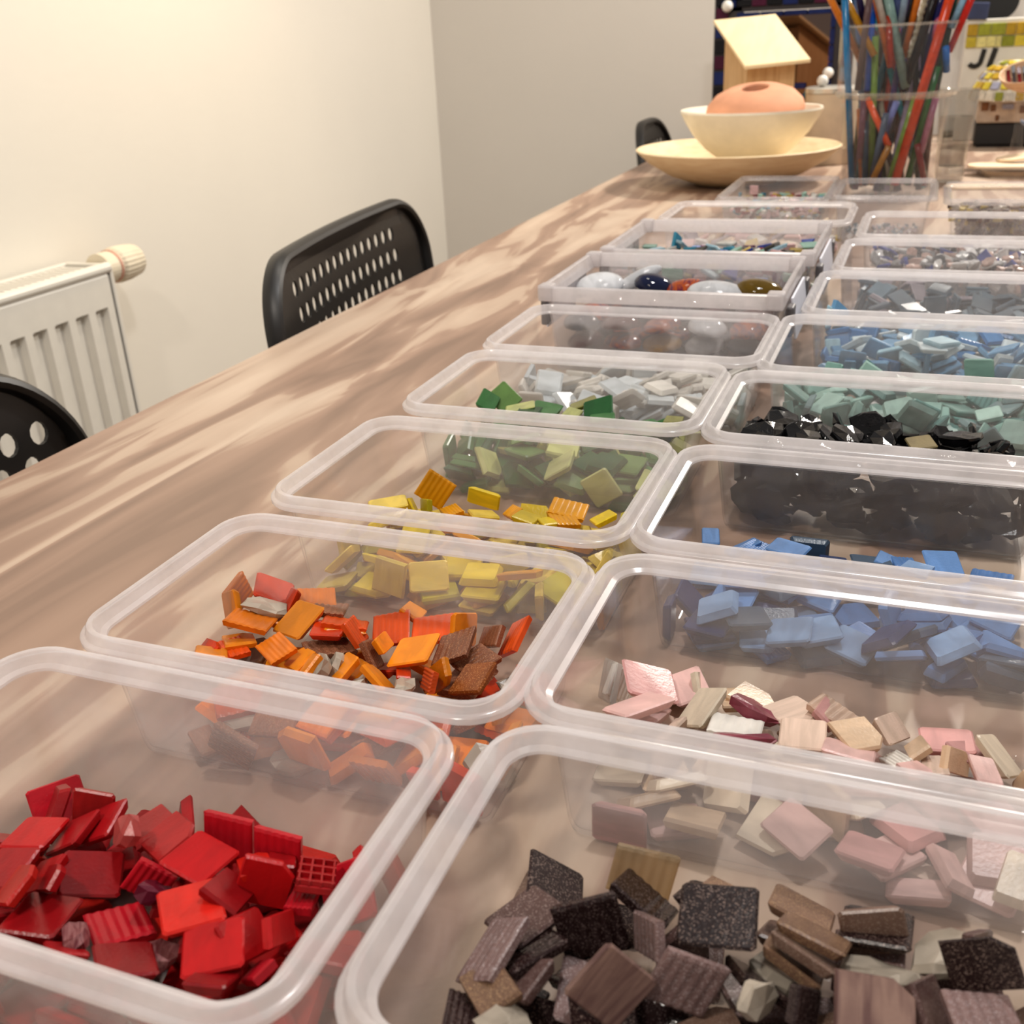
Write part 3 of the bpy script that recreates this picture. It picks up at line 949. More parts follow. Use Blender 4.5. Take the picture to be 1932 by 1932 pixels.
ORD = 'first second third fourth fifth sixth seventh eighth ninth tenth eleventh twelfth thirteenth fourteenth fifteenth sixteenth seventeenth eighteenth nineteenth twentieth twenty-first twenty-second twenty-third'.split()
TILES = {
'L1 r3': '''-2590 1965 248 989 -70 -28 117 161 180 40
-1932 1996 300 990 -65 111 -40 171 196 40
-1686 1991 290 746 603 279 31 167 163 40
-1651 1684 330 957 31 -7 284 174 179 40
-1624 1786 281 723 97 396 556 200 138 40
-1529 1822 310 638 154 599 456 198 88 40
-2430 1823 236 953 120 -275 -1 163 139 40''',
'L1 r1': '''-2541 1794 263 983 106 -139 14 201 157 40
-2472 2018 239 956 74 -279 20 184 155 40
-2396 2079 253 963 114 -229 76 161 159 40
-1707 2112 257 935 -231 46 262 89 197 40
-1755 1898 311 926 -236 282 80 140 193 40
-2313 1767 318 899 233 -353 -107 199 84 40
-2059 1544 322 838 -345 125 401 102 185 40''',
'L1 r2': '''-2492 2140 240 746 643 165 38 152 162 40
-2248 2133 228 952 44 -153 -258 200 163 40
-2117 2076 268 962 99 -113 -224 183 162 40''',
'L1 r0': '''-2288 1887 228 944 2 157 287 189 193 40
-1861 1561 334 898 -203 105 372 165 200 40
-2275 1663 271 983 -107 44 136 178 201 40
-1588 1591 328 941 -302 1 146 121 183 40''',
'L1 rp': '''-2223 2010 325 845 395 -350 -72 195 103 40''',
'L1 r4': '''-1929 2143 263 747 659 69 6 177 178 40
-1747 2150 239 747 661 47 -7 172 176 40
-2059 1744 225 888 -126 57 436 178 200 40
-2092 1927 227 738 559 366 -81 136 125 40
-1568 2003 235 955 -228 28 183 86 177 40
-1524 1701 267 894 27 -388 -220 195 76 40''',
'L1 r5': '''-1756 2039 287 903 -208 -90 361 103 183 40
-1806 1790 332 925 -42 19 374 181 200 40
-2390 1701 326 934 155 -299 -113 197 138 40''',
'L1 rm': '''-2007 1855 277 891 -350 242 150 84 190 40''',
'L1 rg': '''-1858 1685 236 907 -293 218 206 88 200 40
-2093 1617 298 888 -220 -60 397 69 200 40''',
'L1 rw': '''-1554 2073 277 952 -187 91 223 119 181 40''',
'R1 b0': '''-851 2316 215 946 -35 292 130 202 201 40
-319 2181 389 992 92 -49 52 217 200 40
-355 2340 289 973 -211 -29 -76 211 170 40
99 2394 267 990 -116 -58 -20 195 187 40
360 2259 369 822 457 -333 51 208 132 40
-203 2110 267 909 -296 234 174 158 177 40''',
'R1 bc': '''-591 2411 263 747 643 162 13 199 166 40''',
'R1 b2': '''-866 2115 275 943 33 -148 -293 198 199 40
-783 1885 293 915 38 -356 -181 160 146 40
362 2431 268 731 386 502 251 200 66 40
237 2154 286 831 -150 468 -257 149 200 40''',
'R1 b4': '''-901 1939 317 936 70 -321 -122 165 212 40
-497 2099 345 743 434 -482 -155 201 109 40
-374 2010 308 738 613 276 -31 190 171 40
362 2129 326 957 85 169 216 201 115 40''',
'R1 b1': '''-821 2004 282 902 -23 -247 -352 201 184 40
-669 2115 304 712 662 54 224 193 197 40
-907 1740 285 957 -221 134 125 109 203 40
-554 2283 285 939 -233 235 -79 195 200 40
-64 2004 340 738 287 571 210 200 96 40''',
'R1 bs': '''-550 1895 360 778 450 423 -104 202 178 40
104 2045 350 955 277 68 73 203 157 40''',
'R1 bt': '''-863 1822 314 906 112 -174 -367 201 123 40
-340 2319 311 794 -106 111 586 206 154 40
-112 2392 270 970 -193 130 -55 187 177 40
-66 2242 341 947 -293 95 -76 192 200 40
-113 2192 274 931 -293 200 -75 177 181 40''',
'R1 b5': '''-778 1705 335 933 -246 235 -109 114 200 40
277 2366 263 975 -99 -191 -17 163 190 40
116 2233 269 956 -285 -36 -41 196 163 40
-146 2183 219 930 -310 151 -122 155 190 40
-181 1988 337 731 364 569 87 137 109 40''',
'R1 b3': '''-122 2330 203 959 -258 65 -83 192 189 40
-84 2175 341 925 -332 162 -83 188 186 40
91 2367 292 732 663 -43 144 181 151 40''',
'R2 pw': '''-959 3486 191 723 368 558 170 168 133 40
-1006 3503 187 757 418 -425 -265 190 172 40
-450 3280 228 990 -133 19 16 196 200 40
127 3384 129 930 -202 -232 195 80 189 40''',
'R2 p0': '''-821 3429 260 959 29 191 203 221 205 40
-137 3541 174 935 -90 321 -108 101 179 40
304 3569 118 994 -82 -46 35 196 194 40
377 3507 129 904 -6 182 384 165 115 40''',
'R2 p1': '''-688 3566 175 959 65 -137 233 148 200 40
-800 3185 314 897 -184 -84 390 226 203 40
-40 3248 227 980 -191 42 -21 184 192 40
416 3297 212 991 -100 46 58 88 201 40
182 3234 212 954 -232 -94 156 89 186 40
-791 3320 175 983 -158 -70 -51 121 200 40''',
'R2 pc': '''-656 3614 172 672 220 556 434 200 93 40
-600 3398 202 910 148 -302 -237 177 203 40
475 3492 146 818 115 352 438 202 182 40''',
'R2 pa': '''-435 3597 144 979 -74 112 -148 164 181 40
-505 3572 145 988 -91 -64 92 90 195 40
-15 3380 213 877 -12 0 -479 189 155 40
198 3432 163 907 -192 -343 141 91 200 40
324 3373 182 760 379 483 210 200 91 40''',
'R2 pm': '''-402 3469 188 955 -195 202 -91 192 187 40
-400 3148 276 958 -242 30 144 213 185 40''',
'R2 ps': '''-262 3518 163 934 -37 -28 -353 198 200 40
99 3549 149 805 203 324 451 200 115 40
-209 3340 199 998 7 -34 29 171 185 40
258 3334 169 980 -166 -95 19 93 188 40''',
'R2 pt': '''-112 3565 168 965 -109 173 -157 184 181 40''',
'L2 o3': '''-2765 3716 230 934 20 269 230 195 187 40
-2621 3646 231 836 340 -330 -275 195 132 40
-2281 3414 264 973 -113 35 195 145 200 40
-2770 3202 211 917 225 -233 -230 196 75 40
-1843 3269 206 953 -190 41 227 63 200 40''',
'L2 o1': '''-2912 3636 236 743 90 657 81 150 168 40
-2652 3362 282 972 -136 118 142 203 200 40
-2518 3704 226 958 7 66 274 185 198 40
-2445 3240 245 880 36 -125 454 129 201 40''',
'L2 o0': '''-2839 3486 245 759 546 -347 -53 200 178 40
-2661 3504 209 939 -224 153 204 188 200 40
-2456 3457 262 963 197 -84 -156 195 197 40
-2245 3490 227 944 -201 64 250 190 200 40
-2023 3739 218 943 -181 255 99 113 192 40
-1719 3627 241 670 364 540 354 200 153 40
-1845 3390 247 987 58 -137 48 200 200 40
-1998 3390 261 590 159 468 637 200 77 40
-2686 3301 204 924 -147 -12 351 140 200 40
-2688 3105 256 929 -208 91 289 138 198 40
-2327 3241 208 839 -41 -302 449 119 189 40
-2212 3145 264 816 -91 -393 412 103 198 40
-2055 3161 267 837 -47 -349 417 131 187 40
-2056 3251 191 836 -38 -367 404 114 188 40
-1891 3134 264 620 14 461 633 199 137 40
-1661 3253 247 536 645 14 -543 112 193 40''',
'L2 ow': '''-2675 3524 263 949 -191 137 203 210 200 40
-2168 3148 262 819 -38 -374 431 103 190 40
-2147 3216 225 801 -52 -417 425 121 200 40
-1954 3095 252 925 -179 -121 309 68 197 40
-1761 3123 257 957 -165 127 195 78 200 40''',
'L2 ob': '''-2410 3640 226 969 -148 46 185 162 200 40
-1586 3634 223 859 331 -345 -181 189 100 40
-1678 3441 272 973 70 -202 76 176 201 40
-1577 3433 219 951 95 -56 -287 167 168 40
-2242 3344 221 920 -111 35 372 208 201 40
-2030 3347 225 585 148 542 584 197 135 40''',
'L2 o2': '''-2254 3516 244 954 -199 75 204 207 200 40
-2043 3560 226 969 135 -56 193 173 200 40
-1856 3609 229 979 49 -38 188 194 199 40
-1478 3639 236 864 227 -402 -197 200 175 40
-2152 3429 272 575 161 474 646 200 128 40
-2673 3231 211 905 -25 2 422 122 178 40
-1675 3176 270 728 4 -568 381 90 200 40''',
'L2 oa': '''-1506 3238 269 964 157 -197 -79 179 157 40''',
'L3 y0': '''-2449 4943 291 737 599 285 -123 183 181 40
-2266 4752 257 935 -52 -119 328 103 194 40
-1638 4919 269 992 -5 95 66 203 200 40
-1626 4793 268 954 -37 66 287 144 196 40
-1959 4900 221 862 197 -253 -391 200 84 40''',
'L3 y2': '''-2551 4555 348 960 -35 -42 270 211 195 40
-2064 4714 274 940 -142 63 301 160 200 40''',
'L3 y3': '''-2433 4781 263 718 530 -399 -207 199 73 40''',
'L3 y1': '''-2525 4771 258 823 -254 502 61 89 199 40
-1822 4749 267 677 -1 180 712 200 130 40
-1684 4697 282 956 -121 -35 263 79 196 40
-1420 4855 266 935 -92 -213 266 130 191 40''',
'L4 g2': '''-2605 6455 330 890 305 286 -175 195 188 40''',
'L4 g1': '''-2673 6317 347 939 133 307 65 139 199 40
-2260 6368 310 994 -6 84 55 202 200 40
-2190 6154 347 997 -2 -57 7 159 191 40
-1801 6153 351 986 -47 -58 143 166 200 40''',
'L4 g4': '''-2417 6277 333 977 -36 -91 182 205 198 40
-2048 6257 318 994 28 96 -24 111 194 40
-1396 6124 340 964 -121 -26 231 178 200 40''',
'L4 g0': '''-2316 6173 349 993 -59 -23 89 162 198 40
-1876 6321 358 966 184 -127 123 205 200 40
-1700 6204 306 953 -38 -193 227 99 195 40''',
'L4 g3': '''-2027 6476 327 963 -35 -175 199 189 197 40
-1377 6348 301 993 -64 27 79 130 197 40''',
'R3 u0': '''-854 4903 205 994 -20 4 102 92 200 40
-678 4860 186 808 54 -250 -529 195 182 40
-442 4757 260 991 -57 48 -99 184 197 40
33 4901 179 983 -79 147 -63 138 200 40
276 4902 206 973 153 63 153 172 171 40''',
'R3 u1': '''-605 4793 229 983 -73 59 -153 125 200 40
101 4898 188 990 -106 0 79 109 186 40
488 4782 228 988 -132 3 -64 185 199 40''',
'R3 u2': '''156 4718 255 987 -114 60 -82 141 200 40''',
'R3 u3': '''-49 4843 197 989 -122 26 63 198 200 40''',
'R3 u4': '''-225 4774 217 982 -175 24 50 134 195 40''',
'R4 k0': '''-659 6164 429 989 81 79 83 181 198 40
-496 6143 422 973 81 211 12 142 192 40
-762 5816 458 947 94 -108 284 207 201 40
-687 5920 441 992 85 -1 88 123 200 40
-528 5942 441 984 124 -24 122 170 199 40
-367 5949 431 809 161 261 500 196 183 40
-278 5857 473 836 140 218 483 194 176 40
-245 6025 418 966 14 247 -53 133 195 40
-469 5760 471 994 41 -7 86 135 200 40
-32 6080 438 985 75 -150 2 120 200 40
-72 5900 448 988 69 -57 114 132 200 40
292 5753 442 994 -57 68 -41 126 196 40
425 5786 434 990 -62 106 -55 82 197 40
559 5721 441 997 -43 2 -42 124 198 40
136 5717 449 990 -47 -90 91 127 200 40
-753 5588 469 989 -55 -52 121 141 200 40''',
'R4 kt': '''133 5924 437 988 2 -79 123 141 200 40''',
'L1 *': '''-1677 2066 35 907 0 0 -418 200 200 40
-2216 2246 117 201 -754 -268 -563 200 200 40
-2436 1906 35 0 854 519 0 200 200 40
-1457 1959 75 0 -839 542 0 200 200 40
-2603 1511 84 680 -190 190 680 200 200 40
-2425 2310 35 0 -706 -706 0 130 200 40
-1524 2282 80 220 -671 -220 -671 130 200 40
-2370 2151 58 985 109 -5 -127 200 200 40
-2625 2160 35 912 0 0 -408 200 200 40
-1692 1785 35 0 999 -4 0 200 200 40
-1465 1609 71 184 -932 302 -59 200 200 40
-2794 2248 102 235 427 -42 871 160 200 40
-2383 2042 89 64 -921 380 -26 160 200 40
-1858 1731 60 43 979 159 114 130 200 40
-1492 1779 87 1 2 956 291 200 200 40
-2596 2174 83 42 -179 982 8 200 200 40
-1480 1903 35 81 0 0 -996 200 200 40
-2304 1537 35 0 -990 131 0 200 200 40
-2640 1724 75 0 -780 624 0 200 200 40
-1501 2160 136 379 -885 -185 -194 200 200 40
-2000 1438 115 491 507 491 -507 200 200 40
-1437 1889 161 735 -197 -167 -625 160 200 40
-1937 1891 65 137 852 496 79 160 200 40
-1855 2085 66 145 420 892 -65 200 200 40
-1428 2314 115 215 339 491 -772 90 200 40
-2067 2028 79 48 972 225 26 200 200 40
-1725 2216 76 164 659 -717 150 200 200 40
-2432 1572 75 0 147 -988 0 90 200 40
-2720 1895 119 296 819 -454 185 200 200 40
-2025 1566 115 427 -538 626 366 200 200 40
-1672 1928 97 85 -517 851 -6 200 200 40
-2793 1734 107 73 -703 705 -46 200 200 40
-1697 1566 62 96 81 -56 -990 200 200 40
-1994 2262 111 756 303 44 577 200 200 40
-1647 1645 104 88 50 993 -44 200 200 40
-1918 1971 134 23 835 547 5 200 200 40
-1631 1449 115 534 -463 -534 -463 200 200 40
-2049 1712 68 34 -965 -195 -168 200 200 40
-1748 2276 93 20 3 -974 221 200 200 40
-2700 1953 122 322 842 409 -136 200 200 40
-2069 2155 154 359 -423 -807 -196 130 200 40
-1730 1707 129 140 71 -43 -986 200 200 40
-1916 1476 115 15 -15 -706 706 200 200 40
-2025 1748 140 499 1 1 865 200 200 40
-1855 1578 115 520 351 435 644 90 200 40
-2621 1525 125 610 -174 216 741 200 200 40
-1515 1550 171 736 403 489 -234 200 200 40
-2365 1435 192 468 -468 -529 -529 200 200 40
-2753 2011 123 351 -148 316 868 200 200 40
-2365 1693 115 0 911 -410 -1 90 200 40
-2697 1598 168 710 -141 337 601 90 200 40
-2238 1535 75 993 1 0 -112 200 200 40
-2425 1571 155 147 4 3 -988 200 200 40
-2293 1622 171 249 757 -573 -183 90 200 40
-2559 1659 182 38 82 -303 -948 200 200 40
-2806 1522 98 253 638 675 268 100 200 40
-2225 1556 193 247 843 -450 157 90 200 40
-2694 2146 168 361 -853 153 -340 200 200 40''',
'L2 *': '''-2544 3347 35 780 0 0 -624 200 200 40
-1663 3380 74 993 22 -21 -106 200 200 40
-1889 3297 66 69 -810 566 128 200 200 40
-1903 3383 35 525 0 0 850 100 200 40
-2338 2870 35 0 945 323 0 200 200 40
-2258 3480 60 285 647 -285 647 90 200 40
-1384 3243 55 101 985 -134 -12 160 200 40
-2030 3458 72 150 31 -196 -967 200 200 40
-2115 2822 35 383 0 0 923 160 200 40
-1495 3036 35 0 749 -661 0 200 200 40
-2445 3175 68 634 -141 -33 758 130 200 40
-1847 3505 87 805 -156 243 516 200 200 40
-2008 2959 60 537 23 105 835 130 200 40
-1368 2768 115 387 -591 -387 -591 200 200 40
-2392 2844 75 143 0 0 -989 100 200 40
-1580 3473 35 0 938 343 0 200 200 40
-2267 3334 84 958 264 34 99 100 200 40
-1633 3136 70 312 -115 941 38 130 200 40
-1724 2768 110 12 7 -480 -876 160 200 40
-1510 2920 71 190 -978 -68 11 90 200 40
-2331 2715 131 598 -598 -376 -376 130 200 40
-2560 2994 75 51 983 -91 -147 200 200 40
-1510 3223 92 44 936 -127 323 200 200 40
-2275 3132 86 59 23 113 991 100 200 40
-1336 3249 92 701 -87 -52 -704 200 200 40
-2480 3336 99 86 -785 601 114 200 200 40
-2061 3138 84 9 903 382 -191 200 200 40
-1381 3492 67 121 -921 -361 77 200 200 40
-2648 3344 114 37 -18 69 -996 100 200 40
-2396 2920 118 93 4 11 -995 200 200 40
-2538 3122 123 25 -27 -997 60 200 200 40
-1343 3481 98 988 89 112 40 200 200 40
-1639 2948 92 20 -943 -58 -325 200 200 40
-1851 3074 94 12 -218 141 -964 160 200 40
-1338 2974 63 1 -989 5 143 200 200 40
-1892 3132 86 247 -234 -936 -81 200 200 40
-2039 2761 156 64 44 579 811 200 200 40
-2541 2803 35 0 892 450 0 100 200 40
-1811 2949 85 330 465 -358 738 90 200 40
-2460 2952 166 344 -6 45 -937 200 200 40
-2237 3025 153 47 -258 -964 13 130 200 40
-1872 2822 76 95 427 877 196 100 200 40
-2003 3005 148 653 113 104 -740 200 200 40
-2221 2884 185 202 -976 -59 -39 200 200 40
-1725 2956 182 11 -945 285 -156 200 200 40
-2026 2956 173 5 -140 -977 -153 200 200 40
-2017 2921 205 2 91 983 153 160 200 40
-1601 3381 147 785 -20 -136 602 200 200 40
-1266 2996 148 654 1 755 1 160 200 40
-1796 3032 196 613 98 -122 -773 200 200 40
-1371 3230 169 79 684 -60 -721 100 200 40
-1514 2757 114 0 0 -846 531 90 200 40''',
'L3 *': '''-2523 4162 35 0 629 776 0 90 200 40
-2179 4471 59 120 -976 -177 21 200 200 40
-1529 4531 75 0 979 -197 0 100 200 40
-2158 4209 35 0 951 -306 0 200 200 40
-1586 4893 89 523 -218 -53 -821 200 200 40
-1898 4646 56 97 434 893 -47 200 200 40
-2674 4142 62 676 -97 -103 722 160 200 40
-1342 4902 35 0 -261 -964 0 200 200 40
-1432 4710 56 834 -59 88 540 200 200 40
-1865 4208 35 747 0 0 663 200 200 40
-2021 4678 75 106 652 749 -20 200 200 40
-2593 4818 75 931 0 0 361 200 200 40
-2272 4713 78 28 440 -893 81 200 200 40
-1682 4655 94 280 -151 -168 -932 200 200 40
-1346 4428 35 0 69 997 0 200 200 40
-2356 4262 104 272 924 -264 22 200 200 40
-1250 4392 155 78 -688 78 716 200 200 40
-1329 4687 93 199 553 -795 -141 200 200 40
-2057 4878 55 77 -762 638 -64 200 200 40
-1872 4235 75 0 -926 375 0 200 200 40
-2442 4155 78 13 997 1 -60 200 200 40
-1641 4294 35 0 -985 -167 0 160 200 40
-1230 4227 131 466 556 441 527 200 200 40
-1666 4179 123 356 410 818 183 160 200 40
-1619 4402 101 68 -810 -570 -109 200 200 40
-2122 4473 96 122 -910 -393 -7 130 200 40
-2571 4349 35 169 0 0 -985 200 200 40
-1478 4862 119 544 -189 -96 -810 200 200 40
-1830 4935 35 0 -620 783 0 200 200 40
-2041 4374 124 805 26 35 -590 200 200 40
-1668 4741 103 199 -110 -239 -943 200 200 40
-1969 4712 117 868 -42 -100 -482 100 200 40
-2484 4334 124 660 -144 231 699 200 200 40
-1790 4803 130 255 963 36 -67 200 200 40
-2764 4451 116 17 -683 -16 -728 200 200 40
-2614 4516 58 118 978 167 20 160 200 40
-1407 4172 35 964 0 0 262 100 200 40
-1406 4315 75 12 0 0 -999 200 200 40
-1862 4974 144 293 -643 -643 -293 200 200 40
-2181 4803 106 85 995 -6 12 200 200 40
-1507 5022 65 532 465 -532 465 100 200 40
-2282 4528 138 900 156 -192 -355 200 200 40
-1250 4955 157 554 -431 -436 561 200 200 40
-1850 4191 116 738 0 11 -673 200 200 40
-1611 4889 173 37 221 -947 226 200 200 40
-1483 4289 131 858 89 -49 501 200 200 40
-1971 4877 131 784 150 -114 -590 90 200 40
-1335 4953 155 702 -79 702 79 200 200 40
-1876 4595 166 220 -99 -218 -945 200 200 40
-2143 4735 159 82 982 -161 25 200 200 40
-2108 4194 75 473 0 0 880 200 200 40
-1682 4265 195 622 -202 92 749 200 200 40
-2272 4301 136 141 813 486 -285 200 200 40
-2386 4934 85 200 -761 591 -171 200 200 40
-1850 4475 100 127 -664 717 167 200 200 40
-2140 4161 169 772 210 348 -487 160 200 40
-1451 4477 157 44 808 493 -316 200 200 40
-1298 4161 204 31 -921 -36 -384 200 200 40
-2055 4526 196 387 538 -719 204 200 200 40
-2185 4917 147 662 -133 207 707 200 200 40
-2434 4896 132 25 984 120 120 160 200 40
-1291 4500 179 93 535 -238 -804 160 200 40
-1901 4277 159 12 -639 -768 -2 200 200 40
-2195 4685 207 58 581 808 -61 200 200 40
-1587 4526 180 670 -41 683 -285 90 200 40
-2322 4089 186 716 692 8 -87 200 200 40
-1540 4141 131 632 -481 526 -302 100 200 40
-2606 4515 106 110 445 882 -95 200 200 40
-1253 4754 172 2 -595 2 -802 200 200 40
-1562 4682 170 948 -259 12 -181 200 200 40
-2657 4594 135 179 559 808 -24 200 200 40
-2186 5035 226 545 548 -449 446 100 200 40
-1809 4437 157 639 412 528 -376 90 200 40
-2448 4606 190 291 -319 894 -110 200 200 40
-2690 4262 142 889 -146 -374 217 200 200 40
-2570 4838 140 84 -690 711 -95 200 200 40
-2302 4471 201 927 241 78 -274 130 200 40
-2451 4407 123 582 -119 245 765 90 200 40
-2346 4435 227 49 7 253 -965 160 200 40
-2695 4779 147 207 -3 977 -13 200 200 40''',
'L4 *': '''-1421 6405 112 309 683 -523 403 200 200 40
-1539 5714 61 430 -54 111 893 90 200 40
-2491 5786 75 2 -999 -7 -2 200 200 40
-1991 5774 35 0 -820 -571 0 130 200 40
-1485 5575 35 0 706 706 0 160 200 40
-1322 6252 63 64 994 -22 -78 200 200 40
-1315 5816 35 983 0 0 -179 200 200 40
-2683 5773 63 988 81 -107 67 130 200 40
-1303 6018 98 286 206 -932 68 200 200 40
-1480 6475 150 378 -378 -597 -597 200 200 40
-2354 5661 35 0 748 -662 0 200 200 40
-2735 6423 116 523 -475 475 -523 130 200 40
-1974 6132 106 257 -719 -606 222 200 200 40
-2342 6384 97 207 709 -631 -232 200 200 40
-1400 5955 128 214 -286 -66 -931 200 200 40
-1837 5651 104 36 -338 -936 -84 200 200 40
-2580 5593 111 289 714 -601 207 200 200 40
-2341 5814 115 159 5 -1 986 200 200 40
-1312 6265 100 100 502 -858 14 200 200 40
-1545 5655 117 104 992 -48 -11 200 200 40
-2459 5541 69 693 -109 -135 698 90 200 40
-1534 5683 151 840 -96 -42 -530 200 200 40
-2319 5920 154 621 -156 -93 -761 200 200 40
-1615 6174 135 875 -23 -227 425 90 200 40
-1274 6388 164 92 -623 278 724 130 200 40
-2133 5794 124 35 933 7 -356 160 200 40
-1686 6311 122 409 815 326 -244 100 200 40
-2524 5615 162 22 -92 -960 259 200 200 40
-2435 5970 156 173 -621 258 -719 200 200 40
-1359 5939 196 118 161 -978 35 200 200 40
-1663 6099 155 103 -977 88 -160 200 200 40
-2239 6112 137 245 924 -276 88 160 200 40
-2222 5650 113 413 302 33 858 200 200 40
-2641 6021 144 904 -32 322 -277 200 200 40
-2549 6087 192 61 205 102 970 200 200 40
-2104 5595 142 926 -235 286 61 200 200 40
-1624 6378 151 928 -297 210 -66 200 200 40
-2345 6331 166 842 101 188 494 200 200 40
-1412 6170 174 76 -71 -989 94 200 200 40
-1985 5684 153 424 33 88 -900 200 200 40
-2396 5635 185 181 -774 -426 430 200 200 40
-1686 5837 161 849 202 -31 -485 200 200 40
-2207 5772 224 167 45 61 982 200 200 40
-1821 6334 156 699 213 -31 -681 200 200 40
-2249 6271 172 756 -132 145 -623 200 200 40
-1824 5596 153 207 -705 -675 -41 200 200 40
-1327 5611 80 91 143 -98 980 200 200 40
-2535 5676 175 5 -154 -952 260 200 200 40
-2469 6154 242 162 -949 -174 200 200 200 40
-1739 5692 216 974 103 115 -157 200 200 40
-1515 5713 223 71 -6 -96 992 200 200 40
-1910 5597 229 696 278 -120 -650 200 200 40
-1816 6037 175 442 -112 -155 875 200 200 40
-1531 6319 240 355 96 -17 929 200 200 40
-1273 6190 179 210 674 -696 -118 200 200 40
-1623 5515 154 625 625 329 -329 200 200 40
-2262 5900 262 28 860 -454 228 200 200 40
-2087 5948 166 37 -948 -284 134 130 200 40
-1575 5967 227 448 -572 -584 358 200 200 40
-2116 6314 201 337 5 135 -931 200 200 40
-1918 6328 166 253 187 930 182 200 200 40
-2076 5976 225 107 -981 -56 145 200 200 40
-1207 5765 140 706 -32 -696 119 130 200 40
-1962 5831 220 276 -94 51 -954 200 200 40
-1955 5793 257 638 95 50 762 200 200 40
-2126 6222 219 496 29 132 -856 200 200 40
-1422 5785 164 218 689 412 -554 100 200 40
-1789 5963 257 966 82 -160 179 200 200 40
-1830 6072 220 131 325 925 139 200 200 40
-2535 5869 202 359 125 -880 -283 130 200 40
-2217 6138 246 530 34 131 -836 90 200 40
-1325 5602 149 684 266 53 676 200 200 40
-2730 5773 180 105 -698 -1 -706 200 200 40
-2031 5949 276 635 43 66 767 130 200 40
-1633 5656 250 1 120 987 96 200 200 40
-2638 5819 211 566 500 -66 -650 160 200 40
-2745 6132 165 610 -357 -610 357 100 200 40
-2489 5827 233 173 -877 166 -415 90 200 40''',
'L5 *': '''-2206 7119 35 283 0 0 -958 200 200 40
-1170 7230 35 950 0 0 309 130 200 40
-1206 6957 35 604 0 0 796 100 200 40
-1462 6983 35 162 0 0 -986 200 200 40
-1925 7774 115 339 -619 338 621 200 200 40
-1469 6982 75 0 671 -740 0 200 200 40
-1629 7497 99 238 -578 -780 -7 200 200 40
-2307 7502 78 149 -857 -489 -50 200 200 40
-2086 7089 91 96 -903 289 299 200 200 40
-2524 7398 90 560 -26 231 -794 160 200 40
-1706 7275 63 112 -4 -992 -32 200 200 40
-1855 7011 89 974 74 -46 -202 200 200 40
-2034 7308 179 205 184 -23 960 200 200 40
-2463 7628 111 258 -125 -16 957 200 200 40
-1053 7094 142 53 -677 -57 731 200 200 40
-2643 7274 142 705 -439 -356 -425 200 200 40
-1854 7220 141 796 200 -338 459 200 200 40
-2559 6892 157 426 564 564 -426 200 200 40
-2194 7159 171 919 -30 -125 -371 200 200 40
-1045 7565 138 700 93 700 93 200 200 40
-2268 7334 139 903 -271 -166 286 200 200 40
-1713 7396 153 159 -869 467 19 200 200 40
-1910 7136 157 123 -134 -133 973 130 200 40
-1306 6987 103 34 -965 -239 96 200 200 40
-1522 7404 152 20 989 15 142 100 200 40
-1692 7334 178 970 136 -84 175 200 200 40
-2446 7022 148 29 -89 16 -994 200 200 40
-1601 7033 96 93 262 -52 -958 200 200 40
-2417 7419 136 372 -98 17 922 100 200 40
-2746 7390 160 81 -720 -106 680 200 200 40
-1676 7004 100 672 -209 -167 689 200 200 40
-1429 7168 148 967 145 2 206 200 200 40
-1969 6939 107 282 -938 -56 -187 130 200 40
-1083 7706 155 531 531 466 466 200 200 40
-1171 7110 99 11 133 -983 -122 90 200 40
-2306 6982 152 910 -49 321 -253 200 200 40
-1568 7568 226 924 48 -105 -362 200 200 40
-2273 7392 158 841 -74 -309 -436 200 200 40
-1221 7660 161 640 132 -115 -747 200 200 40
-1417 7072 190 528 512 -505 449 90 200 40
-1729 7097 145 968 -84 -15 -230 100 200 40
-1541 7616 192 72 -805 581 -90 200 200 40
-2190 6966 111 253 504 -798 -208 100 200 40
-2446 7402 174 346 -98 20 932 200 200 40
-1418 7424 144 20 -86 356 929 100 200 40
-1626 7058 190 64 797 -598 19 200 200 40
-2571 7193 173 35 182 -429 -883 200 200 40
-1422 7611 161 29 -31 998 0 200 200 40
-2234 7586 131 28 802 535 -260 100 200 40
-1726 7760 123 915 -377 -124 -51 200 200 40
-1772 7518 211 945 -35 -257 -192 200 200 40
-2209 7755 142 509 59 -490 -704 200 200 40
-1518 7789 195 828 559 0 0 200 200 40
-2147 7559 150 215 901 -351 -127 100 200 40
-1991 7508 160 977 -1 18 -206 200 200 40
-1408 6945 188 10 -974 2 224 200 200 40
-2404 7566 188 854 -136 101 490 100 200 40
-1916 7634 116 1 250 -967 -4 200 200 40
-1087 7322 185 122 -878 -63 456 160 200 40
-2673 7742 98 989 -41 134 -6 200 200 40
-1839 6934 222 582 -73 -400 -703 200 200 40
-2490 7094 260 172 -710 585 350 200 200 40
-1195 7135 181 895 171 -255 320 160 200 40
-1247 7149 223 885 289 -53 -357 160 200 40
-1151 6926 179 179 81 -892 404 200 200 40
-2192 7111 220 42 -574 807 -121 100 200 40
-2008 7780 193 658 -637 -229 328 130 200 40
-1235 7083 237 266 -948 117 -126 130 200 40
-1215 7708 222 497 -210 -91 836 200 200 40
-2161 7712 169 487 554 671 -64 200 200 40
-2124 6934 156 618 144 343 -692 200 200 40
-2689 7123 154 119 -530 -75 -835 200 200 40
-1661 7223 234 83 -273 -957 17 200 200 40''',
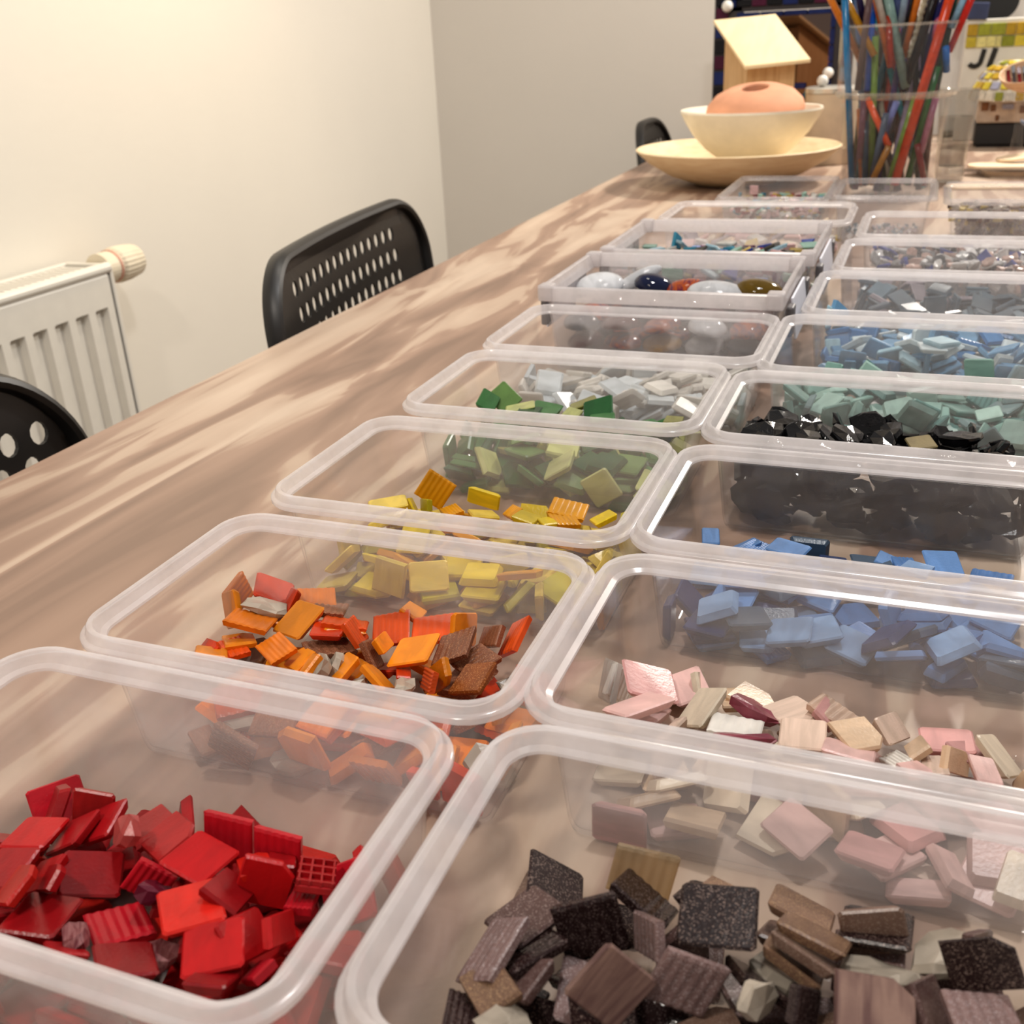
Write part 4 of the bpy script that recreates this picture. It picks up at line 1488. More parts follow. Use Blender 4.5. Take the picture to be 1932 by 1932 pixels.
'L7 *': '''-1918 10475 290 0 -951 -305 0 188 205 30
-1645 9946 295 976 0 0 -215 110 132 40
-2402 11121 290 0 -61 -997 0 93 119 30
-2190 11259 295 0 -589 807 0 107 197 40
-1107 11146 290 0 999 -17 0 219 118 30
-1441 9890 290 0 -935 -353 0 94 157 30
-1896 9864 295 0 746 665 0 153 135 40
-1259 10293 295 986 0 0 159 133 165 40
-2056 9941 290 954 0 0 296 68 143 30
-983 10088 295 0 994 100 0 89 194 40
-2342 10861 308 106 983 -146 -16 85 176 30
-1306 10153 295 507 0 0 -861 61 164 40
-2493 11122 309 363 -123 -32 922 109 113 30
-1819 9884 328 224 -143 -963 7 165 115 30
-1500 11114 325 634 0 0 -772 72 144 40
-2681 10270 290 0 496 867 0 167 122 30
-2441 10741 320 106 -463 873 -102 60 170 40
-1067 10270 343 947 -56 86 -301 209 204 40
-1429 10273 311 100 -225 968 23 209 133 30
-2557 10682 295 858 0 0 -511 118 127 40
-1526 10683 360 936 0 0 -349 170 131 30
-2588 10154 295 193 0 0 980 74 112 40
-1064 10059 342 309 -309 -635 635 125 133 30
-1994 10669 295 675 0 0 -737 76 188 40
-2620 11005 290 891 0 0 -452 106 155 30
-1655 10768 346 232 551 791 121 86 217 30
-1470 10122 349 720 -196 500 437 114 191 40
-1065 10249 385 85 -331 -937 59 218 190 40
-2487 9989 290 0 597 -801 0 216 121 30
-1816 11062 336 441 5 -21 -896 176 121 40
-2740 10165 352 833 57 539 102 122 137 40
-2064 11093 326 925 73 271 -250 141 192 30
-2726 10356 325 995 0 0 90 72 195 40
-1588 10885 336 169 890 399 132 66 216 30
-2707 11123 290 0 997 56 0 154 110 30
-1770 10885 337 272 -192 -103 936 118 160 40
-1081 11281 345 0 0 -441 896 143 154 30
-1898 10747 330 10 979 -193 -41 195 178 30
-1173 10149 377 63 -97 -444 -887 98 197 30
-1541 10229 364 508 476 -578 423 94 195 40
-1029 10510 352 571 29 75 -816 141 175 40
-1779 10437 320 115 188 -974 -4 140 178 30
-2316 10550 325 0 959 281 0 75 154 40
-2333 10181 290 466 0 0 884 127 154 30
-1749 10540 346 684 70 91 719 191 192 40
-1686 10871 336 165 -776 591 -142 98 216 30
-1217 11010 290 993 0 0 -105 100 152 30
-1338 10755 295 0 972 -230 0 72 217 40
-2552 10935 295 398 0 0 916 60 132 40
-1259 11285 317 322 -629 322 629 83 131 40
-1097 10577 319 578 77 123 -802 103 208 40
-1601 9905 341 129 -175 -965 -141 181 206 30
-1987 9912 348 622 -404 565 358 72 140 40
-1757 10017 318 21 -187 975 -109 66 217 40
-1998 10980 335 13 401 -914 -29 181 147 30
-1498 10484 327 121 325 -878 -327 96 124 30
-1926 10197 295 0 -297 954 0 82 159 40
-1328 9805 295 706 0 0 706 51 116 40
-1552 10098 414 768 208 90 -597 123 183 40
-2449 11263 373 608 608 360 360 149 195 40
-2108 10084 372 151 -353 -922 35 135 215 40
-2159 9795 329 500 499 500 -500 108 201 30
-2297 9904 323 172 -661 -725 72 71 144 40
-2423 9927 321 169 143 -25 974 188 214 40
-1802 10170 337 526 -37 -23 -848 164 162 30
-1624 11030 351 43 787 609 -78 143 206 30
-2714 9964 295 0 605 -795 0 118 125 40
-1252 10974 331 13 -510 857 50 109 130 40
-1196 9886 327 703 -69 -703 -69 103 200 40
-1987 10576 345 216 -216 673 -673 95 140 40
-1492 11237 340 107 149 982 -26 203 113 40
-1082 9987 342 168 -168 -686 686 142 134 40
-2407 10647 311 428 562 428 -562 72 117 30
-1502 10813 341 770 -301 553 90 54 203 40
-1150 11135 320 0 -742 -669 0 189 218 30
-1082 9835 318 335 -622 -335 -622 85 152 30
-2230 9964 352 150 -104 108 -976 103 195 30
-2054 10506 416 24 -326 -922 -204 114 198 30
-1215 10401 330 968 -5 5 -247 140 207 30
-2363 11194 336 874 -124 345 316 145 141 30
-1675 11223 330 0 597 -801 0 101 116 30
-1228 10754 330 690 0 0 -723 74 182 30
-1683 10144 321 176 454 -92 867 92 174 30
-1768 10276 351 964 -135 106 199 58 127 30
-2155 10514 325 0 -430 902 0 95 212 40
-1692 10345 367 16 -856 513 -39 168 122 40
-941 11033 352 2 706 -2 706 153 176 40
-1934 10634 399 476 -481 -275 -681 118 162 30
-2207 10492 360 0 -576 -816 0 84 210 30
-1297 10285 367 3 -517 -855 4 94 217 40
-2475 10404 335 0 760 -649 0 72 161 40
-2233 10416 309 55 -944 214 242 70 133 40
-1037 10692 335 0 578 -815 0 120 205 40
-1532 10368 366 103 768 -512 -367 136 172 40
-1347 11004 361 927 -127 -164 311 175 147 40
-2096 9904 378 748 -41 -547 -370 158 175 30
-2661 10324 359 126 -362 -919 78 54 173 40
-2682 10592 347 990 67 -119 -8 215 131 30
-2233 11021 339 140 928 338 -53 81 213 30
-1727 10540 381 85 773 -622 -77 96 193 40
-2631 10666 333 83 -978 151 -110 55 204 40
-1381 10720 341 956 -59 -99 267 101 129 40
-2020 10395 332 295 850 350 -255 89 113 30
-1386 11038 384 950 -20 -206 -229 135 190 40
-2088 10662 335 932 45 -125 335 120 206 30
-2358 10322 351 15 -330 925 185 138 144 40
-2580 10246 361 194 -61 -976 -71 175 197 30
-1040 11188 363 556 83 -56 824 136 192 30
-1829 10063 369 993 92 -42 -33 135 152 30
-2261 10771 347 985 -79 84 120 92 217 30
-2326 10963 317 23 488 865 -105 164 195 30
-1358 10506 342 26 -836 -520 166 201 202 30
-1884 11166 371 990 -15 -16 -132 194 172 40
-1321 10842 347 588 -71 218 774 110 168 30
-2319 9936 410 937 46 -149 -309 214 205 30
-2225 9851 368 30 -706 696 123 75 131 40
-2028 10243 328 534 -105 -161 822 146 184 40
-2581 10918 335 0 -934 356 0 107 162 40
-1405 9946 317 972 -88 65 -205 129 213 30
-2709 11131 325 732 0 0 -679 121 151 40
-1883 10878 346 114 909 384 -105 45 158 30''',
'L8 *': '''-987 12404 35 713 0 0 -700 200 200 40
-2662 12827 106 124 -648 -742 -108 200 200 40
-2646 12908 64 446 529 607 -388 90 200 40
-2356 12678 91 152 952 214 -149 200 200 40
-950 12402 156 322 443 675 492 200 200 40
-1417 12674 129 261 -375 881 117 160 200 40
-1781 12375 69 695 128 128 694 200 200 40
-1786 12634 62 980 -44 89 -166 200 200 40
-1596 12773 126 455 -216 -141 851 200 200 40
-2447 12859 99 155 843 378 -346 200 200 40
-1004 12981 75 0 -780 624 0 200 200 40
-1734 13124 130 938 -59 -97 -323 100 200 40
-2423 12534 75 485 0 0 -873 200 200 40
-2410 13054 73 418 -180 88 885 200 200 40
-962 12684 94 230 638 690 248 200 200 40
-1509 12445 112 153 -981 -109 11 200 200 40
-1647 13217 189 23 -181 88 978 200 200 40
-2634 12614 79 506 199 124 -829 200 200 40
-2229 12860 92 83 992 -50 73 200 200 40
-1902 12997 167 823 64 10 -563 200 200 40
-1216 12751 93 17 -788 571 224 200 200 40
-1696 12375 87 677 203 203 677 200 200 40
-1221 13097 155 167 -687 167 686 200 200 40
-1922 12516 147 935 -57 154 -311 90 200 40
-2033 12456 118 39 42 17 997 200 200 40
-2016 12310 123 407 472 566 -539 90 200 40
-1190 12320 120 703 -698 -73 106 200 200 40
-1646 12662 138 639 -178 -187 723 200 200 40
-1293 13073 172 9 691 -143 707 200 200 40
-1447 12536 188 127 850 505 -66 200 200 40
-1341 12404 132 108 -807 569 110 200 200 40
-1556 13283 157 767 41 -152 -620 200 200 40
-992 12665 120 323 -343 875 -99 200 200 40
-1120 12460 133 197 -705 -642 -223 200 200 40
-2134 13044 208 202 -650 -729 -52 200 200 40
-1120 12576 165 188 288 702 -622 200 200 40
-1047 12733 149 57 -947 162 -266 200 200 40
-2054 12542 158 101 41 20 993 100 200 40
-2369 12435 115 438 0 0 898 130 200 40
-2274 13321 150 688 -477 -506 -204 200 200 40
-2187 13034 148 71 -936 342 20 160 200 40
-966 13304 116 32 1 -998 -22 200 200 40
-1092 12699 168 740 -165 -216 614 200 200 40
-1557 12875 213 272 646 707 82 200 200 40
-1858 12542 167 278 156 51 945 200 200 40
-2079 12792 157 993 34 67 -74 200 200 40
-1443 13094 168 647 85 29 755 200 200 40
-1051 13139 158 557 -31 25 -828 200 200 40
-1604 12377 150 47 -701 705 88 200 200 40
-1213 12675 234 94 226 -139 -958 200 200 40
-2269 12838 162 135 -641 733 -176 200 200 40
-2499 13298 77 164 -706 669 -156 200 200 40
-1145 12707 200 704 -172 -146 672 200 200 40
-1822 12396 196 479 109 -232 838 130 200 40
-2257 13192 137 784 -423 -42 449 200 200 40
-2709 13133 114 528 15 -848 10 200 200 40
-2574 13286 85 750 153 -166 -621 200 200 40
-1384 12802 199 246 964 -90 -5 200 200 40
-1986 12847 198 46 -995 -68 18 200 200 40
-1442 12889 201 957 -238 65 150 90 200 40
-2173 12560 152 830 76 -314 -453 200 200 40
-1276 13243 171 415 -199 -417 -782 200 200 40
-2623 13065 110 457 -253 413 -745 200 200 40
-1791 12725 200 142 -235 -960 -30 200 200 40
-1107 13337 229 232 -132 837 476 200 200 40
-903 13256 230 496 -443 -524 531 200 200 40''',
'R1 *': '''-540 1724 35 0 937 -346 0 200 200 40
-955 2319 95 0 706 0 706 160 200 40
484 1907 55 27 256 -960 -102 160 200 40
-508 1820 78 149 958 -230 -76 200 200 40
283 1610 57 83 -604 -791 -15 200 200 40
391 2217 116 692 713 75 72 100 200 40
-781 1703 35 0 999 7 0 200 200 40
-417 2300 35 0 998 54 0 200 200 40
563 2074 80 702 -81 702 81 130 200 40
-184 2103 35 841 0 0 540 200 200 40
-461 2029 108 274 -896 338 72 200 200 40
331 2348 107 506 367 252 -738 200 200 40
-616 1683 150 733 -263 404 477 200 200 40
-348 1861 89 793 231 172 535 200 200 40
0 2264 35 0 -658 -752 0 90 200 40
171 1609 111 615 -6 84 -782 200 200 40
-62 1609 75 888 0 0 458 160 200 40
408 1603 81 161 -621 -756 124 200 200 40
-663 2122 108 169 846 501 55 200 200 40
-254 2052 75 542 0 0 -839 100 200 40
12 1625 35 831 0 0 555 200 200 40
-96 1878 69 425 145 32 -892 200 200 40
205 2179 57 151 -18 112 -981 200 200 40
270 2104 133 93 678 -727 -36 130 200 40
134 2284 107 300 -140 196 922 200 200 40
505 1591 82 978 7 204 1 200 200 40
-690 2387 52 98 -700 700 98 130 200 40
-210 2220 78 15 499 851 -153 200 200 40
-852 1748 147 103 -198 -878 421 200 200 40
-876 2124 69 20 110 977 175 100 200 40
14 2119 116 220 -231 685 -653 200 200 40
197 2059 109 33 -752 -650 95 200 200 40
-704 1591 114 880 435 -42 -180 200 200 40
-3 1916 141 950 120 -87 -272 200 200 40
-384 1529 125 36 -107 688 -716 200 200 40
-158 1889 137 775 283 -174 -535 200 200 40
-876 1586 117 280 587 226 -724 200 200 40
-583 1791 151 793 -56 186 576 200 200 40
-427 2248 156 714 162 656 -177 200 200 40
498 1897 139 436 -507 374 641 130 200 40
-198 1764 118 111 -286 -169 936 200 200 40
-99 2292 84 65 50 -986 136 100 200 40
304 1831 89 114 182 -968 -119 200 200 40
-873 1950 103 706 12 108 698 200 200 40
-199 1505 164 568 -568 419 419 200 200 40
-751 1879 124 60 -888 -227 392 200 200 40
516 2289 105 422 -45 904 21 200 200 40
-698 1878 126 326 -447 -800 227 200 200 40
-628 1978 186 754 -65 152 -634 200 200 40
34 1685 133 894 -136 -274 325 100 200 40
89 2352 180 68 -987 -3 -138 200 200 40
385 1795 128 182 301 -935 -22 90 200 40
-307 2013 150 261 -333 -905 -4 90 200 40
-343 1671 130 116 133 -967 -178 200 200 40
301 2025 171 586 110 -9 801 200 200 40
282 1876 202 589 -32 77 -803 200 200 40
585 1767 150 362 607 362 607 200 200 40
98 1564 183 188 -676 676 218 160 200 40
180 1761 167 896 -6 81 -435 200 200 40
488 2084 148 565 -175 -144 792 160 200 40
-268 1618 225 66 -238 802 -542 200 200 40
-561 1887 214 292 -468 -831 57 200 200 40
-46 1848 236 904 -80 316 273 200 200 40
456 1937 240 136 340 -910 189 200 200 40
93 1579 242 7 23 -287 956 200 200 40
99 1962 232 823 54 -117 -552 200 200 40
262 1728 221 873 162 -51 454 200 200 40
290 1689 248 161 -2 170 -971 200 200 40
-488 1625 222 194 701 523 -442 100 200 40''',
'R2 *': '''-67 3096 35 626 0 0 778 200 200 40
147 3296 55 411 -210 98 881 100 200 40
194 2936 35 0 -550 834 0 90 200 40
-184 3346 35 0 596 -802 0 130 200 40
-766 2785 95 499 499 500 -500 160 200 40
-707 2937 96 99 -304 890 -322 200 200 40
-839 3341 35 0 173 984 0 100 200 40
-260 3179 61 43 844 526 86 200 200 40
-704 3170 35 860 0 0 -509 200 200 40
445 2918 60 564 106 73 -814 200 200 40
-393 3436 35 992 0 0 120 160 200 40
523 3069 35 167 0 0 -985 100 200 40
189 3110 74 5 372 -927 -17 160 200 40
347 3412 35 659 0 0 751 100 200 40
-598 3444 56 959 46 -68 -266 160 200 40
-598 2916 35 837 0 0 -546 160 200 40
226 2810 54 703 -70 -70 703 90 200 40
9 3448 35 0 473 880 0 130 200 40
-504 3270 59 61 600 790 98 130 200 40
-848 3098 61 696 110 -31 -707 130 200 40
272 3200 89 125 -397 -866 273 200 200 40
-207 3577 35 288 0 0 956 160 200 40
474 3189 84 949 -2 76 301 200 200 40
-520 2866 109 695 -129 129 695 200 200 40
-834 3401 75 824 0 0 564 200 200 40
-820 3187 136 51 19 350 934 200 200 40
125 2915 79 379 -45 1 923 160 200 40
-467 3222 104 830 -24 -112 544 200 200 40
-648 3394 86 44 -967 235 -70 100 200 40
-301 3293 96 66 101 0 -992 200 200 40
-254 2956 70 549 155 105 -813 200 200 40
-619 3025 131 315 909 242 120 200 200 40
-266 3111 161 387 667 329 -544 160 200 40
-749 3583 35 0 982 -181 0 160 200 40
-82 3034 155 656 263 -656 263 200 200 40
313 2875 115 90 956 129 -243 100 200 40
-196 3167 145 439 -459 -523 -567 100 200 40
-441 3065 136 253 103 881 383 200 200 40
-766 3602 93 409 -6 98 906 90 200 40
466 2972 116 120 -991 -1 -45 200 200 40
-176 2921 112 441 141 124 -876 160 200 40
-684 3180 156 398 -440 596 -540 200 200 40
506 2876 138 125 -982 127 -29 100 200 40
570 3338 96 46 -602 -157 780 100 200 40
175 3041 121 24 919 390 13 160 200 40
-2 3077 126 110 -370 883 -262 130 200 40
34 3162 144 312 834 445 -85 160 200 40
66 2872 116 810 -38 -23 583 130 200 40''',
'R3 *': '''-252 4389 64 215 -502 -826 -130 130 200 40
-813 4789 35 0 791 -611 0 200 200 40
-715 4204 35 277 0 0 -960 200 200 40
209 4718 35 0 22 -999 0 200 200 40
-240 4203 52 83 -967 -238 20 200 200 40
318 4202 35 0 811 -583 0 200 200 40
-341 4486 35 0 258 -965 0 200 200 40
-668 4670 73 931 -15 359 38 130 200 40
572 4770 109 883 0 -467 0 200 200 40
56 4575 64 74 611 -58 785 90 200 40
261 4814 75 279 0 0 959 200 200 40
306 4176 75 0 962 -268 0 100 200 40
411 4620 60 41 313 -940 -122 200 200 40
-27 4357 53 868 80 45 486 130 200 40
252 4441 35 690 0 0 722 160 200 40
-101 4883 35 0 -898 -437 0 200 200 40
-362 5005 115 706 -706 1 1 200 200 40
-852 4393 102 0 -400 0 -915 200 200 40
-722 4204 75 976 0 0 213 200 200 40
121 4160 109 123 650 -696 278 200 200 40
-829 4748 75 0 30 -999 0 200 200 40
-453 4183 35 360 0 0 -932 130 200 40
-83 4222 83 164 69 -72 980 200 200 40
-493 4578 75 865 -1 1 500 160 200 40
-717 4179 115 650 0 0 -758 200 200 40
410 4782 122 14 876 -478 31 200 200 40
147 4285 132 754 -360 -59 545 200 200 40
-498 4379 78 715 129 -95 679 160 200 40
-721 4511 63 142 -387 909 -36 100 200 40
464 4503 68 288 106 -78 947 200 200 40
-499 4181 75 996 1 0 83 160 200 40
-106 4573 35 966 0 0 255 200 200 40
326 4348 110 875 -144 -100 449 200 200 40
512 4359 70 550 -7 132 -823 200 200 40
-34 4811 75 231 0 0 -972 200 200 40
-438 4338 114 149 -623 -748 -167 90 200 40
-392 4834 77 0 -702 -710 20 200 200 40
-241 4231 127 809 70 -57 -580 200 200 40
-649 4399 137 757 91 -68 641 200 200 40
56 4204 173 27 917 -230 322 200 200 40
70 4492 115 558 -78 -823 -53 200 200 40
-354 4166 143 4 119 34 -991 200 200 40
-911 4194 115 504 -504 495 -495 130 200 40
-315 4849 115 5 -582 -812 21 200 200 40
-78 4793 115 712 -1 0 701 200 200 40
-268 4612 98 776 95 40 621 200 200 40
532 4120 101 570 -270 397 665 130 200 40
514 4574 126 970 133 88 -176 200 200 40
-555 4197 164 979 -52 3 194 200 200 40
318 4213 171 10 959 160 229 200 200 40
-434 4568 142 856 -46 -90 506 200 200 40
-430 4521 184 91 366 924 43 200 200 40
-162 4967 76 670 26 -164 -723 100 200 40
526 4161 112 354 576 -660 325 200 200 40
217 4485 102 121 72 979 -138 200 200 40
208 4535 127 184 781 596 -1 200 200 40
-695 4226 192 197 -71 977 14 200 200 40
-542 4726 119 141 -643 669 -342 200 200 40
534 4222 150 324 942 23 -78 200 200 40
-618 4517 206 66 990 114 18 200 200 40''',
'R4 *': '''-827 5973 96 693 139 690 -150 160 200 40
436 5597 35 953 0 0 300 200 200 40
597 5644 54 944 -59 177 267 100 200 40
233 5601 84 773 -121 -169 597 200 200 40
421 5582 75 0 995 93 0 200 200 40
332 6148 96 943 126 45 -301 200 200 40
648 5543 181 690 -91 711 93 100 200 40
-805 5924 115 694 144 689 -145 200 200 40
-74 5566 35 928 0 0 371 200 200 40
581 6046 190 204 433 -101 -871 200 200 40
589 5543 113 998 -1 16 -30 200 200 40
-615 5524 35 0 813 581 0 90 200 40
-781 6291 131 190 702 670 143 200 200 40
-215 5529 75 4 -1 0 999 200 200 40
304 5445 115 706 706 0 0 200 200 40
186 5764 157 598 789 129 -31 200 200 40
619 5974 107 0 444 0 -895 200 200 40
-445 5631 77 271 -208 -45 -938 200 200 40
584 5823 177 537 -478 -170 672 200 200 40
256 5578 138 4 -208 -8 977 200 200 40
442 5664 165 729 221 -23 -646 130 200 40
-788 5725 43 982 11 60 -174 130 200 40
634 6307 114 378 597 597 378 160 200 40
675 5737 188 615 -347 -615 347 200 200 40
248 5733 141 500 616 510 -329 200 200 40
-579 5593 66 592 -128 -87 -790 200 200 40
-37 5607 144 992 -67 65 -67 200 200 40
-756 5659 133 817 209 163 509 200 200 40
-374 5714 95 921 -74 104 -364 200 200 40
-233 5566 115 0 -943 331 -1 200 200 40
23 5562 84 12 964 -258 45 200 200 40
505 5510 156 13 627 -778 -10 130 200 40
-531 5676 178 969 136 -84 -182 200 200 40
335 5923 132 154 897 -358 -205 200 200 40
-298 5547 155 1 694 719 1 200 200 40
168 5587 157 352 -169 -17 919 90 200 40
80 6296 217 104 -287 -560 769 200 200 40
-401 5509 281 509 -243 -732 -379 200 200 40
596 5839 271 423 -216 833 -281 200 200 40
337 5567 230 570 120 -148 -798 200 200 40
-598 5699 218 692 137 33 -706 200 200 40
-783 6091 80 533 463 -533 463 130 200 40
-192 5540 205 42 -761 644 -36 200 200 40
476 5542 264 118 352 -80 924 200 200 40
14 5666 170 9 802 589 -93 160 200 40
158 5529 232 11 -99 -32 994 200 200 40
498 5858 176 508 475 688 204 160 200 40
-163 5539 249 55 -134 988 1 130 200 40
31 6127 214 786 -145 74 -594 200 200 40
562 6355 195 170 -137 -758 -613 160 200 40
273 6375 215 237 237 665 -666 200 200 40
534 5558 274 244 -294 208 -899 160 200 40
-455 5612 236 901 174 115 379 90 200 40
-614 5570 211 11 120 813 568 200 200 40
336 5767 247 400 586 -702 33 200 200 40
82 5528 258 100 -12 994 29 200 200 40
-72 5908 288 558 222 23 798 200 200 40
196 5899 254 191 895 256 308 200 200 40
-438 5622 308 324 -515 -792 -4 200 200 40
-330 6101 194 78 856 -508 40 200 200 40
352 5837 241 57 -303 -264 -913 200 200 40
-261 5735 291 949 211 -76 216 200 200 40
-27 5790 274 494 406 -148 753 200 200 40
344 5539 314 23 -341 59 937 200 200 40
175 5988 310 632 -115 -235 -729 200 200 40
-650 5445 159 433 433 -558 558 200 200 40
10 5716 277 105 47 -916 -381 200 200 40
116 5928 289 946 -261 -17 185 160 200 40
-694 6348 297 19 -212 -706 -674 200 200 40
363 6075 211 141 -434 888 -27 200 200 40
139 6152 228 364 502 -774 -117 130 200 40
-743 5527 154 395 187 -536 721 200 200 40
-25 5580 321 743 89 -54 -660 200 200 40
417 6282 311 659 -60 -748 31 200 200 40
479 5838 319 932 -63 -206 287 200 200 40
-780 5693 218 300 -592 -739 106 200 200 40
-630 5524 294 633 447 313 -547 200 200 40
672 5532 338 25 -706 -25 706 200 200 40
7 5556 285 83 -807 580 -63 200 200 40
352 6057 248 891 94 -108 -428 200 200 40
-524 6200 259 153 11 985 -63 200 200 40
-501 6125 234 967 -92 -137 188 200 200 40
199 6218 277 146 638 -634 -409 200 200 40
-21 6274 190 173 358 -805 437 90 200 40
-252 6107 234 147 -10 87 984 200 200 40
-719 5840 260 880 -242 -85 -397 200 200 40
253 6249 297 142 417 -121 888 200 200 40
-334 5514 313 418 -23 634 -648 200 200 40
594 6290 197 84 330 772 534 100 200 40
327 6167 291 125 -138 -49 980 90 200 40
-552 6189 294 164 257 951 -22 200 200 40
-803 6033 317 348 -540 -674 361 200 200 40
469 5796 358 659 -159 -146 719 200 200 40
533 6224 235 25 -901 -205 -379 160 200 40
-801 6241 262 536 -95 -833 -89 200 200 40
-690 6219 332 170 147 972 -49 200 200 40
-104 6224 294 542 332 -400 658 90 200 40
539 6182 285 313 -718 581 -215 90 200 40
-714 6158 289 984 -64 -160 16 100 200 40
-636 5749 327 39 -217 -2 -974 200 200 40
-604 5718 360 199 -202 37 -957 200 200 40
-60 6336 306 800 591 -89 -35 130 200 40
428 6015 339 980 -85 -169 -31 160 200 40
-162 6292 340 515 -845 -117 -69 200 200 40
-408 6052 327 45 -962 166 206 200 200 40
326 6075 366 858 -31 -17 511 200 200 40
97 5537 369 955 1 286 63 200 200 40
349 6050 409 984 -12 -33 -168 200 200 40
-276 5500 301 531 -268 -716 -362 100 200 40
-333 6291 332 417 618 -573 -337 200 200 40
-214 5651 404 927 82 -80 -355 200 200 40''',
'R5 *': '''694 6826 35 0 6 -999 0 200 200 40
456 6862 65 852 -4 111 -510 200 200 40
762 6848 75 0 990 -136 0 200 200 40
378 7762 115 153 554 -105 810 200 200 40
286 6830 114 266 -592 667 -363 200 200 40
882 6833 110 433 -64 -896 -55 200 200 40
-605 7034 155 224 -224 670 -670 200 200 40
869 7046 75 0 -723 -690 0 200 200 40
410 7543 71 48 -988 -9 -138 200 200 40
-295 6820 140 384 921 -48 -20 200 200 40
492 7015 116 221 426 -875 -53 200 200 40
-688 7487 168 821 32 536 -190 200 200 40
-719 6858 140 339 451 486 666 200 200 40
-115 7137 149 170 -641 -738 114 200 200 40
83 6979 85 29 584 787 193 200 200 40
296 7075 136 80 740 -662 -77 200 200 40
-706 6917 202 525 283 600 532 200 200 40
-276 6974 186 44 -667 198 -715 200 200 40
756 6951 115 0 607 -793 0 200 200 40
567 6933 136 728 276 222 585 200 200 40
955 7449 195 706 1 -706 -1 200 200 40
-712 7110 195 180 -677 -134 -700 200 200 40
557 7485 97 924 45 360 -116 200 200 40
-244 6937 199 676 -322 -640 166 200 200 40
-76 7775 115 704 318 61 631 200 200 40
784 7063 151 59 585 794 -151 200 200 40
847 7267 104 204 -792 444 364 200 200 40
-107 7363 150 990 79 110 -6 200 200 40
-42 7331 199 986 -67 128 -75 200 200 40
435 7202 146 31 668 728 -143 130 200 40
-599 7514 197 833 -68 362 -410 200 200 40
362 7366 141 133 33 -989 10 200 200 40
-687 7802 147 217 461 -760 -401 90 200 40
674 7162 179 861 -78 -86 -493 200 200 40
-294 7815 171 540 544 -450 456 200 200 40
-389 7036 193 491 813 -34 308 200 200 40
892 7718 158 745 232 -447 -436 200 200 40
291 7853 115 706 706 -11 -11 100 200 40
-102 7118 186 604 175 106 769 200 200 40
628 6891 167 928 280 -202 133 90 200 40
-281 7190 194 481 773 350 213 200 200 40
929 7189 164 683 -179 -609 358 160 200 40
437 7661 166 189 -106 -30 975 160 200 40
848 7011 204 149 975 145 -65 200 200 40
139 7235 266 540 -340 -600 -480 200 200 40
536 7732 148 104 241 963 36 160 200 40
-255 7369 254 277 -849 -441 -79 130 200 40
495 7710 235 173 964 199 -17 200 200 40
373 7326 188 413 82 84 902 200 200 40
-586 6843 262 34 -804 95 -584 200 200 40
-426 7269 199 16 -491 828 -267 200 200 40
-564 7485 214 333 153 -916 -156 200 200 40
-54 6891 157 903 94 368 195 200 200 40
63 6862 169 116 876 393 -251 200 200 40
459 7042 174 181 -409 -882 138 90 200 40
387 7524 160 94 819 550 128 90 200 40
-162 7596 228 187 980 12 53 200 200 40
-240 7775 236 640 627 -304 322 200 200 40
-680 7018 334 654 -256 160 -693 200 200 40
60 6776 99 263 651 -658 -266 100 200 40
-233 7721 242 291 -398 644 583 200 200 40
-658 7661 203 128 19 847 -513 200 200 40
-466 6972 274 868 221 -174 -408 200 200 40
696 6849 218 341 -915 184 -99 200 200 40
632 7843 155 87 88 701 701 100 200 40
51 7735 203 612 165 39 771 200 200 40
714 7464 282 110 9 987 104 160 200 40
274 7434 222 195 936 289 -29 200 200 40
212 7041 222 34 -13 152 -987 200 200 40
-411 6831 245 228 -258 746 -569 200 200 40
767 7431 210 282 -836 459 -92 200 200 40
679 7649 179 168 209 962 36 160 200 40
146 7572 195 4 4 -706 -706 200 200 40
-500 7774 230 806 495 -201 -250 160 200 40
-382 7512 250 24 507 823 251 200 200 40
233 6849 183 606 248 751 -71 200 200 40
554 7155 221 988 3 -145 40 160 200 40
26 7413 278 609 -454 579 291 90 200 40
-508 7266 220 214 312 911 -160 200 200 40
272 7730 213 10 973 -32 223 200 200 40
547 6745 156 297 297 -641 641 200 200 40
790 7652 244 989 100 74 -60 200 200 40
122 6887 273 669 704 208 -111 200 200 40
160 7024 260 93 -685 711 121 200 200 40
507 7697 283 765 -145 94 619 200 200 40
103 6795 301 836 -504 161 137 200 200 40
501 7818 321 432 628 437 -476 200 200 40
-472 7333 244 263 877 397 45 160 200 40
144 7753 246 11 -621 781 46 160 200 40
644 7339 205 486 97 -48 -866 200 200 40
861 7104 298 384 -919 78 -13 200 200 40
-7 6994 279 132 -978 -82 -136 200 200 40
-144 7329 288 191 505 -835 -99 200 200 40
524 7497 222 205 -936 76 271 200 200 40''',
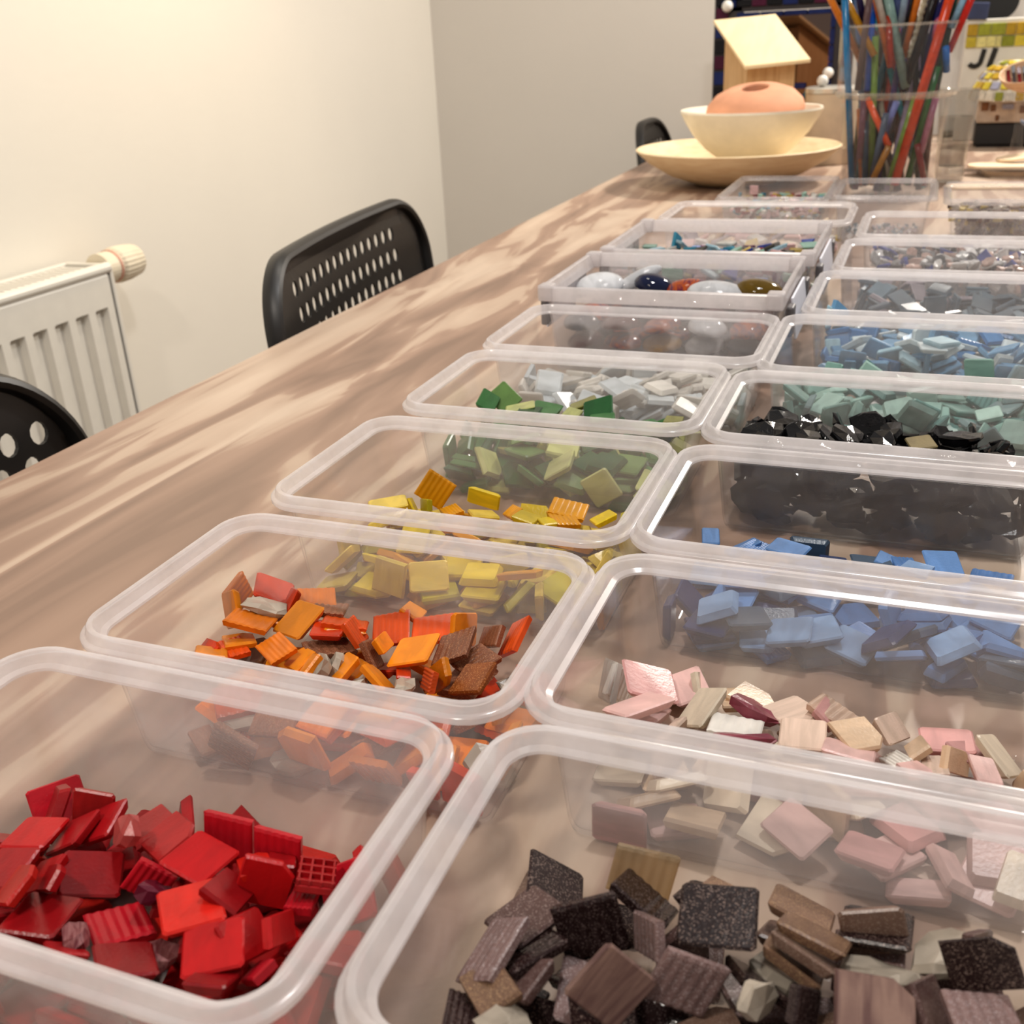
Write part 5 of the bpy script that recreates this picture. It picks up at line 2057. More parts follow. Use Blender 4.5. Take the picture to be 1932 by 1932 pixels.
'R6 *': '''347 8493 55 985 3 166 -21 130 200 40
435 8451 67 21 165 -3 985 200 200 40
802 8342 138 586 692 390 155 200 200 40
-429 9213 117 494 -449 663 335 200 200 40
546 8889 121 807 -103 -158 -557 200 200 40
110 8335 75 0 -706 706 0 160 200 40
-548 9334 115 606 364 606 -364 200 200 40
-402 9364 115 438 -427 551 -566 200 200 40
4 8439 104 290 886 336 -123 130 200 40
1019 8429 112 862 2 -504 -1 200 200 40
433 8381 108 162 151 -974 -32 200 200 40
900 8511 35 989 0 0 -138 90 200 40
697 8333 136 368 714 -315 503 200 200 40
-114 8351 115 206 206 676 676 200 200 40
536 9416 153 325 -388 -630 -587 200 200 40
-403 8286 116 674 738 5 5 90 200 40
-78 9207 156 925 -46 28 374 200 200 40
153 8581 89 49 -643 761 46 200 200 40
-202 8741 77 838 193 114 495 200 200 40
986 8630 107 230 -668 -701 88 200 200 40
15 9123 196 669 -45 109 -733 200 200 40
737 8399 151 292 -491 383 724 160 200 40
285 8508 130 352 -86 -2 931 90 200 40
77 9401 190 651 -705 55 273 200 200 40
141 8653 148 993 -100 24 30 200 200 40
-477 8800 99 856 143 349 -351 200 200 40
-582 8855 114 823 530 108 167 130 200 40
-545 8940 136 676 392 332 -527 200 200 40
-103 8639 150 307 826 -332 334 200 200 40
1065 9375 115 499 500 -499 -500 200 200 40
380 8600 193 36 951 274 129 200 200 40
21 9425 155 413 571 -415 574 200 200 40
442 9058 199 249 -768 -518 -278 200 200 40
648 9039 169 992 -38 -24 -110 200 200 40
-219 9339 113 881 -289 -121 352 200 200 40
-256 9374 125 54 -539 780 -309 160 200 40
552 9164 195 931 -45 -4 359 100 200 40
37 8356 206 251 4 -967 -1 200 200 40
-352 8893 159 204 -37 295 -932 130 200 40
307 8352 162 541 -105 -208 807 130 200 40
48 8931 197 31 455 -875 -154 200 200 40
-134 8513 201 146 -102 910 -372 200 200 40
-505 9111 141 6 -585 803 -101 200 200 40
159 8713 176 934 -102 -15 -340 200 200 40
675 8402 188 722 -615 -79 304 160 200 40
-575 9292 326 108 665 -572 -465 200 200 40
725 9191 186 117 -159 -934 294 200 200 40
858 8943 185 83 -41 993 63 200 200 40
-214 8291 115 538 -457 -539 -456 200 200 40
532 9297 146 554 -500 590 305 200 200 40
-614 8675 96 543 0 -838 0 160 200 40
-529 8421 81 87 -860 -477 152 200 200 40
-307 9281 191 750 12 -491 441 200 200 40
-224 8661 203 156 118 -844 497 200 200 40
154 8358 195 707 3 -706 3 200 200 40
414 9162 206 767 195 -74 -604 90 200 40
781 8777 203 409 -903 120 20 200 200 40
58 9353 184 595 444 549 -382 130 200 40
542 8463 213 59 939 302 -147 200 200 40
941 8449 228 446 -773 -285 -347 160 200 40
-446 8631 158 91 922 372 -38 200 200 40
-556 9042 221 968 -219 -118 -12 200 200 40
-396 8320 184 674 735 45 -32 200 200 40
696 8537 279 156 -196 33 966 200 200 40
698 9267 198 916 -303 90 -243 90 200 40
345 9214 227 893 -419 -148 -50 90 200 40
424 8733 240 633 -177 -40 -751 200 200 40
607 8671 175 920 -180 324 -123 200 200 40
1063 9130 257 30 -700 -31 712 200 200 40
-645 9045 336 688 -159 -688 159 200 200 40
253 9049 264 456 -18 177 871 200 200 40
276 8438 206 252 21 966 -15 200 200 40
-384 8705 233 162 -273 145 936 200 200 40
-131 8806 210 35 -451 890 -33 200 200 40
-496 8559 132 6 91 990 -102 200 200 40
181 8370 315 644 18 16 763 200 200 40
291 8473 259 111 899 354 226 200 200 40
251 9307 212 957 -235 -144 -73 200 200 40
795 8549 239 721 -261 -318 556 200 200 40
37 8550 271 850 -294 -86 -426 200 200 40
1057 9373 315 478 -478 -520 520 200 200 40
192 8770 291 55 -640 161 748 200 200 40
506 8869 223 248 88 184 946 200 200 40
621 9043 262 247 -929 -263 75 160 200 40
315 9377 238 135 34 960 -240 200 200 40
660 9386 194 794 567 139 166 200 200 40
919 8483 185 564 -766 305 40 200 200 40
243 8409 352 366 22 9 929 200 200 40
102 8813 281 339 635 -196 664 200 200 40
908 9413 153 727 487 -411 252 200 200 40
24 9204 243 47 655 -745 -108 200 200 40
781 9299 194 183 928 186 -263 200 200 40
1046 8726 196 802 68 -589 -50 130 200 40
200 9017 240 94 167 -969 152 200 200 40''',
'R7 *': '''-432 9961 35 0 995 -87 0 200 200 40
235 10026 35 499 0 0 866 200 200 40
-170 10004 76 75 -645 742 -158 200 200 40
-462 10540 73 16 982 17 180 200 200 40
579 11012 115 492 507 492 -507 200 200 40
-104 10220 105 76 -967 168 172 200 200 40
318 10201 100 165 833 -399 343 200 200 40
-410 10237 115 437 -650 515 -346 200 200 40
511 10652 75 995 0 0 91 200 200 40
-438 10126 142 345 -670 461 -467 200 200 40
-70 9907 35 999 0 0 -8 200 200 40
-334 9825 80 500 -500 500 499 130 200 40
-169 10447 124 61 -130 -204 -967 200 200 40
81 10102 66 992 -103 -56 -14 200 200 40
534 10416 74 954 45 205 -210 200 200 40
328 10441 117 486 -404 -494 595 200 200 40
-10 9843 157 450 544 544 -450 200 200 40
604 10900 144 336 935 -54 92 200 200 40
844 9866 120 598 -376 -598 -376 130 200 40
375 10452 157 764 64 -635 77 200 200 40
1155 10426 115 706 0 -706 0 200 200 40
870 10742 93 14 -22 -992 117 200 200 40
-491 10324 117 0 636 0 -771 200 200 40
-299 10067 109 545 96 -151 -818 200 200 40
175 10909 141 81 593 797 -74 200 200 40
1035 10706 170 45 -879 460 -106 200 200 40
268 10494 117 107 632 89 -761 200 200 40
-315 10003 156 155 795 578 90 200 200 40
-182 10011 114 937 -18 -174 -300 200 200 40
455 10616 136 364 -93 44 925 200 200 40
-294 10235 194 958 -89 216 -158 200 200 40
850 10432 105 92 430 889 117 200 200 40
913 10384 159 775 -33 -147 613 90 200 40
1060 10871 147 275 -952 41 117 200 200 40
1017 10000 88 62 -388 918 26 200 200 40
506 9899 128 209 675 675 -209 200 200 40
53 10132 148 85 -346 -932 -54 200 200 40
248 10806 196 102 -874 -473 -10 90 200 40
-461 10528 197 97 -627 45 770 200 200 40
534 10137 96 116 -715 -478 -495 100 200 40
5 10018 180 187 -60 110 -973 200 200 40
-104 10367 214 911 160 209 -314 200 200 40
797 10867 113 913 -274 -19 -297 200 200 40
-455 10698 184 8 706 -327 626 200 200 40
-70 10786 186 957 -97 -49 -265 200 200 40
596 10420 94 619 204 53 755 200 200 40
962 10240 94 181 -910 334 -162 200 200 40
414 10127 92 691 -173 -697 73 90 200 40
-288 10039 211 528 -102 -76 839 100 200 40
237 10268 78 256 -123 187 939 100 200 40
862 10906 127 7 256 926 -274 200 200 40
15 9996 215 55 -904 407 113 200 200 40
671 10637 145 110 -279 322 -897 200 200 40
710 9972 122 456 -264 -363 -767 160 200 40
203 10358 163 80 -22 711 -696 200 200 40
-455 10073 211 171 768 266 555 200 200 40
-410 10974 187 540 498 572 -361 200 200 40
156 10411 135 604 764 -83 207 130 200 40
-277 10572 253 948 42 -153 272 200 200 40
452 10685 172 120 952 276 -2 200 200 40
-289 10246 235 114 -717 -655 204 90 200 40
-302 10444 271 932 250 52 -254 200 200 40
-22 10525 173 796 -235 556 4 90 200 40
821 10621 195 200 872 435 -91 200 200 40
-306 10849 193 715 271 -399 505 200 200 40
768 10115 152 212 -743 628 -82 160 200 40
788 10516 143 523 -307 -36 793 160 200 40
871 10202 138 9 -962 -263 -66 200 200 40
233 10775 232 86 -978 175 55 200 200 40
-415 10673 328 64 -992 -14 96 200 200 40
637 10283 118 143 723 -664 -120 200 200 40
49 10703 202 828 38 425 -360 200 200 40
606 10483 170 10 -190 206 -959 200 200 40
-19 10871 242 49 -186 949 -245 200 200 40''',
'R8 *': '''493 11707 154 756 -160 -201 -600 88 179 40
-179 11834 130 0 -442 896 0 65 118 30
-48 11804 130 842 0 0 -537 78 110 30
-160 12102 130 0 818 573 0 72 155 30
-206 11631 130 0 -498 -866 0 112 186 30
347 11741 130 0 906 -421 0 78 125 30
-393 12027 165 239 386 -105 883 98 150 40
66 11845 148 989 -13 123 -71 127 146 30
974 11676 135 616 0 0 -786 49 136 40
-54 12342 165 54 918 -389 -16 171 184 30
778 11786 130 961 0 0 -273 190 166 30
156 11821 161 937 42 129 320 150 127 40
175 12330 135 859 0 0 510 139 117 40
-131 11943 135 947 0 0 -318 189 158 40
96 12383 195 475 475 -523 -523 92 160 40
-111 12170 155 567 -97 -67 -814 173 181 40
998 12117 135 406 0 0 -913 55 165 40
33 12107 175 174 160 -970 33 152 182 30
502 12702 163 661 -661 -250 250 85 95 40
396 12159 150 565 424 565 -424 69 116 40
689 12275 225 873 0 0 485 158 138 40
-416 11633 206 466 -19 -862 -195 139 168 30
212 11624 139 264 655 264 -655 48 129 30
-23 11597 130 0 519 -854 0 132 162 30
687 12075 157 106 69 -99 -986 190 115 40
1085 12454 174 744 125 -47 -653 166 124 40
-456 11784 201 78 652 90 748 129 184 40
-10 11726 155 495 -504 495 504 80 164 30
-389 11719 130 0 499 865 0 107 134 30
926 11814 160 0 287 -957 0 137 104 30
1064 11892 152 86 57 86 -990 130 168 30
840 11984 135 0 961 274 0 176 175 40
416 11873 150 375 -94 -38 -920 149 158 40
173 12446 206 487 -512 -487 -512 181 155 40
30 12730 188 499 500 499 -500 145 136 30
214 11753 171 791 196 479 -323 105 153 40
788 11574 138 672 219 -672 219 47 143 40
244 12712 166 501 498 -501 498 102 181 30
203 11570 167 154 -975 79 -135 78 177 30
374 12613 198 2 982 -165 -74 125 187 30
673 11938 171 951 225 -47 -200 105 190 30
-315 11869 155 139 42 287 946 148 99 30
875 11927 175 981 0 0 189 118 103 40
940 12111 168 383 -850 327 -147 140 106 40
-352 12169 204 973 -37 221 -24 136 114 40
871 11601 130 0 -462 -886 0 89 104 30
1073 12204 162 153 893 -366 208 88 136 40
44 12605 182 463 -463 534 -534 188 134 30
525 11943 180 401 311 71 858 101 136 40
-437 12144 200 0 821 0 -570 166 106 40
493 12092 181 303 -950 53 -17 181 170 40
-344 12306 175 630 -3 -1 775 136 124 40
870 12701 168 370 601 370 -601 105 109 40
954 12041 180 844 193 444 227 41 101 40
95 11622 156 989 -76 118 9 119 171 30
715 12687 181 615 348 -615 348 132 171 30
289 12019 207 511 488 511 -488 105 158 40
251 12325 173 80 -911 -398 62 130 98 40
-326 11778 153 944 -60 212 243 113 119 30
-21 12224 228 139 252 -941 174 86 135 30
324 11935 192 714 -103 -49 -689 122 157 40
-439 12575 194 694 520 297 397 43 153 40
72 12253 211 417 326 812 -242 189 99 40
401 11572 135 0 -92 995 0 146 141 40
269 11838 180 416 -337 727 427 64 187 30
826 11991 209 681 681 188 188 109 109 30
-95 11890 170 100 0 0 994 105 98 30
280 12678 240 85 4 -17 -995 174 106 40
414 11552 175 999 0 0 0 150 153 40
779 11703 160 808 0 0 588 123 100 30
819 12651 171 450 -450 545 -545 87 113 30
95 11933 167 911 -352 77 -195 98 95 40
932 12371 176 768 -113 222 589 170 167 30
669 11554 208 216 103 955 169 116 128 30
102 12015 203 140 835 -523 -89 81 180 40
673 11567 179 587 -96 -257 760 141 160 30
125 12150 198 115 713 198 -662 84 140 40
690 12106 206 563 35 -51 -823 103 177 40
421 11978 223 429 -246 -784 372 92 169 40
-301 12548 158 140 733 664 4 163 128 30
-194 12406 208 412 277 -151 854 119 122 40
647 11812 212 146 -80 756 631 158 146 40
-320 11525 146 114 -661 740 -23 58 136 30
1016 11564 130 0 907 420 0 87 154 30
-413 12534 190 93 548 -242 794 98 176 40
699 11606 165 83 625 729 262 77 101 40
-291 11985 192 150 359 -885 251 149 153 40
-182 12203 192 719 -92 -29 -687 91 179 30
547 12348 186 113 146 982 -11 143 180 40
-61 11973 207 679 679 -193 -193 117 105 40
193 12125 243 84 -729 -668 114 144 132 30
549 11543 173 435 833 300 157 101 120 30
918 12508 188 794 -125 92 -586 172 158 40
37 12127 203 834 -140 108 -521 137 139 30
-303 11893 192 699 -302 -639 105 60 186 40
234 12121 262 733 -106 94 -663 159 181 30
463 12282 213 9 -927 355 -111 99 176 40
-57 12482 194 121 894 -421 -81 134 149 40
-185 12547 189 11 983 64 -169 179 182 30
1098 11769 170 947 54 -81 303 123 115 40
431 11803 212 166 150 -101 968 100 166 40
417 12433 224 908 -74 310 -267 135 179 40
306 12128 276 79 931 -333 -119 151 123 30
585 12455 222 101 96 987 -72 182 127 30''',
'S1 *': '''-1932 14717 230 0 -975 -218 0 52 115 30
-2398 14700 230 0 838 -544 0 81 77 30
-1917 14044 241 702 -82 -702 -82 52 99 40
-2146 13994 235 664 0 0 746 43 113 40
-2216 15262 251 703 -703 73 -73 73 72 30
-1321 14680 235 797 0 0 602 75 94 40
-1321 14830 256 243 243 -663 -663 70 82 30
-1679 15675 230 757 0 0 -652 121 71 30
-1816 15281 235 0 234 -971 0 99 127 40
-1889 14961 230 0 380 -924 0 44 105 30
-1304 14913 235 531 0 0 846 72 125 40
-1355 14250 230 427 0 0 903 40 73 30
-1746 15473 235 0 218 975 0 121 108 40
-2007 15678 235 0 956 291 0 113 129 40
-1924 14895 235 402 0 0 -915 96 70 40
-1438 15498 235 0 498 866 0 85 123 40
-1625 14702 235 795 0 0 -606 124 104 40
-2289 14696 246 107 -120 -13 -986 134 89 30
-1494 14685 230 630 0 0 -775 73 96 30
-2187 15038 230 281 0 0 959 122 112 30
-1970 14081 250 31 955 -108 271 69 122 40
-2124 14469 230 998 0 0 -50 66 84 30
-2078 14234 230 0 813 581 0 88 121 30
-1848 15667 230 0 -766 -642 0 59 131 30
-2265 14085 266 667 -234 667 234 102 113 40
-2148 14073 230 0 -901 432 0 86 76 30
-2236 14585 235 649 0 0 -760 89 79 40
-1457 14899 230 509 0 0 859 56 85 30
-1519 14511 230 539 0 0 -841 119 109 30
-2017 14056 266 913 -141 -234 300 96 112 30
-2357 14234 236 706 10 -706 10 43 112 40
-1890 14332 254 96 -262 946 160 77 120 30
-1778 15010 251 655 -655 -263 263 53 72 30
-2150 15293 253 60 60 -704 -704 63 75 40
-1420 15132 266 488 250 148 -822 139 84 30
-1319 15602 235 0 961 274 0 125 94 40
-1291 14232 248 646 -287 -646 -287 65 89 30
-1549 15258 269 526 -526 -472 472 138 108 40
-2148 15492 230 0 133 990 0 37 87 30
-1390 15191 237 684 -175 -684 -175 44 99 40
-1798 14433 230 0 968 246 0 62 111 30
-2174 14654 233 506 -493 -506 -493 36 75 30
-2231 15256 349 536 460 -536 460 124 119 40
-1469 15598 244 699 104 699 -104 59 74 30
-2257 14195 250 568 -419 -568 -419 70 99 30
-2029 15024 230 382 0 0 923 100 115 30
-2449 15387 257 503 503 -496 -496 74 84 40
-1426 14754 235 0 -358 933 0 46 134 40
-2360 14885 230 0 -690 723 0 62 112 30
-1831 14220 282 567 -567 -422 422 86 134 40
-1919 15361 259 106 -493 -843 181 102 124 40
-2030 15036 260 382 0 0 923 90 131 30
-1754 14882 230 0 -743 668 0 75 130 30
-2059 14644 254 26 375 909 -173 73 126 30
-1525 14121 235 945 0 0 -323 108 101 40
-1570 15356 235 0 886 -462 0 44 84 40
-1655 15781 230 0 -803 594 0 69 89 30
-1408 14323 248 199 457 864 65 34 101 30
-1256 15399 230 0 159 986 0 70 130 30
-1645 14832 270 0 599 799 0 136 125 30
-1497 14755 267 992 28 -39 107 114 108 30
-1333 15428 230 0 901 432 0 77 70 30
-2257 14939 261 101 101 699 699 73 92 30
-2070 14560 235 0 -120 -992 0 94 76 40
-1838 15735 235 0 -995 87 0 77 79 40
-2358 15380 230 228 0 0 973 38 133 30
-1201 15554 235 705 40 -705 40 40 97 30
-1469 15013 265 593 0 0 804 96 100 40
-1749 15646 235 0 150 -988 0 41 75 40
-1691 14449 230 973 0 0 227 69 109 30
-1723 14749 275 201 -201 677 -677 40 120 40
-1544 14907 251 961 35 -225 149 82 122 40
-1986 14314 241 982 -133 -17 123 90 85 30
-2387 14532 230 478 0 0 877 111 126 30
-2212 14151 235 0 422 905 0 61 111 40
-1997 14811 230 505 0 0 -862 65 73 30
-1445 13987 230 0 912 -407 0 49 114 30
-1677 14147 233 638 304 638 -304 35 107 40
-1605 15552 230 838 0 0 -543 67 107 30
-1611 14569 230 0 -128 -991 0 89 103 30
-1935 15015 281 374 181 -75 905 92 131 40
-1469 15010 230 870 0 0 491 124 87 30''',
'S3 *': '''970 13922 258 9 -976 40 209 119 103 40
988 14072 255 956 -41 -166 -236 124 73 40
366 14520 235 0 481 -876 0 90 95 40
528 14102 235 0 -827 561 0 62 80 40
1077 14837 235 0 -997 -65 0 117 86 40
728 14877 241 540 -456 -540 -456 52 95 40
1142 14695 230 0 148 -988 0 60 123 30
1115 14177 235 680 0 0 -732 70 101 40
795 14267 235 935 0 0 -352 51 107 40
918 15055 235 0 385 922 0 118 123 40
843 13932 235 0 -946 321 0 117 132 40
803 14352 230 0 463 885 0 56 97 30
380 14761 235 999 0 0 -5 137 100 40
652 13838 274 499 -499 500 -500 75 118 40
1121 14036 235 0 -789 613 0 127 102 40
405 14085 230 0 -207 977 0 81 104 30
523 14743 232 376 -598 -376 -598 34 138 40
1067 14590 230 0 -631 -775 0 75 97 30
880 14844 230 514 0 0 857 62 107 30
324 14125 270 76 -702 -76 -702 109 90 40
730 13866 266 14 14 706 706 59 103 40
945 14930 230 0 -774 -632 0 52 116 30
1043 14143 260 443 -443 -550 550 98 91 30
858 14420 252 168 665 -709 157 106 117 30
533 15166 235 0 -330 943 0 120 118 40
652 13950 230 0 -988 150 0 105 125 30
826 15135 235 0 -945 323 0 42 137 40
533 14415 253 982 -142 14 113 81 118 40
1167 14858 255 545 -545 -449 449 69 79 40
714 14424 235 0 132 990 0 69 132 40
1002 13993 251 534 -462 534 462 72 101 40
633 13945 260 0 -890 -454 0 130 80 30
774 14594 235 917 0 0 -396 79 78 40
503 14341 230 702 0 0 711 61 90 30
563 13840 285 828 -559 0 0 123 138 30
448 14458 230 222 0 0 974 47 80 30
669 14548 230 0 442 896 0 48 120 30
1162 15086 235 635 -309 635 309 41 106 40
346 14873 235 322 0 0 -946 54 114 40
341 13937 230 766 0 0 642 108 74 30
819 13978 270 984 0 0 -170 76 120 30
957 14159 263 255 882 389 -64 96 79 40
848 14089 256 383 169 367 830 83 85 30
1093 14177 270 0 -850 -525 0 33 73 30
869 14210 235 206 0 0 978 102 131 40
464 14678 284 494 356 211 763 114 120 30
962 14456 248 454 -541 454 541 66 77 40
583 14612 239 683 -179 683 179 48 118 30
825 14469 262 57 181 -955 223 69 135 30
728 14938 248 279 -649 279 649 67 81 40
387 14674 257 509 490 -509 490 83 89 40
641 15134 246 41 705 41 -705 61 109 40
1129 15022 235 807 0 0 589 68 114 40
850 14932 254 151 530 831 58 90 92 40
1008 14228 248 548 446 -548 446 66 120 30
909 14754 230 215 0 0 -976 78 117 30
615 14468 250 924 92 -244 278 63 115 40
460 14532 267 47 556 -825 -69 113 82 30''',
}



LIFT = {'L7': .018, 'R8': .014, 'S1': .018, 'S3': .014, 'L8': .012, 'R4': .004}


RECT = {k: v[:4] for k, v in list(BOXES.items()) + list(SMALL.items())}
RECT['L7'] = (-.285, .972, -.086, 1.140)


def place_tiles():
    rnd = random.Random(4)
    found = {}
    for key, txt in TILES.items():
        box, k = key.split()
        rows = [[int(v) for v in l.split()] for l in txt.split('\n')]
        hero = k != '*'
        for i, r in enumerate(rows):
            kk = k if hero else rnd.choice(PALETTE[box].split())
            word, c, kind, opt = KEYS[kk]
            if kind == 'flat' and hero and r[7] > 165 and r[8] > 165:
                me = MESH['flat'][0]
            elif kind == 'flat' and not hero and box not in ('L7', 'R8', 'S1', 'S3'):
                me = MESH['flat'][0] if rnd.random() < 0.75 else MESH['flat'][2 + (i % 2)]
            elif kind == 'flat':
                me = rnd.choice(MESH['flat'])
            elif kind == 'rib' and not hero and rnd.random() < 0.5:
                me = MESH['flat'][0]
            else:
                me = rnd.choice(MESH[kind])
            col = {'L1': 'red', 'L2': 'orange', 'L3': 'yellow', 'L4': 'green', 'L5': 'white', 'L8': 'pastel', 'R1': 'brown', 'R2': 'pink', 'R3': 'blue', 'R4': 'black', 'R5': 'aqua', 'R6': 'pale_blue', 'R7': 'slate'}
            o = bpy.data.objects.new(NAMES.get(box) or col[box] + '_mosaic_tile', me)
            COL.objects.link(o)
            o.location = (r[0] / 1e4, r[1] / 1e4, r[2] / 1e4 + LIFT.get(box, 0) * (not hero))
            q = Quaternion((r[3], r[4], r[5], r[6])).normalized()
            o.rotation_mode = 'QUATERNION'
            if kind == 'rib' and not hero and rnd.random() < 0.5:
                q = q @ Quaternion((1, 0, 0), pi)
            o.rotation_quaternion = q
            o.scale = (r[7] / 1e4 / TS, r[8] / 1e4 / TS, r[9] / 1e4 / TT * (0.8 if hero and kind in ('flat', 'rib') else 1.0))
            o.material_slots[0].link = 'OBJECT'
            o.material_slots[0].material = tile_material(kk)
            what = {'glass_shard': 'glass shard', 'glass_offcut': 'glass offcut', 'glass_bead': 'glass bead'}.get(NAMES.get(box), 'glass tile')
            nz = abs((q.to_matrix() @ Vector((0, 0, 1))).z)
            pose = 'flat' if nz > 0.88 else ('tilted' if nz > 0.45 else 'on edge')
            bx_ = RECT[box]
            u, v = (o.location.x - bx_[0]) / (bx_[2] - bx_[0]), (o.location.y - bx_[1]) / (bx_[3] - bx_[1])
            side = 'left' if u < 0.35 else ('middle' if u < 0.66 else 'right')
            row = 'front' if v < 0.36 else ('centre' if v < 0.66 else 'back')
            place = row + ' ' + side if not (row == 'centre' and side == 'middle') else 'very middle'
            small = 'cut ' if hero and min(r[7], r[8]) < 130 else ''
            body = '%s%s %s %s, %s of %s' % (small, word, what.split()[-1], pose, place, BOXNAME[box])
            d = o.location - cam.location
            found.setdefault(body, []).append((d.dot(rr) / d.dot(fwd), o))
            tag(o, body, 'mosaic tile' if what == 'glass tile' else what, 'loose %ss in the %s' % (what, BOXNAME[box]))
    for body, l in found.items():
        l.sort(key=lambda e: e[0])
        if len(l) > 1:
            for n_, (_, o) in enumerate(l):
                o['label'] = body + ', ' + ORD[n_] + ' from left'


place_tiles()

# beds of grit below the loose pieces
def grit(name, label, x0, y0, x1, y1, z1, cols, n, size, seed):
    rnd = random.Random(seed)
    V, F, MI = [], [], []
    for _ in range(n):
        c = Vector((rnd.uniform(x0, x1), rnd.uniform(y0, y1), rnd.uniform(0.004, z1)))
        R = Euler((rnd.uniform(0, 6), rnd.uniform(0, 6), rnd.uniform(0, 6))).to_matrix()
        s = Vector((rnd.uniform(.5, 1) * size, rnd.uniform(.4, 1) * size, size * .3))
        b = len(V)
        for x in (-1, 1):
            for y in (-1, 1):
                for z in (-1, 1):
                    V.append(c + R @ Vector((x * s.x / 2, y * s.y / 2, z * s.z / 2)))
        for f in ((0, 1, 3, 2), (4, 6, 7, 5), (0, 4, 5, 1), (2, 3, 7, 6), (0, 2, 6, 4), (1, 5, 7, 3)):
            F.append([b + i for i in f])
        MI += [rnd.randrange(len(cols))] * 6
    me = bpy.data.meshes.new(name)
    me.from_pydata(V, [], F)
    for k in cols:
        me.materials.append(tile_material(k))
    me.polygons.foreach_set('material_index', MI)
    o = bpy.data.objects.new(name, me)
    COL.objects.link(o)
    tag(o, label, 'glass grit', kind='stuff')
    return o


grit('pastel_bed', 'bed of pastel glass bits at the bottom of the pastel tile box', -.266, 1.240, -.098, 1.328, .014, PALETTE['L8'].split(), 260, .014, 7)
grit('shard_bed', 'bed of mixed glass shards below the loose ones in the clip-lock box', -.270, .988, -.100, 1.124, .045, PALETTE['L7'].split(), 700, .014, 1)
grit('offcut_bed', 'bed of grey offcuts at the bottom of the grey offcut box', -.038, 1.158, .116, 1.264, .028, PALETTE['R8'].split(), 520, .013, 2)
grit('bead_bed', 'bed of tiny beads at the bottom of the small bead box', -.233, 1.404, -.132, 1.571, .040, PALETTE['S1'].split(), 700, .009, 3)
grit('brown_bead_bed', 'bed of tiny brown beads in the small brown bead box', .043, 1.394, .131, 1.511, .036, PALETTE['S3'].split(), 600, .009, 4)
grit('sand_heap', 'a little loose grey grit in the otherwise empty small box', -.092, 1.418, -.004, 1.547, .006, ['s3', 'd2', 's1'], 120, .006, 5)

# glass nuggets
def nugget(loc, rx, ry, rz, rot, mat, label, group=None):
    bm = bmesh.new()
    bmesh.ops.create_uvsphere(bm, u_segments=20, v_segments=12, radius=1)
    for v in bm.verts:
        if v.co.z < -0.2:
            v.co.z = -0.2 + (v.co.z + 0.2) * 0.35
        v.co = Vector((v.co.x * rx, v.co.y * ry, v.co.z * rz))
    o = obj('glass_nugget', bm, mat, None, True)
    o.location = loc
    o.rotation_euler = rot
    tag(o, label, 'glass nugget', group or 'glass nuggets in the clip-lock box')
    return o


NG = {'white': glass_tile('nugget_white', (226, 228, 232), 0.06), 'navy': glass_tile('nugget_navy', (18, 26, 58), 0.05), 'purple': glass_tile('nugget_purple', (96, 26, 66), 0.05, stripe=(186, 84, 30)),
      'olive': glass_tile('nugget_olive', (98, 74, 10), 0.05), 'grey': glass_tile('nugget_grey', (86, 90, 100), 0.06), 'maroon': glass_tile('nugget_maroon', (92, 26, 30), 0.06), 'amber': glass_tile('nugget_amber', (200, 150, 70), 0.06)}
nugget((-.262, .892, .0575), .022, .019, .010, (.25, -.1, .4), NG['white'], 'flat white glass nugget nearest the radiator end of its box')
nugget((-.232, .905, .0600), .026, .008, .008, (0, -.42, .62), NG['white'], 'long white glass bar leaning up beside the navy nugget')
nugget((-.213, .893, .0590), .018, .016, .010, (.1, .25, .2), NG['navy'], 'glossy navy blue nugget beside the long white bar')
nugget((-.184, .893, .0565), .021, .016, .009, (.1, -.1, .1), NG['purple'], 'purple glass nugget streaked with orange')
nugget((-.156, .885, .0560), .027, .017, .010, (.15, .08, .1), NG['white'], 'broad domed white glass nugget beside the olive one')
nugget((-.122, .893, .0575), .021, .016, .010, (.1, .12, .1), NG['olive'], 'shiny olive gold glass nugget')
rnd = random.Random(9)
for lz in range(3):
    for i in range(5):
        for j in range(4):
            x, y = -.258 + .034 * i + rnd.uniform(-.003, .003), .832 + .032 * j + rnd.uniform(-.003, .003)
            kind = rnd.choice(['navy', 'grey', 'maroon', 'navy', 'purple', 'grey'])
            if lz > 0 and i == 3 and j == 0:
                kind = 'white'
            if lz == 1 and i == 2 and j == 0:
                kind = 'amber'
            nugget((x, y, .010 + .0150 * lz), .0165, .0155, .0085, (rnd.uniform(-.15, .15), rnd.uniform(-.15, .15), rnd.uniform(0, 3)), NG[kind], '%s glass nugget, %s layer, %s row, %s from left in the clip-lock box' % (kind, ('lowest', 'middle', 'upper')[lz], ('front', 'second', 'third', 'back')[j], ORD[i]))

# ---------------------------------------------------------------- bowls at the far end
ply = wood_mat('turned_light_wood', (244, 222, 182), (234, 208, 166), (1, 1, 6), 30, 0.55)
o = obj('wooden_plate', lathe_bm([(0, 0), (.055, 0), (.075, .002), (.120, .018), (.158, .040), (.181, .0605), (.1825, .063), (.180, .0645), (.155, .051), (.115, .036), (.070, .0275), (0, .026)], 64), ply, None, True)
o.location = (-.327, 2.0, 0)
tag(o, 'wide shallow wooden plate carrying the cream bowl', 'plate')
cream = plain('cream_ceramic', (246, 236, 214), 0.4, 0, 0.5, var=0.02)
o = obj('cream_bowl', lathe_bm([(0, 0), (.046, 0), (.0480, .002), (.0480, .012), (.054, .017), (.078, .034), (.102, .060), (.117, .084), (.1242, .098), (.1235, .1015), (.1195, .1005), (.110, .082), (.090, .056), (.060, .034), (0, .026)], 64), cream, None, True)
o.location = (-.305, 2.0, .0265)
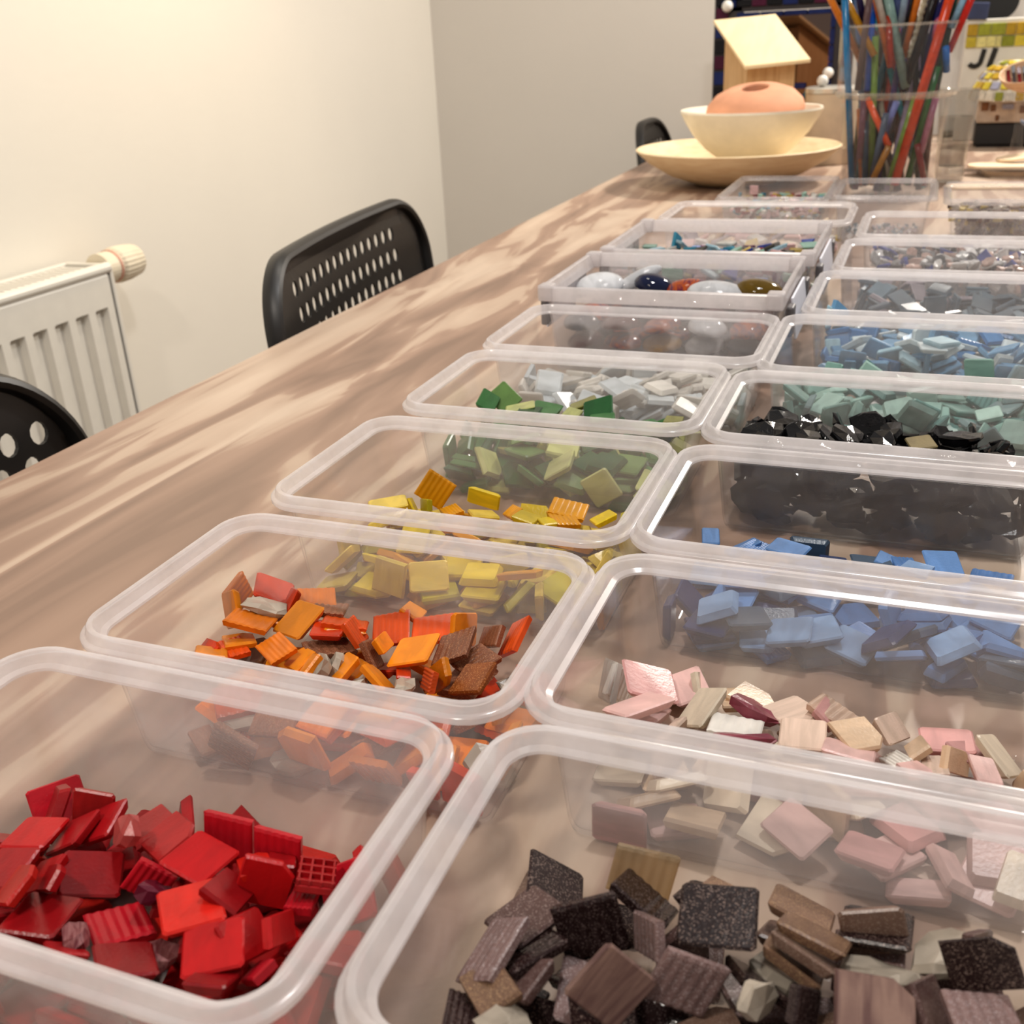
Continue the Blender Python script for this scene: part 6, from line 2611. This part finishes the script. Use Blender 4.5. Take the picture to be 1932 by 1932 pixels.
tag(o, 'footed cream bowl standing on the wooden plate', 'bowl')
terra = plain('terracotta', (222, 160, 126), 0.75, 0, 0.25, var=0.04, scale=25)
o = obj('terracotta_pot', lathe_bm([(0, -.056), (.034, -.056), (.058, -.042), (.078, -.017), (.0865, .006), (.0830, .018), (.070, .032), (.050, .041), (.030, .0448), (.0255, .0445), (.0235, .042), (.0240, .030), (.050, .020), (.070, .004), (.056, -.030), (.030, -.046), (0, -.048)], 64), terra, None, True)
o.location = (-.298, 2.0, .1185)
o.rotation_euler = (0.20, -0.03, 0)
tag(o, 'round terracotta pot with a hole in its top, sitting in the cream bowl', 'pot')

# ---------------------------------------------------------------- wooden bird house
pine = wood_mat('pine_board', (214, 176, 128), (196, 154, 106), (8, 8, 0.5), 22, 0.6)
pale = wood_mat('pale_roof_board', (240, 216, 172), (236, 208, 162), (4, 0.5, 1), 14, 0.6)
ux, uy = Vector((.857, .515, 0)), Vector((-.515, .857, 0))   # along the front edge, towards the back
hp = Vector((-.352, 2.235, 0))
bh = empty('bird_house', hp)
tag(bh, 'small pine bird house with a sloping roof behind the bowls', 'bird house')


def hpt(a, b, z):
    return a * ux + b * uy + Vector((0, 0, z))


W_, D_ = .100, .125


def zroof(b):
    return .184 + (.268 - .184) * (b + .028) / .18


def slab(name, pts, d, mat, parent):
    """extrude a polygon of 3-D points by vector d"""
    bm = bmesh.new()
    loft(bm, [[tuple(p) for p in pts], [tuple(p + d) for p in pts]], True, True)
    return obj(name, bm, mat, parent)


T_ = .009
slab('front_board', [hpt(0.008, 0, 0), hpt(W_ - .008, 0, 0), hpt(W_ - .008, 0, zroof(0)), hpt(.008, 0, zroof(0))], uy * T_, pine, bh)
slab('back_board', [hpt(0.008, D_ - T_, 0), hpt(W_ - .008, D_ - T_, 0), hpt(W_ - .008, D_ - T_, zroof(D_ - T_)), hpt(.008, D_ - T_, zroof(D_ - T_))], uy * T_, pine, bh)
for a in (0, W_ - .008):
    slab('side_board', [hpt(a, 0, 0), hpt(a, D_, 0), hpt(a, D_, zroof(D_)), hpt(a, 0, zroof(0))], ux * .008, pine, bh)
nrm = Vector((0, 0, 1))
slab('roof_board', [hpt(-.016, -.028, zroof(-.028)), hpt(W_ + .018, -.028, zroof(-.028) + .006), hpt(W_ + .018, .152, zroof(.152) + .006), hpt(-.016, .152, zroof(.152))], nrm * .006, pale, bh)

# ---------------------------------------------------------------- mosaic mirror on the back
mf = plain('mirror_frame_dark', (40, 34, 36), 0.5)
navy = glass_tile('frame_navy', (26, 40, 96), 0.15)
mr_ = empty('mosaic_mirror', (-.335, 2.63, 0))
tag(mr_, 'mirror framed in dark blue mosaic with white knobs, behind the bird house', 'mirror')
m, nt, out = new_mat('mirror_glass_room_tint')
b = principled(nt, (116, 96, 86), 0.05, 1.0)  # brown tint stands in for the reflection of a dark, unbuilt room
nt.links.new(b.outputs[0], out.inputs[0])
obj('mirror_pane', box_bm((.008, .006, .165), (.20, .004, .24)), m, mr_)
bars = [((-.125, 0, .175), (.064, .020, .35)), ((.128, 0, .175), (.050, .020, .35)), ((0, 0, .320), (.30, .020, .062)), ((0, 0, .022), (.30, .020, .044))]
for c, s in bars:
    obj('frame_bar', box_bm(c, s, None, .002), mf, mr_)


def piece(name, c, s, mat, parent, rot=None):
    return obj(name, box_bm(c, s, rot, min(s) * .18, 1), mat, parent)


ft = {'white': glass_tile('frame_pale', (176, 190, 190), .2), 'grey': glass_tile('frame_bluegrey', (110, 132, 156), .2), 'plum': glass_tile('frame_plum', (84, 24, 54), .15), 'black': glass_tile('frame_black', (24, 22, 24), .1), 'teal': glass_tile('frame_teal', (70, 120, 130), .2), 'navy': navy}
z = .020
for i, kx in enumerate(['black', 'plum', 'white', 'black', 'grey', 'plum', 'black', 'white', 'black', 'grey']):
    piece('frame_tile', (.139, -.013, z), (.024, .005, .028), ft[kx], mr_)
    piece('frame_tile', (-.139, -.013, z), (.028, .005, .028), ft[['black', 'navy', 'plum'][i % 3]], mr_)
    z += .033
for i in range(4):
    piece('frame_tile', (-.080 + .052 * i, -.013, .282), (.050, .006, .010), navy, mr_)
    piece('frame_tile', (-.080 + .052 * i, -.013, .047), (.050, .006, .010), navy, mr_)
for i in range(7):
    piece('frame_tile', (.106, -.013, .060 + .034 * i), (.010, .006, .032), navy, mr_)
    piece('frame_tile', (-.104, -.013, .060 + .034 * i), (.010, .006, .032), navy, mr_)
for i in range(18):
    piece('frame_tile', (-.138 + .0155 * i, -.013, .336), (.0115, .006, .020), ft['teal' if i % 2 else 'grey'], mr_)
for i in range(8):
    piece('frame_tile', (-.125 + .034 * i, -.013, .306), (.032, .006, .014), ft[['navy', 'black', 'plum', 'black'][i % 4]], mr_)
knobm = plain('white_ceramic_knob', (232, 228, 220), .2, var=.01)
for c, r in (((-.126, -.024, .302), .0125), ((.104, -.024, .156), .012), ((-.020, -.024, .336), .016), ((.06, -.022, .336), .008)):
    bm = bmesh.new()
    bmesh.ops.create_uvsphere(bm, u_segments=16, v_segments=10, radius=r)
    bm.transform(Matrix.Translation(c))
    obj('knob', bm, knobm, mr_, True)
tealm = ft['teal']
piece('frame_tile', (.062, -.013, .112), (.018, .006, .012), tealm, mr_)
# dark stripes of mosaic on the lower left of the pane
for zz in (.150, .126):
    piece('frame_tile', (.030, -.004, zz - .02), (.050, .006, .012), ft['navy'], mr_)

# ---------------------------------------------------------------- canister
can = empty('canister', (-.190, 2.30, 0))
tag(can, 'plain beige canister between the bird house and the jar of rods', 'canister')
obj('canister_body', lathe_bm([(0, 0), (.052, 0), (.054, .003), (.054, .132), (.052, .134), (0, .134)], 40), plain('canister_beige', (204, 184, 158), .5, var=.03), can, True)
obj('canister_lid', lathe_bm([(.0, .1335), (.0555, .1335), (.0555, .142), (.052, .144), (0, .144)], 40), plain('canister_lid_metal', (206, 202, 192), .3, .6), can, True)
bm = bmesh.new()
bmesh.ops.create_uvsphere(bm, u_segments=16, v_segments=10, radius=.011)
o = obj('white_ball', bm, knobm, None, True)
o.location = (-.212, 2.285, .155)
tag(o, 'small white ball lying on the canister lid', 'ball')

# ---------------------------------------------------------------- jar with glass rods
JX, JY = -.058, 1.83
GL = clear_plastic('jar_clear', 0.016, (232, 222, 210), 0.05, 0.40, base_refl=0.025, absorb=0.985)
GLR = clear_plastic('jar_rim_clear', 0.22, (232, 220, 200), 0.08, 0.7, base_refl=0.08)
jar = empty('rod_jar', (JX, JY, 0))
tag(jar, 'tall clear stepped jar holding coloured glass rods', 'jar')
obj('jar_wall', lathe_bm([(0, 0), (.068, 0), (.070, .004), (.074, .080), (.081, .150), (.086, .153), (.0885, .157), (.0890, .166), (.0905, .252), (.0900, .2535), (.0880, .2525), (.0865, .168), (.0855, .160), (.0790, .154), (.0715, .080), (.0670, .008), (0, .006)], 64), GL, jar, True)
obj('jar_shoulder', lathe_bm([(.0815, .1505), (.0890, .1535), (.0915, .1580), (.0900, .1615), (.0845, .1585)], 64, True), GLR, jar, True)
obj('jar_lip', lathe_bm([(.0878, .2510), (.0908, .2510), (.0912, .2535), (.0893, .2550), (.0876, .2535)], 64, True), GLR, jar, True)
RODC = {'orange': (214, 118, 24), 'teal blue': (24, 112, 164), 'ochre': (176, 122, 16), 'indigo': (30, 24, 74), 'mauve brown': (106, 78, 78), 'bright blue': (14, 82, 188), 'amber orange': (200, 96, 18), 'clear white': (214, 202, 190),
        'dark green': (16, 52, 40), 'pale grey-green': (128, 158, 150), 'brick red': (166, 46, 18), 'slate blue': (76, 90, 138), 'pale blue': (140, 164, 184), 'thin black': (20, 16, 18), 'tangerine': (204, 106, 20), 'clear twisted': (214, 206, 184),
        'thick black': (18, 14, 16), 'navy': (26, 28, 84), 'rose pink': (166, 76, 106), 'scarlet': (206, 62, 14), 'bottle green': (16, 60, 44), 'sky blue': (134, 186, 212), 'cherry red': (188, 32, 20), 'royal blue': (24, 104, 182),
        'leaf green': (28, 96, 40), 'olive green': (124, 158, 66), 'rust orange': (192, 100, 36), 'coral orange': (244, 92, 40), 'lilac blue': (128, 140, 204), 'lime green': (128, 162, 64), 'dusty pink': (160, 98, 122), 'dark teal': (12, 62, 88),
        'honey amber': (176, 118, 36), 'grey teal': (84, 108, 108), 'crimson': (122, 20, 34), 'plum': (120, 66, 88), 'grey blue': (92, 108, 132), 'smoky brown': (70, 52, 46), 'deep violet': (52, 28, 84), 'copper': (164, 86, 40), 'sea blue': (30, 96, 134), 'wine red': (110, 18, 30), 'steel grey': (96, 100, 108), 'moss green': (74, 96, 36), 'burnt orange': (190, 78, 18), 'cobalt': (24, 52, 150), 'jet black': (14, 12, 14), 'pale lilac': (176, 160, 190), 'ivory': (222, 210, 186), 'turquoise': (52, 150, 158), 'chestnut': (104, 52, 32), 'dark plum': (66, 26, 52), 'silver': (168, 168, 170), 'forest green': (22, 70, 34), 'sapphire': (18, 44, 110), 'vermilion': (206, 58, 28), 'mahogany': (82, 30, 24), 'charcoal': (38, 36, 38), 'umber': (72, 50, 34), 'aubergine': (48, 22, 44), 'ink blue': (20, 28, 60), 'pine green': (18, 56, 44), 'oxblood': (82, 20, 24), 'espresso': (44, 30, 24), 'gunmetal': (58, 62, 68), 'dark olive': (64, 64, 26), 'midnight': (16, 18, 40), 'russet': (134, 62, 30), 'petrol': (18, 74, 92), 'mulberry': (104, 34, 72), 'denim': (60, 84, 126)}
RODS = [
('orange', [-0.1796, 1.7707, 0.3229], [-0.1128, 1.7981, 0.2048]),
('teal blue', [-0.145, 1.7766, 0.321], [-0.1126, 1.8003, 0.0254]),
('ochre', [-0.1598, 1.7882, 0.3222], [-0.0926, 1.7804, 0.212]),
('indigo', [-0.1267, 1.7606, 0.3195], [-0.1103, 1.809, 0.2376]),
('mauve brown', [-0.1052, 1.7717, 0.3185], [-0.113, 1.7867, 0.1643]),
('bright blue', [-0.1032, 1.8048, 0.3193], [-0.0995, 1.7954, 0.1619]),
('amber orange', [-0.1086, 1.7976, 0.3194], [-0.0691, 1.7956, 0.196]),
('clear white', [-0.1033, 1.7888, 0.3111], [-0.0834, 1.7836, 0.2547]),
('dark green', [-0.094, 1.7886, 0.3105], [-0.0778, 1.8101, 0.2542]),
('pale grey-green', [-0.0903, 1.7835, 0.318], [-0.0443, 1.8054, 0.1651]),
('brick red', [-0.0787, 1.7902, 0.2651], [-0.0676, 1.7804, 0.1943]),
('slate blue', [-0.0752, 1.7941, 0.3122], [-0.0613, 1.7999, 0.25]),
('pale blue', [-0.0559, 1.7736, 0.3116], [-0.0597, 1.7791, 0.2487]),
('thin black', [-0.0446, 1.7989, 0.3157], [-0.0568, 1.7955, 0.2225]),
('tangerine', [-0.0357, 1.7923, 0.315], [-0.0527, 1.8105, 0.2074]),
('clear twisted', [-0.025, 1.7921, 0.3143], [-0.0437, 1.8121, 0.207]),
('thick black', [-0.0108, 1.7778, 0.3131], [-0.0463, 1.8076, 0.1613]),
('navy', [-0.004, 1.78, 0.3127], [-0.0241, 1.8126, 0.179]),
('rose pink', [-0.0089, 1.7995, 0.2729], [-0.01, 1.7816, 0.2337]),
('scarlet', [0.0086, 1.7661, 0.3116], [-0.0461, 1.786, 0.0257]),
('bottle green', [0.0131, 1.8034, 0.3124], [-0.0005, 1.7941, 0.1696]),
('sky blue', [0.0308, 1.7882, 0.3069], [0.0138, 1.7891, 0.2452]),
('cherry red', [0.0413, 1.7828, 0.3101], [0.0134, 1.7923, 0.2127]),
('royal blue', [0.0196, 1.7758, 0.2199], [0.0108, 1.7996, 0.1858]),
('leaf green', [-0.0025, 1.7863, 0.1941], [-0.0289, 1.8115, 0.0224]),
('olive green', [-0.0941, 1.7907, 0.2386], [-0.0825, 1.8124, 0.0222]),
('rust orange', [-0.1083, 1.7985, 0.1368], [-0.0946, 1.8147, 0.0219]),
('coral orange', [-0.0983, 1.7902, 0.1524], [-0.0596, 1.784, 0.0826]),
('lilac blue', [-0.055, 1.7987, 0.1455], [-0.0693, 1.8137, 0.0962]),
('lime green', [-0.0292, 1.8007, 0.1522], [-0.0552, 1.7991, 0.024]),
('dusty pink', [0.0002, 1.7921, 0.1505], [-0.0066, 1.7858, 0.0726]),
('dark teal', [-0.0988, 1.7974, 0.1191], [-0.0902, 1.7992, 0.0239]),
('honey amber', [-0.0592, 1.7728, 0.0837], [-0.0812, 1.7803, 0.0265]),
('grey teal', [-0.0173, 1.7984, 0.0776], [-0.0016, 1.8146, 0.0276]),
('crimson', [0.0007, 1.764, 0.084], [0.0012, 1.8076, 0.0229]),
('plum', [-0.1158, 1.7785, 0.1498], [-0.1064, 1.7836, 0.0643]),
('grey blue', [-0.0677, 1.7732, 0.1303], [-0.0814, 1.8064, 0.0311]),

]
rnd = random.Random(17)
for name in 'smoky brown;deep violet;copper;sea blue;wine red;steel grey;moss green;burnt orange;cobalt;jet black;pale lilac;ivory;turquoise;chestnut;dark plum;silver;forest green;sapphire;vermilion;mahogany;charcoal;umber;aubergine;ink blue;pine green;oxblood;espresso;gunmetal;dark olive;midnight;russet;petrol;mulberry;denim'.split(';'):
    a, b_ = rnd.uniform(0, 2 * pi), rnd.uniform(0, 2 * pi)
    RODS.append((name, (JX + .100 * cos(a) * rnd.uniform(.2, 1), JY + .05 + .05 * sin(a), rnd.uniform(.29, .34)), (JX + .055 * cos(b_), JY + .02 + .040 * sin(b_), .012)))
for name, p, q in RODS:
    # keep the rod inside the jar wall
    P, Q = Vector(p), Vector(q)
    for V in (P, Q):
        lim = (.060 if V.z < .15 else .078) if V.z < .26 else .16
        d = Vector((V.x - JX, V.y - JY, 0))
        if d.length > lim:
            V -= d * (1 - lim / d.length)
        V.z = max(V.z, .012)
    rad = .0028 if name == 'thin black' else (.0068 if name in ('thick black', 'scarlet', 'pale grey-green') else .0050)
    if name == 'clear twisted':
        bm = bmesh.new()
        rings = []
        d = (Q - P)
        a = d.normalized().orthogonal().normalized()
        b_ = d.normalized().cross(a)
        for i in range(41):
            c = P + d * i / 40
            k = .0048 + .0012 * sin(i * 1.9)
            rings.append([c + k * (cos(2 * pi * s_ / 6 + i * .35) * a + .6 * sin(2 * pi * s_ / 6 + i * .35) * b_) for s_ in range(6)])
        loft(bm, rings, True, True)
    else:
        bm = rod_bm(P, Q, rad, 12)
    rm_ = glass_tile('rod_' + name.replace(' ', '_').replace('-', '_'), RODC[name], .12, clear=.35 if 'clear' in name else 0.0, glow=.15)
    o = obj('glass_rod', bm, rm_)
    for pl in o.data.polygons:
        pl.use_smooth = len(pl.vertices) == 4
    tag(o, '%s glass rod standing in the tall clear jar' % name, 'glass rod', 'glass rods in the jar')

# drinking glass beside the jar
tg = empty('drinking_glass', (.036, 2.02, 0))
tag(tg, 'small thick-bottomed drinking glass beside the jar of rods', 'glass')
GG = clear_plastic('tumbler_glass', 0.05, (190, 176, 150), 0.05, 0.8, base_refl=0.05, absorb=0.90)
obj('glass_wall', lathe_bm([(.0195, .004), (.022, .006), (.0320, .147), (.0315, .149), (.0300, .148), (.0215, .030), (.0195, .026), (0, .026)], 40), GG, tg, True)
obj('glass_base', lathe_bm([(0, 0), (.019, 0), (.0225, .004), (.0235, .018), (.0205, .0255), (0, .0255)], 40), clear_plastic('tumbler_base', 0.18, (214, 214, 196), 0.05, 0.8, base_refl=0.10), tg, True)
obj('water', lathe_bm([(0, .0265), (.0192, .0265), (.0270, .106), (0, .106)], 40), clear_plastic('tumbler_water', 0.12, (150, 136, 112), 0.02, 0.6, absorb=0.86), tg, True)

# ---------------------------------------------------------------- things at the far right
spat = wood_mat('pale_craft_wood', (240, 214, 180), (232, 204, 168), (.4, 4, 4), 30, .6)


def paddle(name, L, w, th, loc, rot, label):
    pts = []
    for i in range(25):
        a = pi / 2 + pi * i / 24
        pts.append((w / 2 + w / 2 * cos(a), w / 2 * sin(a)))
    for i in range(25):
        a = -pi / 2 + pi * i / 24
        pts.append((L - w / 2 + w / 2 * cos(a), w / 2 * sin(a)))
    bm = bmesh.new()
    loft(bm, [[(x, y, 0) for x, y in pts], [(x, y, th) for x, y in pts]], True, True)
    o = obj(name, bm, spat)
    o.location = loc
    o.rotation_euler = rot
    tag(o, label, 'wooden paddle', 'pale wooden paddles')


dish = empty('glass_dish', (.150, 2.10, 0))
tag(dish, 'low brownish glass dish under the raised wooden paddles', 'dish')
obj('dish_body', lathe_bm([(0, 0), (.060, 0), (.068, .004), (.072, .013), (.070, .0135), (.064, .006), (0, .004)], 40), clear_plastic('dish_glass', .3, (150, 120, 90), .08, .6), dish, True)
paddle('wooden_paddle', .22, .05, .0035, (.030, 1.935, .0005), (0, 0, radians(4)), 'pale wooden paddle lying lowest, directly on the table')
paddle('wooden_paddle', .20, .07, .0040, (.066, 2.105, .0137), (0, 0, radians(-2)), 'pale wooden paddle resting on the glass dish rim')
paddle('wooden_paddle', .16, .06, .0040, (.114, 2.140, .0185), (0, radians(-6), radians(14)), 'pale wooden paddle tilted on top of the other one')

bb = empty('black_box', (.160, 2.60, 0))
tag(bb, 'flat black box under the mosaic dome at the far end', 'box')
obj('box_shell', box_bm((0, 0, .027), (.150, .10, .046), None, .004), plain('black_card', (14, 12, 12), .5), bb)
obj('box_foot', box_bm((0, 0, .002), (.135, .085, .004)), plain('black_card', (14, 12, 12), .5), bb)

gm2 = {'base': clear_plastic('stone_glass', .55, (196, 176, 156), .2, .4), 'w': glass_tile('dome_white', (232, 226, 210), .25), 'y': glass_tile('dome_yellow', (228, 206, 70), .2), 'o': glass_tile('dome_olive', (168, 172, 56), .2),
       'g': glass_tile('dome_gold', (206, 168, 50), .2), 'v': glass_tile('dome_lilac', (176, 176, 196), .2), 'p': glass_tile('dome_paleyellow', (236, 226, 150), .2), 'b': glass_tile('dome_brown', (130, 84, 50), .2)}
cake = empty('glass_stand', (.155, 2.575, .050))
tag(cake, 'beige glass block with brown chips between black box and mosaic dome', 'glass block')
obj('block_body', box_bm((0, 0, .022), (.140, .07, .044), None, .004), plain('block_beige', (178, 158, 138), .3, var=.12), cake)
for c, s in (((-.040, -.036, .030), (.010, .005, .013)), ((-.030, -.036, .010), (.007, .005, .011)), ((-.012, -.036, .032), (.022, .005, .010)), ((.02, -.036, .026), (.018, .005, .014)), ((-.056, -.036, .033), (.014, .005, .016))):
    piece('chip', c, s, gm2[['b', 'b', 'v', 'w', 'w'][int(abs(c[0]) * 1000) % 5]], cake)

dome = empty('mosaic_dome', (.150, 2.575, .0945))
tag(dome, 'white mosaic dome with yellow and olive strips at the far end', 'mosaic')
obj('dome_shell', lathe_bm([(0, .076), (.022, .073), (.045, .062), (.066, .042), (.078, .020), (.081, 0), (0, 0)], 40), plain('dome_grout', (222, 216, 202), .6, var=.02), dome, True)
rnd = random.Random(21)
for ring, (zz, rad, tilt, n, h) in enumerate(((.010, .0815, 10, 26, .018), (.030, .0760, 32, 24, .017), (.048, .0645, 44, 20, .016), (.062, .0500, 55, 16, .014), (.0715, .0310, 70, 10, .014))):
    for i in range(n):
        a = 2 * pi * i / n
        R3 = Matrix.Rotation(a, 3, 'Z') @ Matrix.Rotation(radians(90 - tilt) - pi / 2, 3, 'Y')
        wdt = 2 * pi * rad / n * .80
        kx = rnd.choice(['w', 'w', 'y', 'o', 'p', 'g', 'y', 'v']) if ring else rnd.choice(['w', 'g', 'w', 'o', 'w', 'p'])
        bm = bmesh.new()
        add_box(bm, (0, 0, 0), (.004, wdt, h * .92), None, .0006, 1)
        bm.transform(Matrix.Translation((rad * cos(a), rad * sin(a), zz)) @ R3.to_4x4())
        obj('mosaic_piece', bm, gm2[kx], dome)

sign = empty('letter_sign', (.120, 2.700, 0))
tag(sign, 'white sign with black letters below two rows of yellow mosaic', 'sign')
obj('sign_board', box_bm((.02, 0, .125), (.19, .012, .25), None, .002), plain('sign_white', (220, 216, 206), .45, var=.02), sign)
x = -.072
for i, (w_, kx) in enumerate(((.022, 'g'), (.026, 'o'), (.030, 'o'), (.020, 'g'), (.018, 'p'), (.03, 'o'), (.03, 'g'))):
    piece('mosaic_piece', (x + w_ / 2, -.008, .229), (w_ - .0008, .005, .024), gm2['o' if kx == 'o' else 'g'], sign)
    x += w_
x = -.072
for i, (w_, kx) in enumerate(((.022, 'y'), (.020, 'p'), (.018, 'p'), (.012, 'p'), (.026, 'o'), (.03, 'y'), (.03, 'p'))):
    piece('mosaic_piece', (x + w_ / 2, -.008, .2045), (w_ - .0008, .005, .0215), gm2[kx], sign)
    x += w_
ink = plain('letter_black', (12, 11, 11), .4)
# letter J: stem curving into a hook, slightly slanted
bm = bmesh.new()
pts = []
for i in range(4):
    pts.append((.000 + .0045 * (1 - i / 3), .190 - .022 * i / 3))
for i in range(1, 9):
    a = -pi * .82 * i / 8
    pts.append((-.0125 + .0125 * cos(a), .168 + .0125 * sin(a)))
rings = []
for i, (x_, z_) in enumerate(pts):
    x2, z2 = pts[min(i + 1, len(pts) - 1)]
    x1, z1_ = pts[max(i - 1, 0)]
    d = Vector((x2 - x1, 0, z2 - z1_)).normalized()
    nn = Vector((-d.z, 0, d.x)) * .0050
    c = Vector((x_, -.008, z_))
    rings.append([c + nn + Vector((0, -.001, 0)), c - nn + Vector((0, -.001, 0)), c - nn + Vector((0, .003, 0)), c + nn + Vector((0, .003, 0))])
loft(bm, rings, True, True)
bm.transform(Matrix.Translation((-.036, 0, 0)))
obj('letter', bm, ink, sign)
obj('letter', box_bm((-.014, -.008, .172), (.0110, .004, .040), Matrix.Rotation(radians(14), 3, 'Y'), .0008, 1), ink, sign)

spk = empty('black_speaker', (.075, 2.80, 0))
tag(spk, 'black round-cornered panel standing behind the yellow sign', 'speaker')
bm = bmesh.new()
loft(bm, [[(x_, y_, z_) for x_, z_ in rrect(-.075, 0.245, .075, .42, .040, 8)] for y_ in (-.02, .02)], True, True)
obj('panel', bm, plain('speaker_black', (14, 13, 12), .6), spk)
obj('stand_post', box_bm((0, 0, .13), (.03, .03, .24), None, .003), plain('speaker_black', (14, 13, 12), .6), spk)
obj('foot', box_bm((0, 0, .005), (.10, .07, .010), None, .003), plain('speaker_black', (14, 13, 12), .6), spk)
bx = obj('blue_packet', box_bm((.066, 2.697, .2665), (.040, .022, .034), Matrix.Rotation(radians(4), 3, 'Y'), .002), plain('packet_blue', (44, 54, 88), .4))
tag(bx, 'dark blue packet standing on top of the yellow mosaic sign', 'packet')

rb_ = empty('striped_bowl', (.150, 2.24, .146))
tag(rb_, 'small wooden bowl lined with dark red stripes at the right edge', 'bowl')
wb_ = wood_mat('bowl_wood', (206, 170, 136), (190, 152, 116), (1, 1, 5), 30, .55)
bowl = obj('bowl_shell', lathe_bm([(0, -.014), (.016, -.014), (.036, .002), (.044, .018), (.0435, .020), (.0415, .0195), (.034, .006), (.016, -.008), (0, -.009)], 40), wb_, rb_, True)
rd_ = glass_tile('stripe_red', (128, 26, 30), .15)
for i in range(7):
    xx = -.027 + .009 * i
    bm = bmesh.new()
    L_ = []
    for jj in range(9):
        yy = -.034 + .0085 * jj
        r_ = math.hypot(xx, yy)
        if r_ > .040:
            continue
        zz = -.0075 + .0268 * (r_ / .0405) ** 2.2
        L_.append([(xx - .003, yy, zz), (xx + .003, yy, zz), (xx + .003, yy, zz + .0022), (xx - .003, yy, zz + .0022)])
    if len(L_) > 1:
        loft(bm, L_, True, True)
        obj('stripe', bm, rd_ if i % 2 == 0 else plain('stripe_dark', (46, 28, 24), .3), rb_)
    else:
        bm.free()
rb_.rotation_euler = (radians(22), radians(-12), 0)
st = empty('glass_pedestal', (.150, 2.24, 0))
tag(st, 'clear glass pedestal under the small striped bowl', 'glass stand')
obj('pedestal_body', lathe_bm([(0, 0), (.034, 0), (.036, .003), (.012, .012), (.008, .06), (.010, .118), (.022, .128), (0, .130)], 32), GL, st, True)

sc_ = empty('blue_scoop', (.190, 2.36, .0))
tag(sc_, 'grey-blue plastic scoop poking in at the right edge', 'scoop')
obj('scoop_blade', box_bm((-.005, 0, .052), (.060, .05, .006), Matrix.Rotation(radians(32), 3, 'Y'), .002), plain('scoop_blue', (104, 118, 142), .3), sc_)
obj('scoop_handle', box_bm((.032, 0, .018), (.016, .024, .036), None, .003), plain('scoop_blue', (104, 118, 142), .3), sc_)
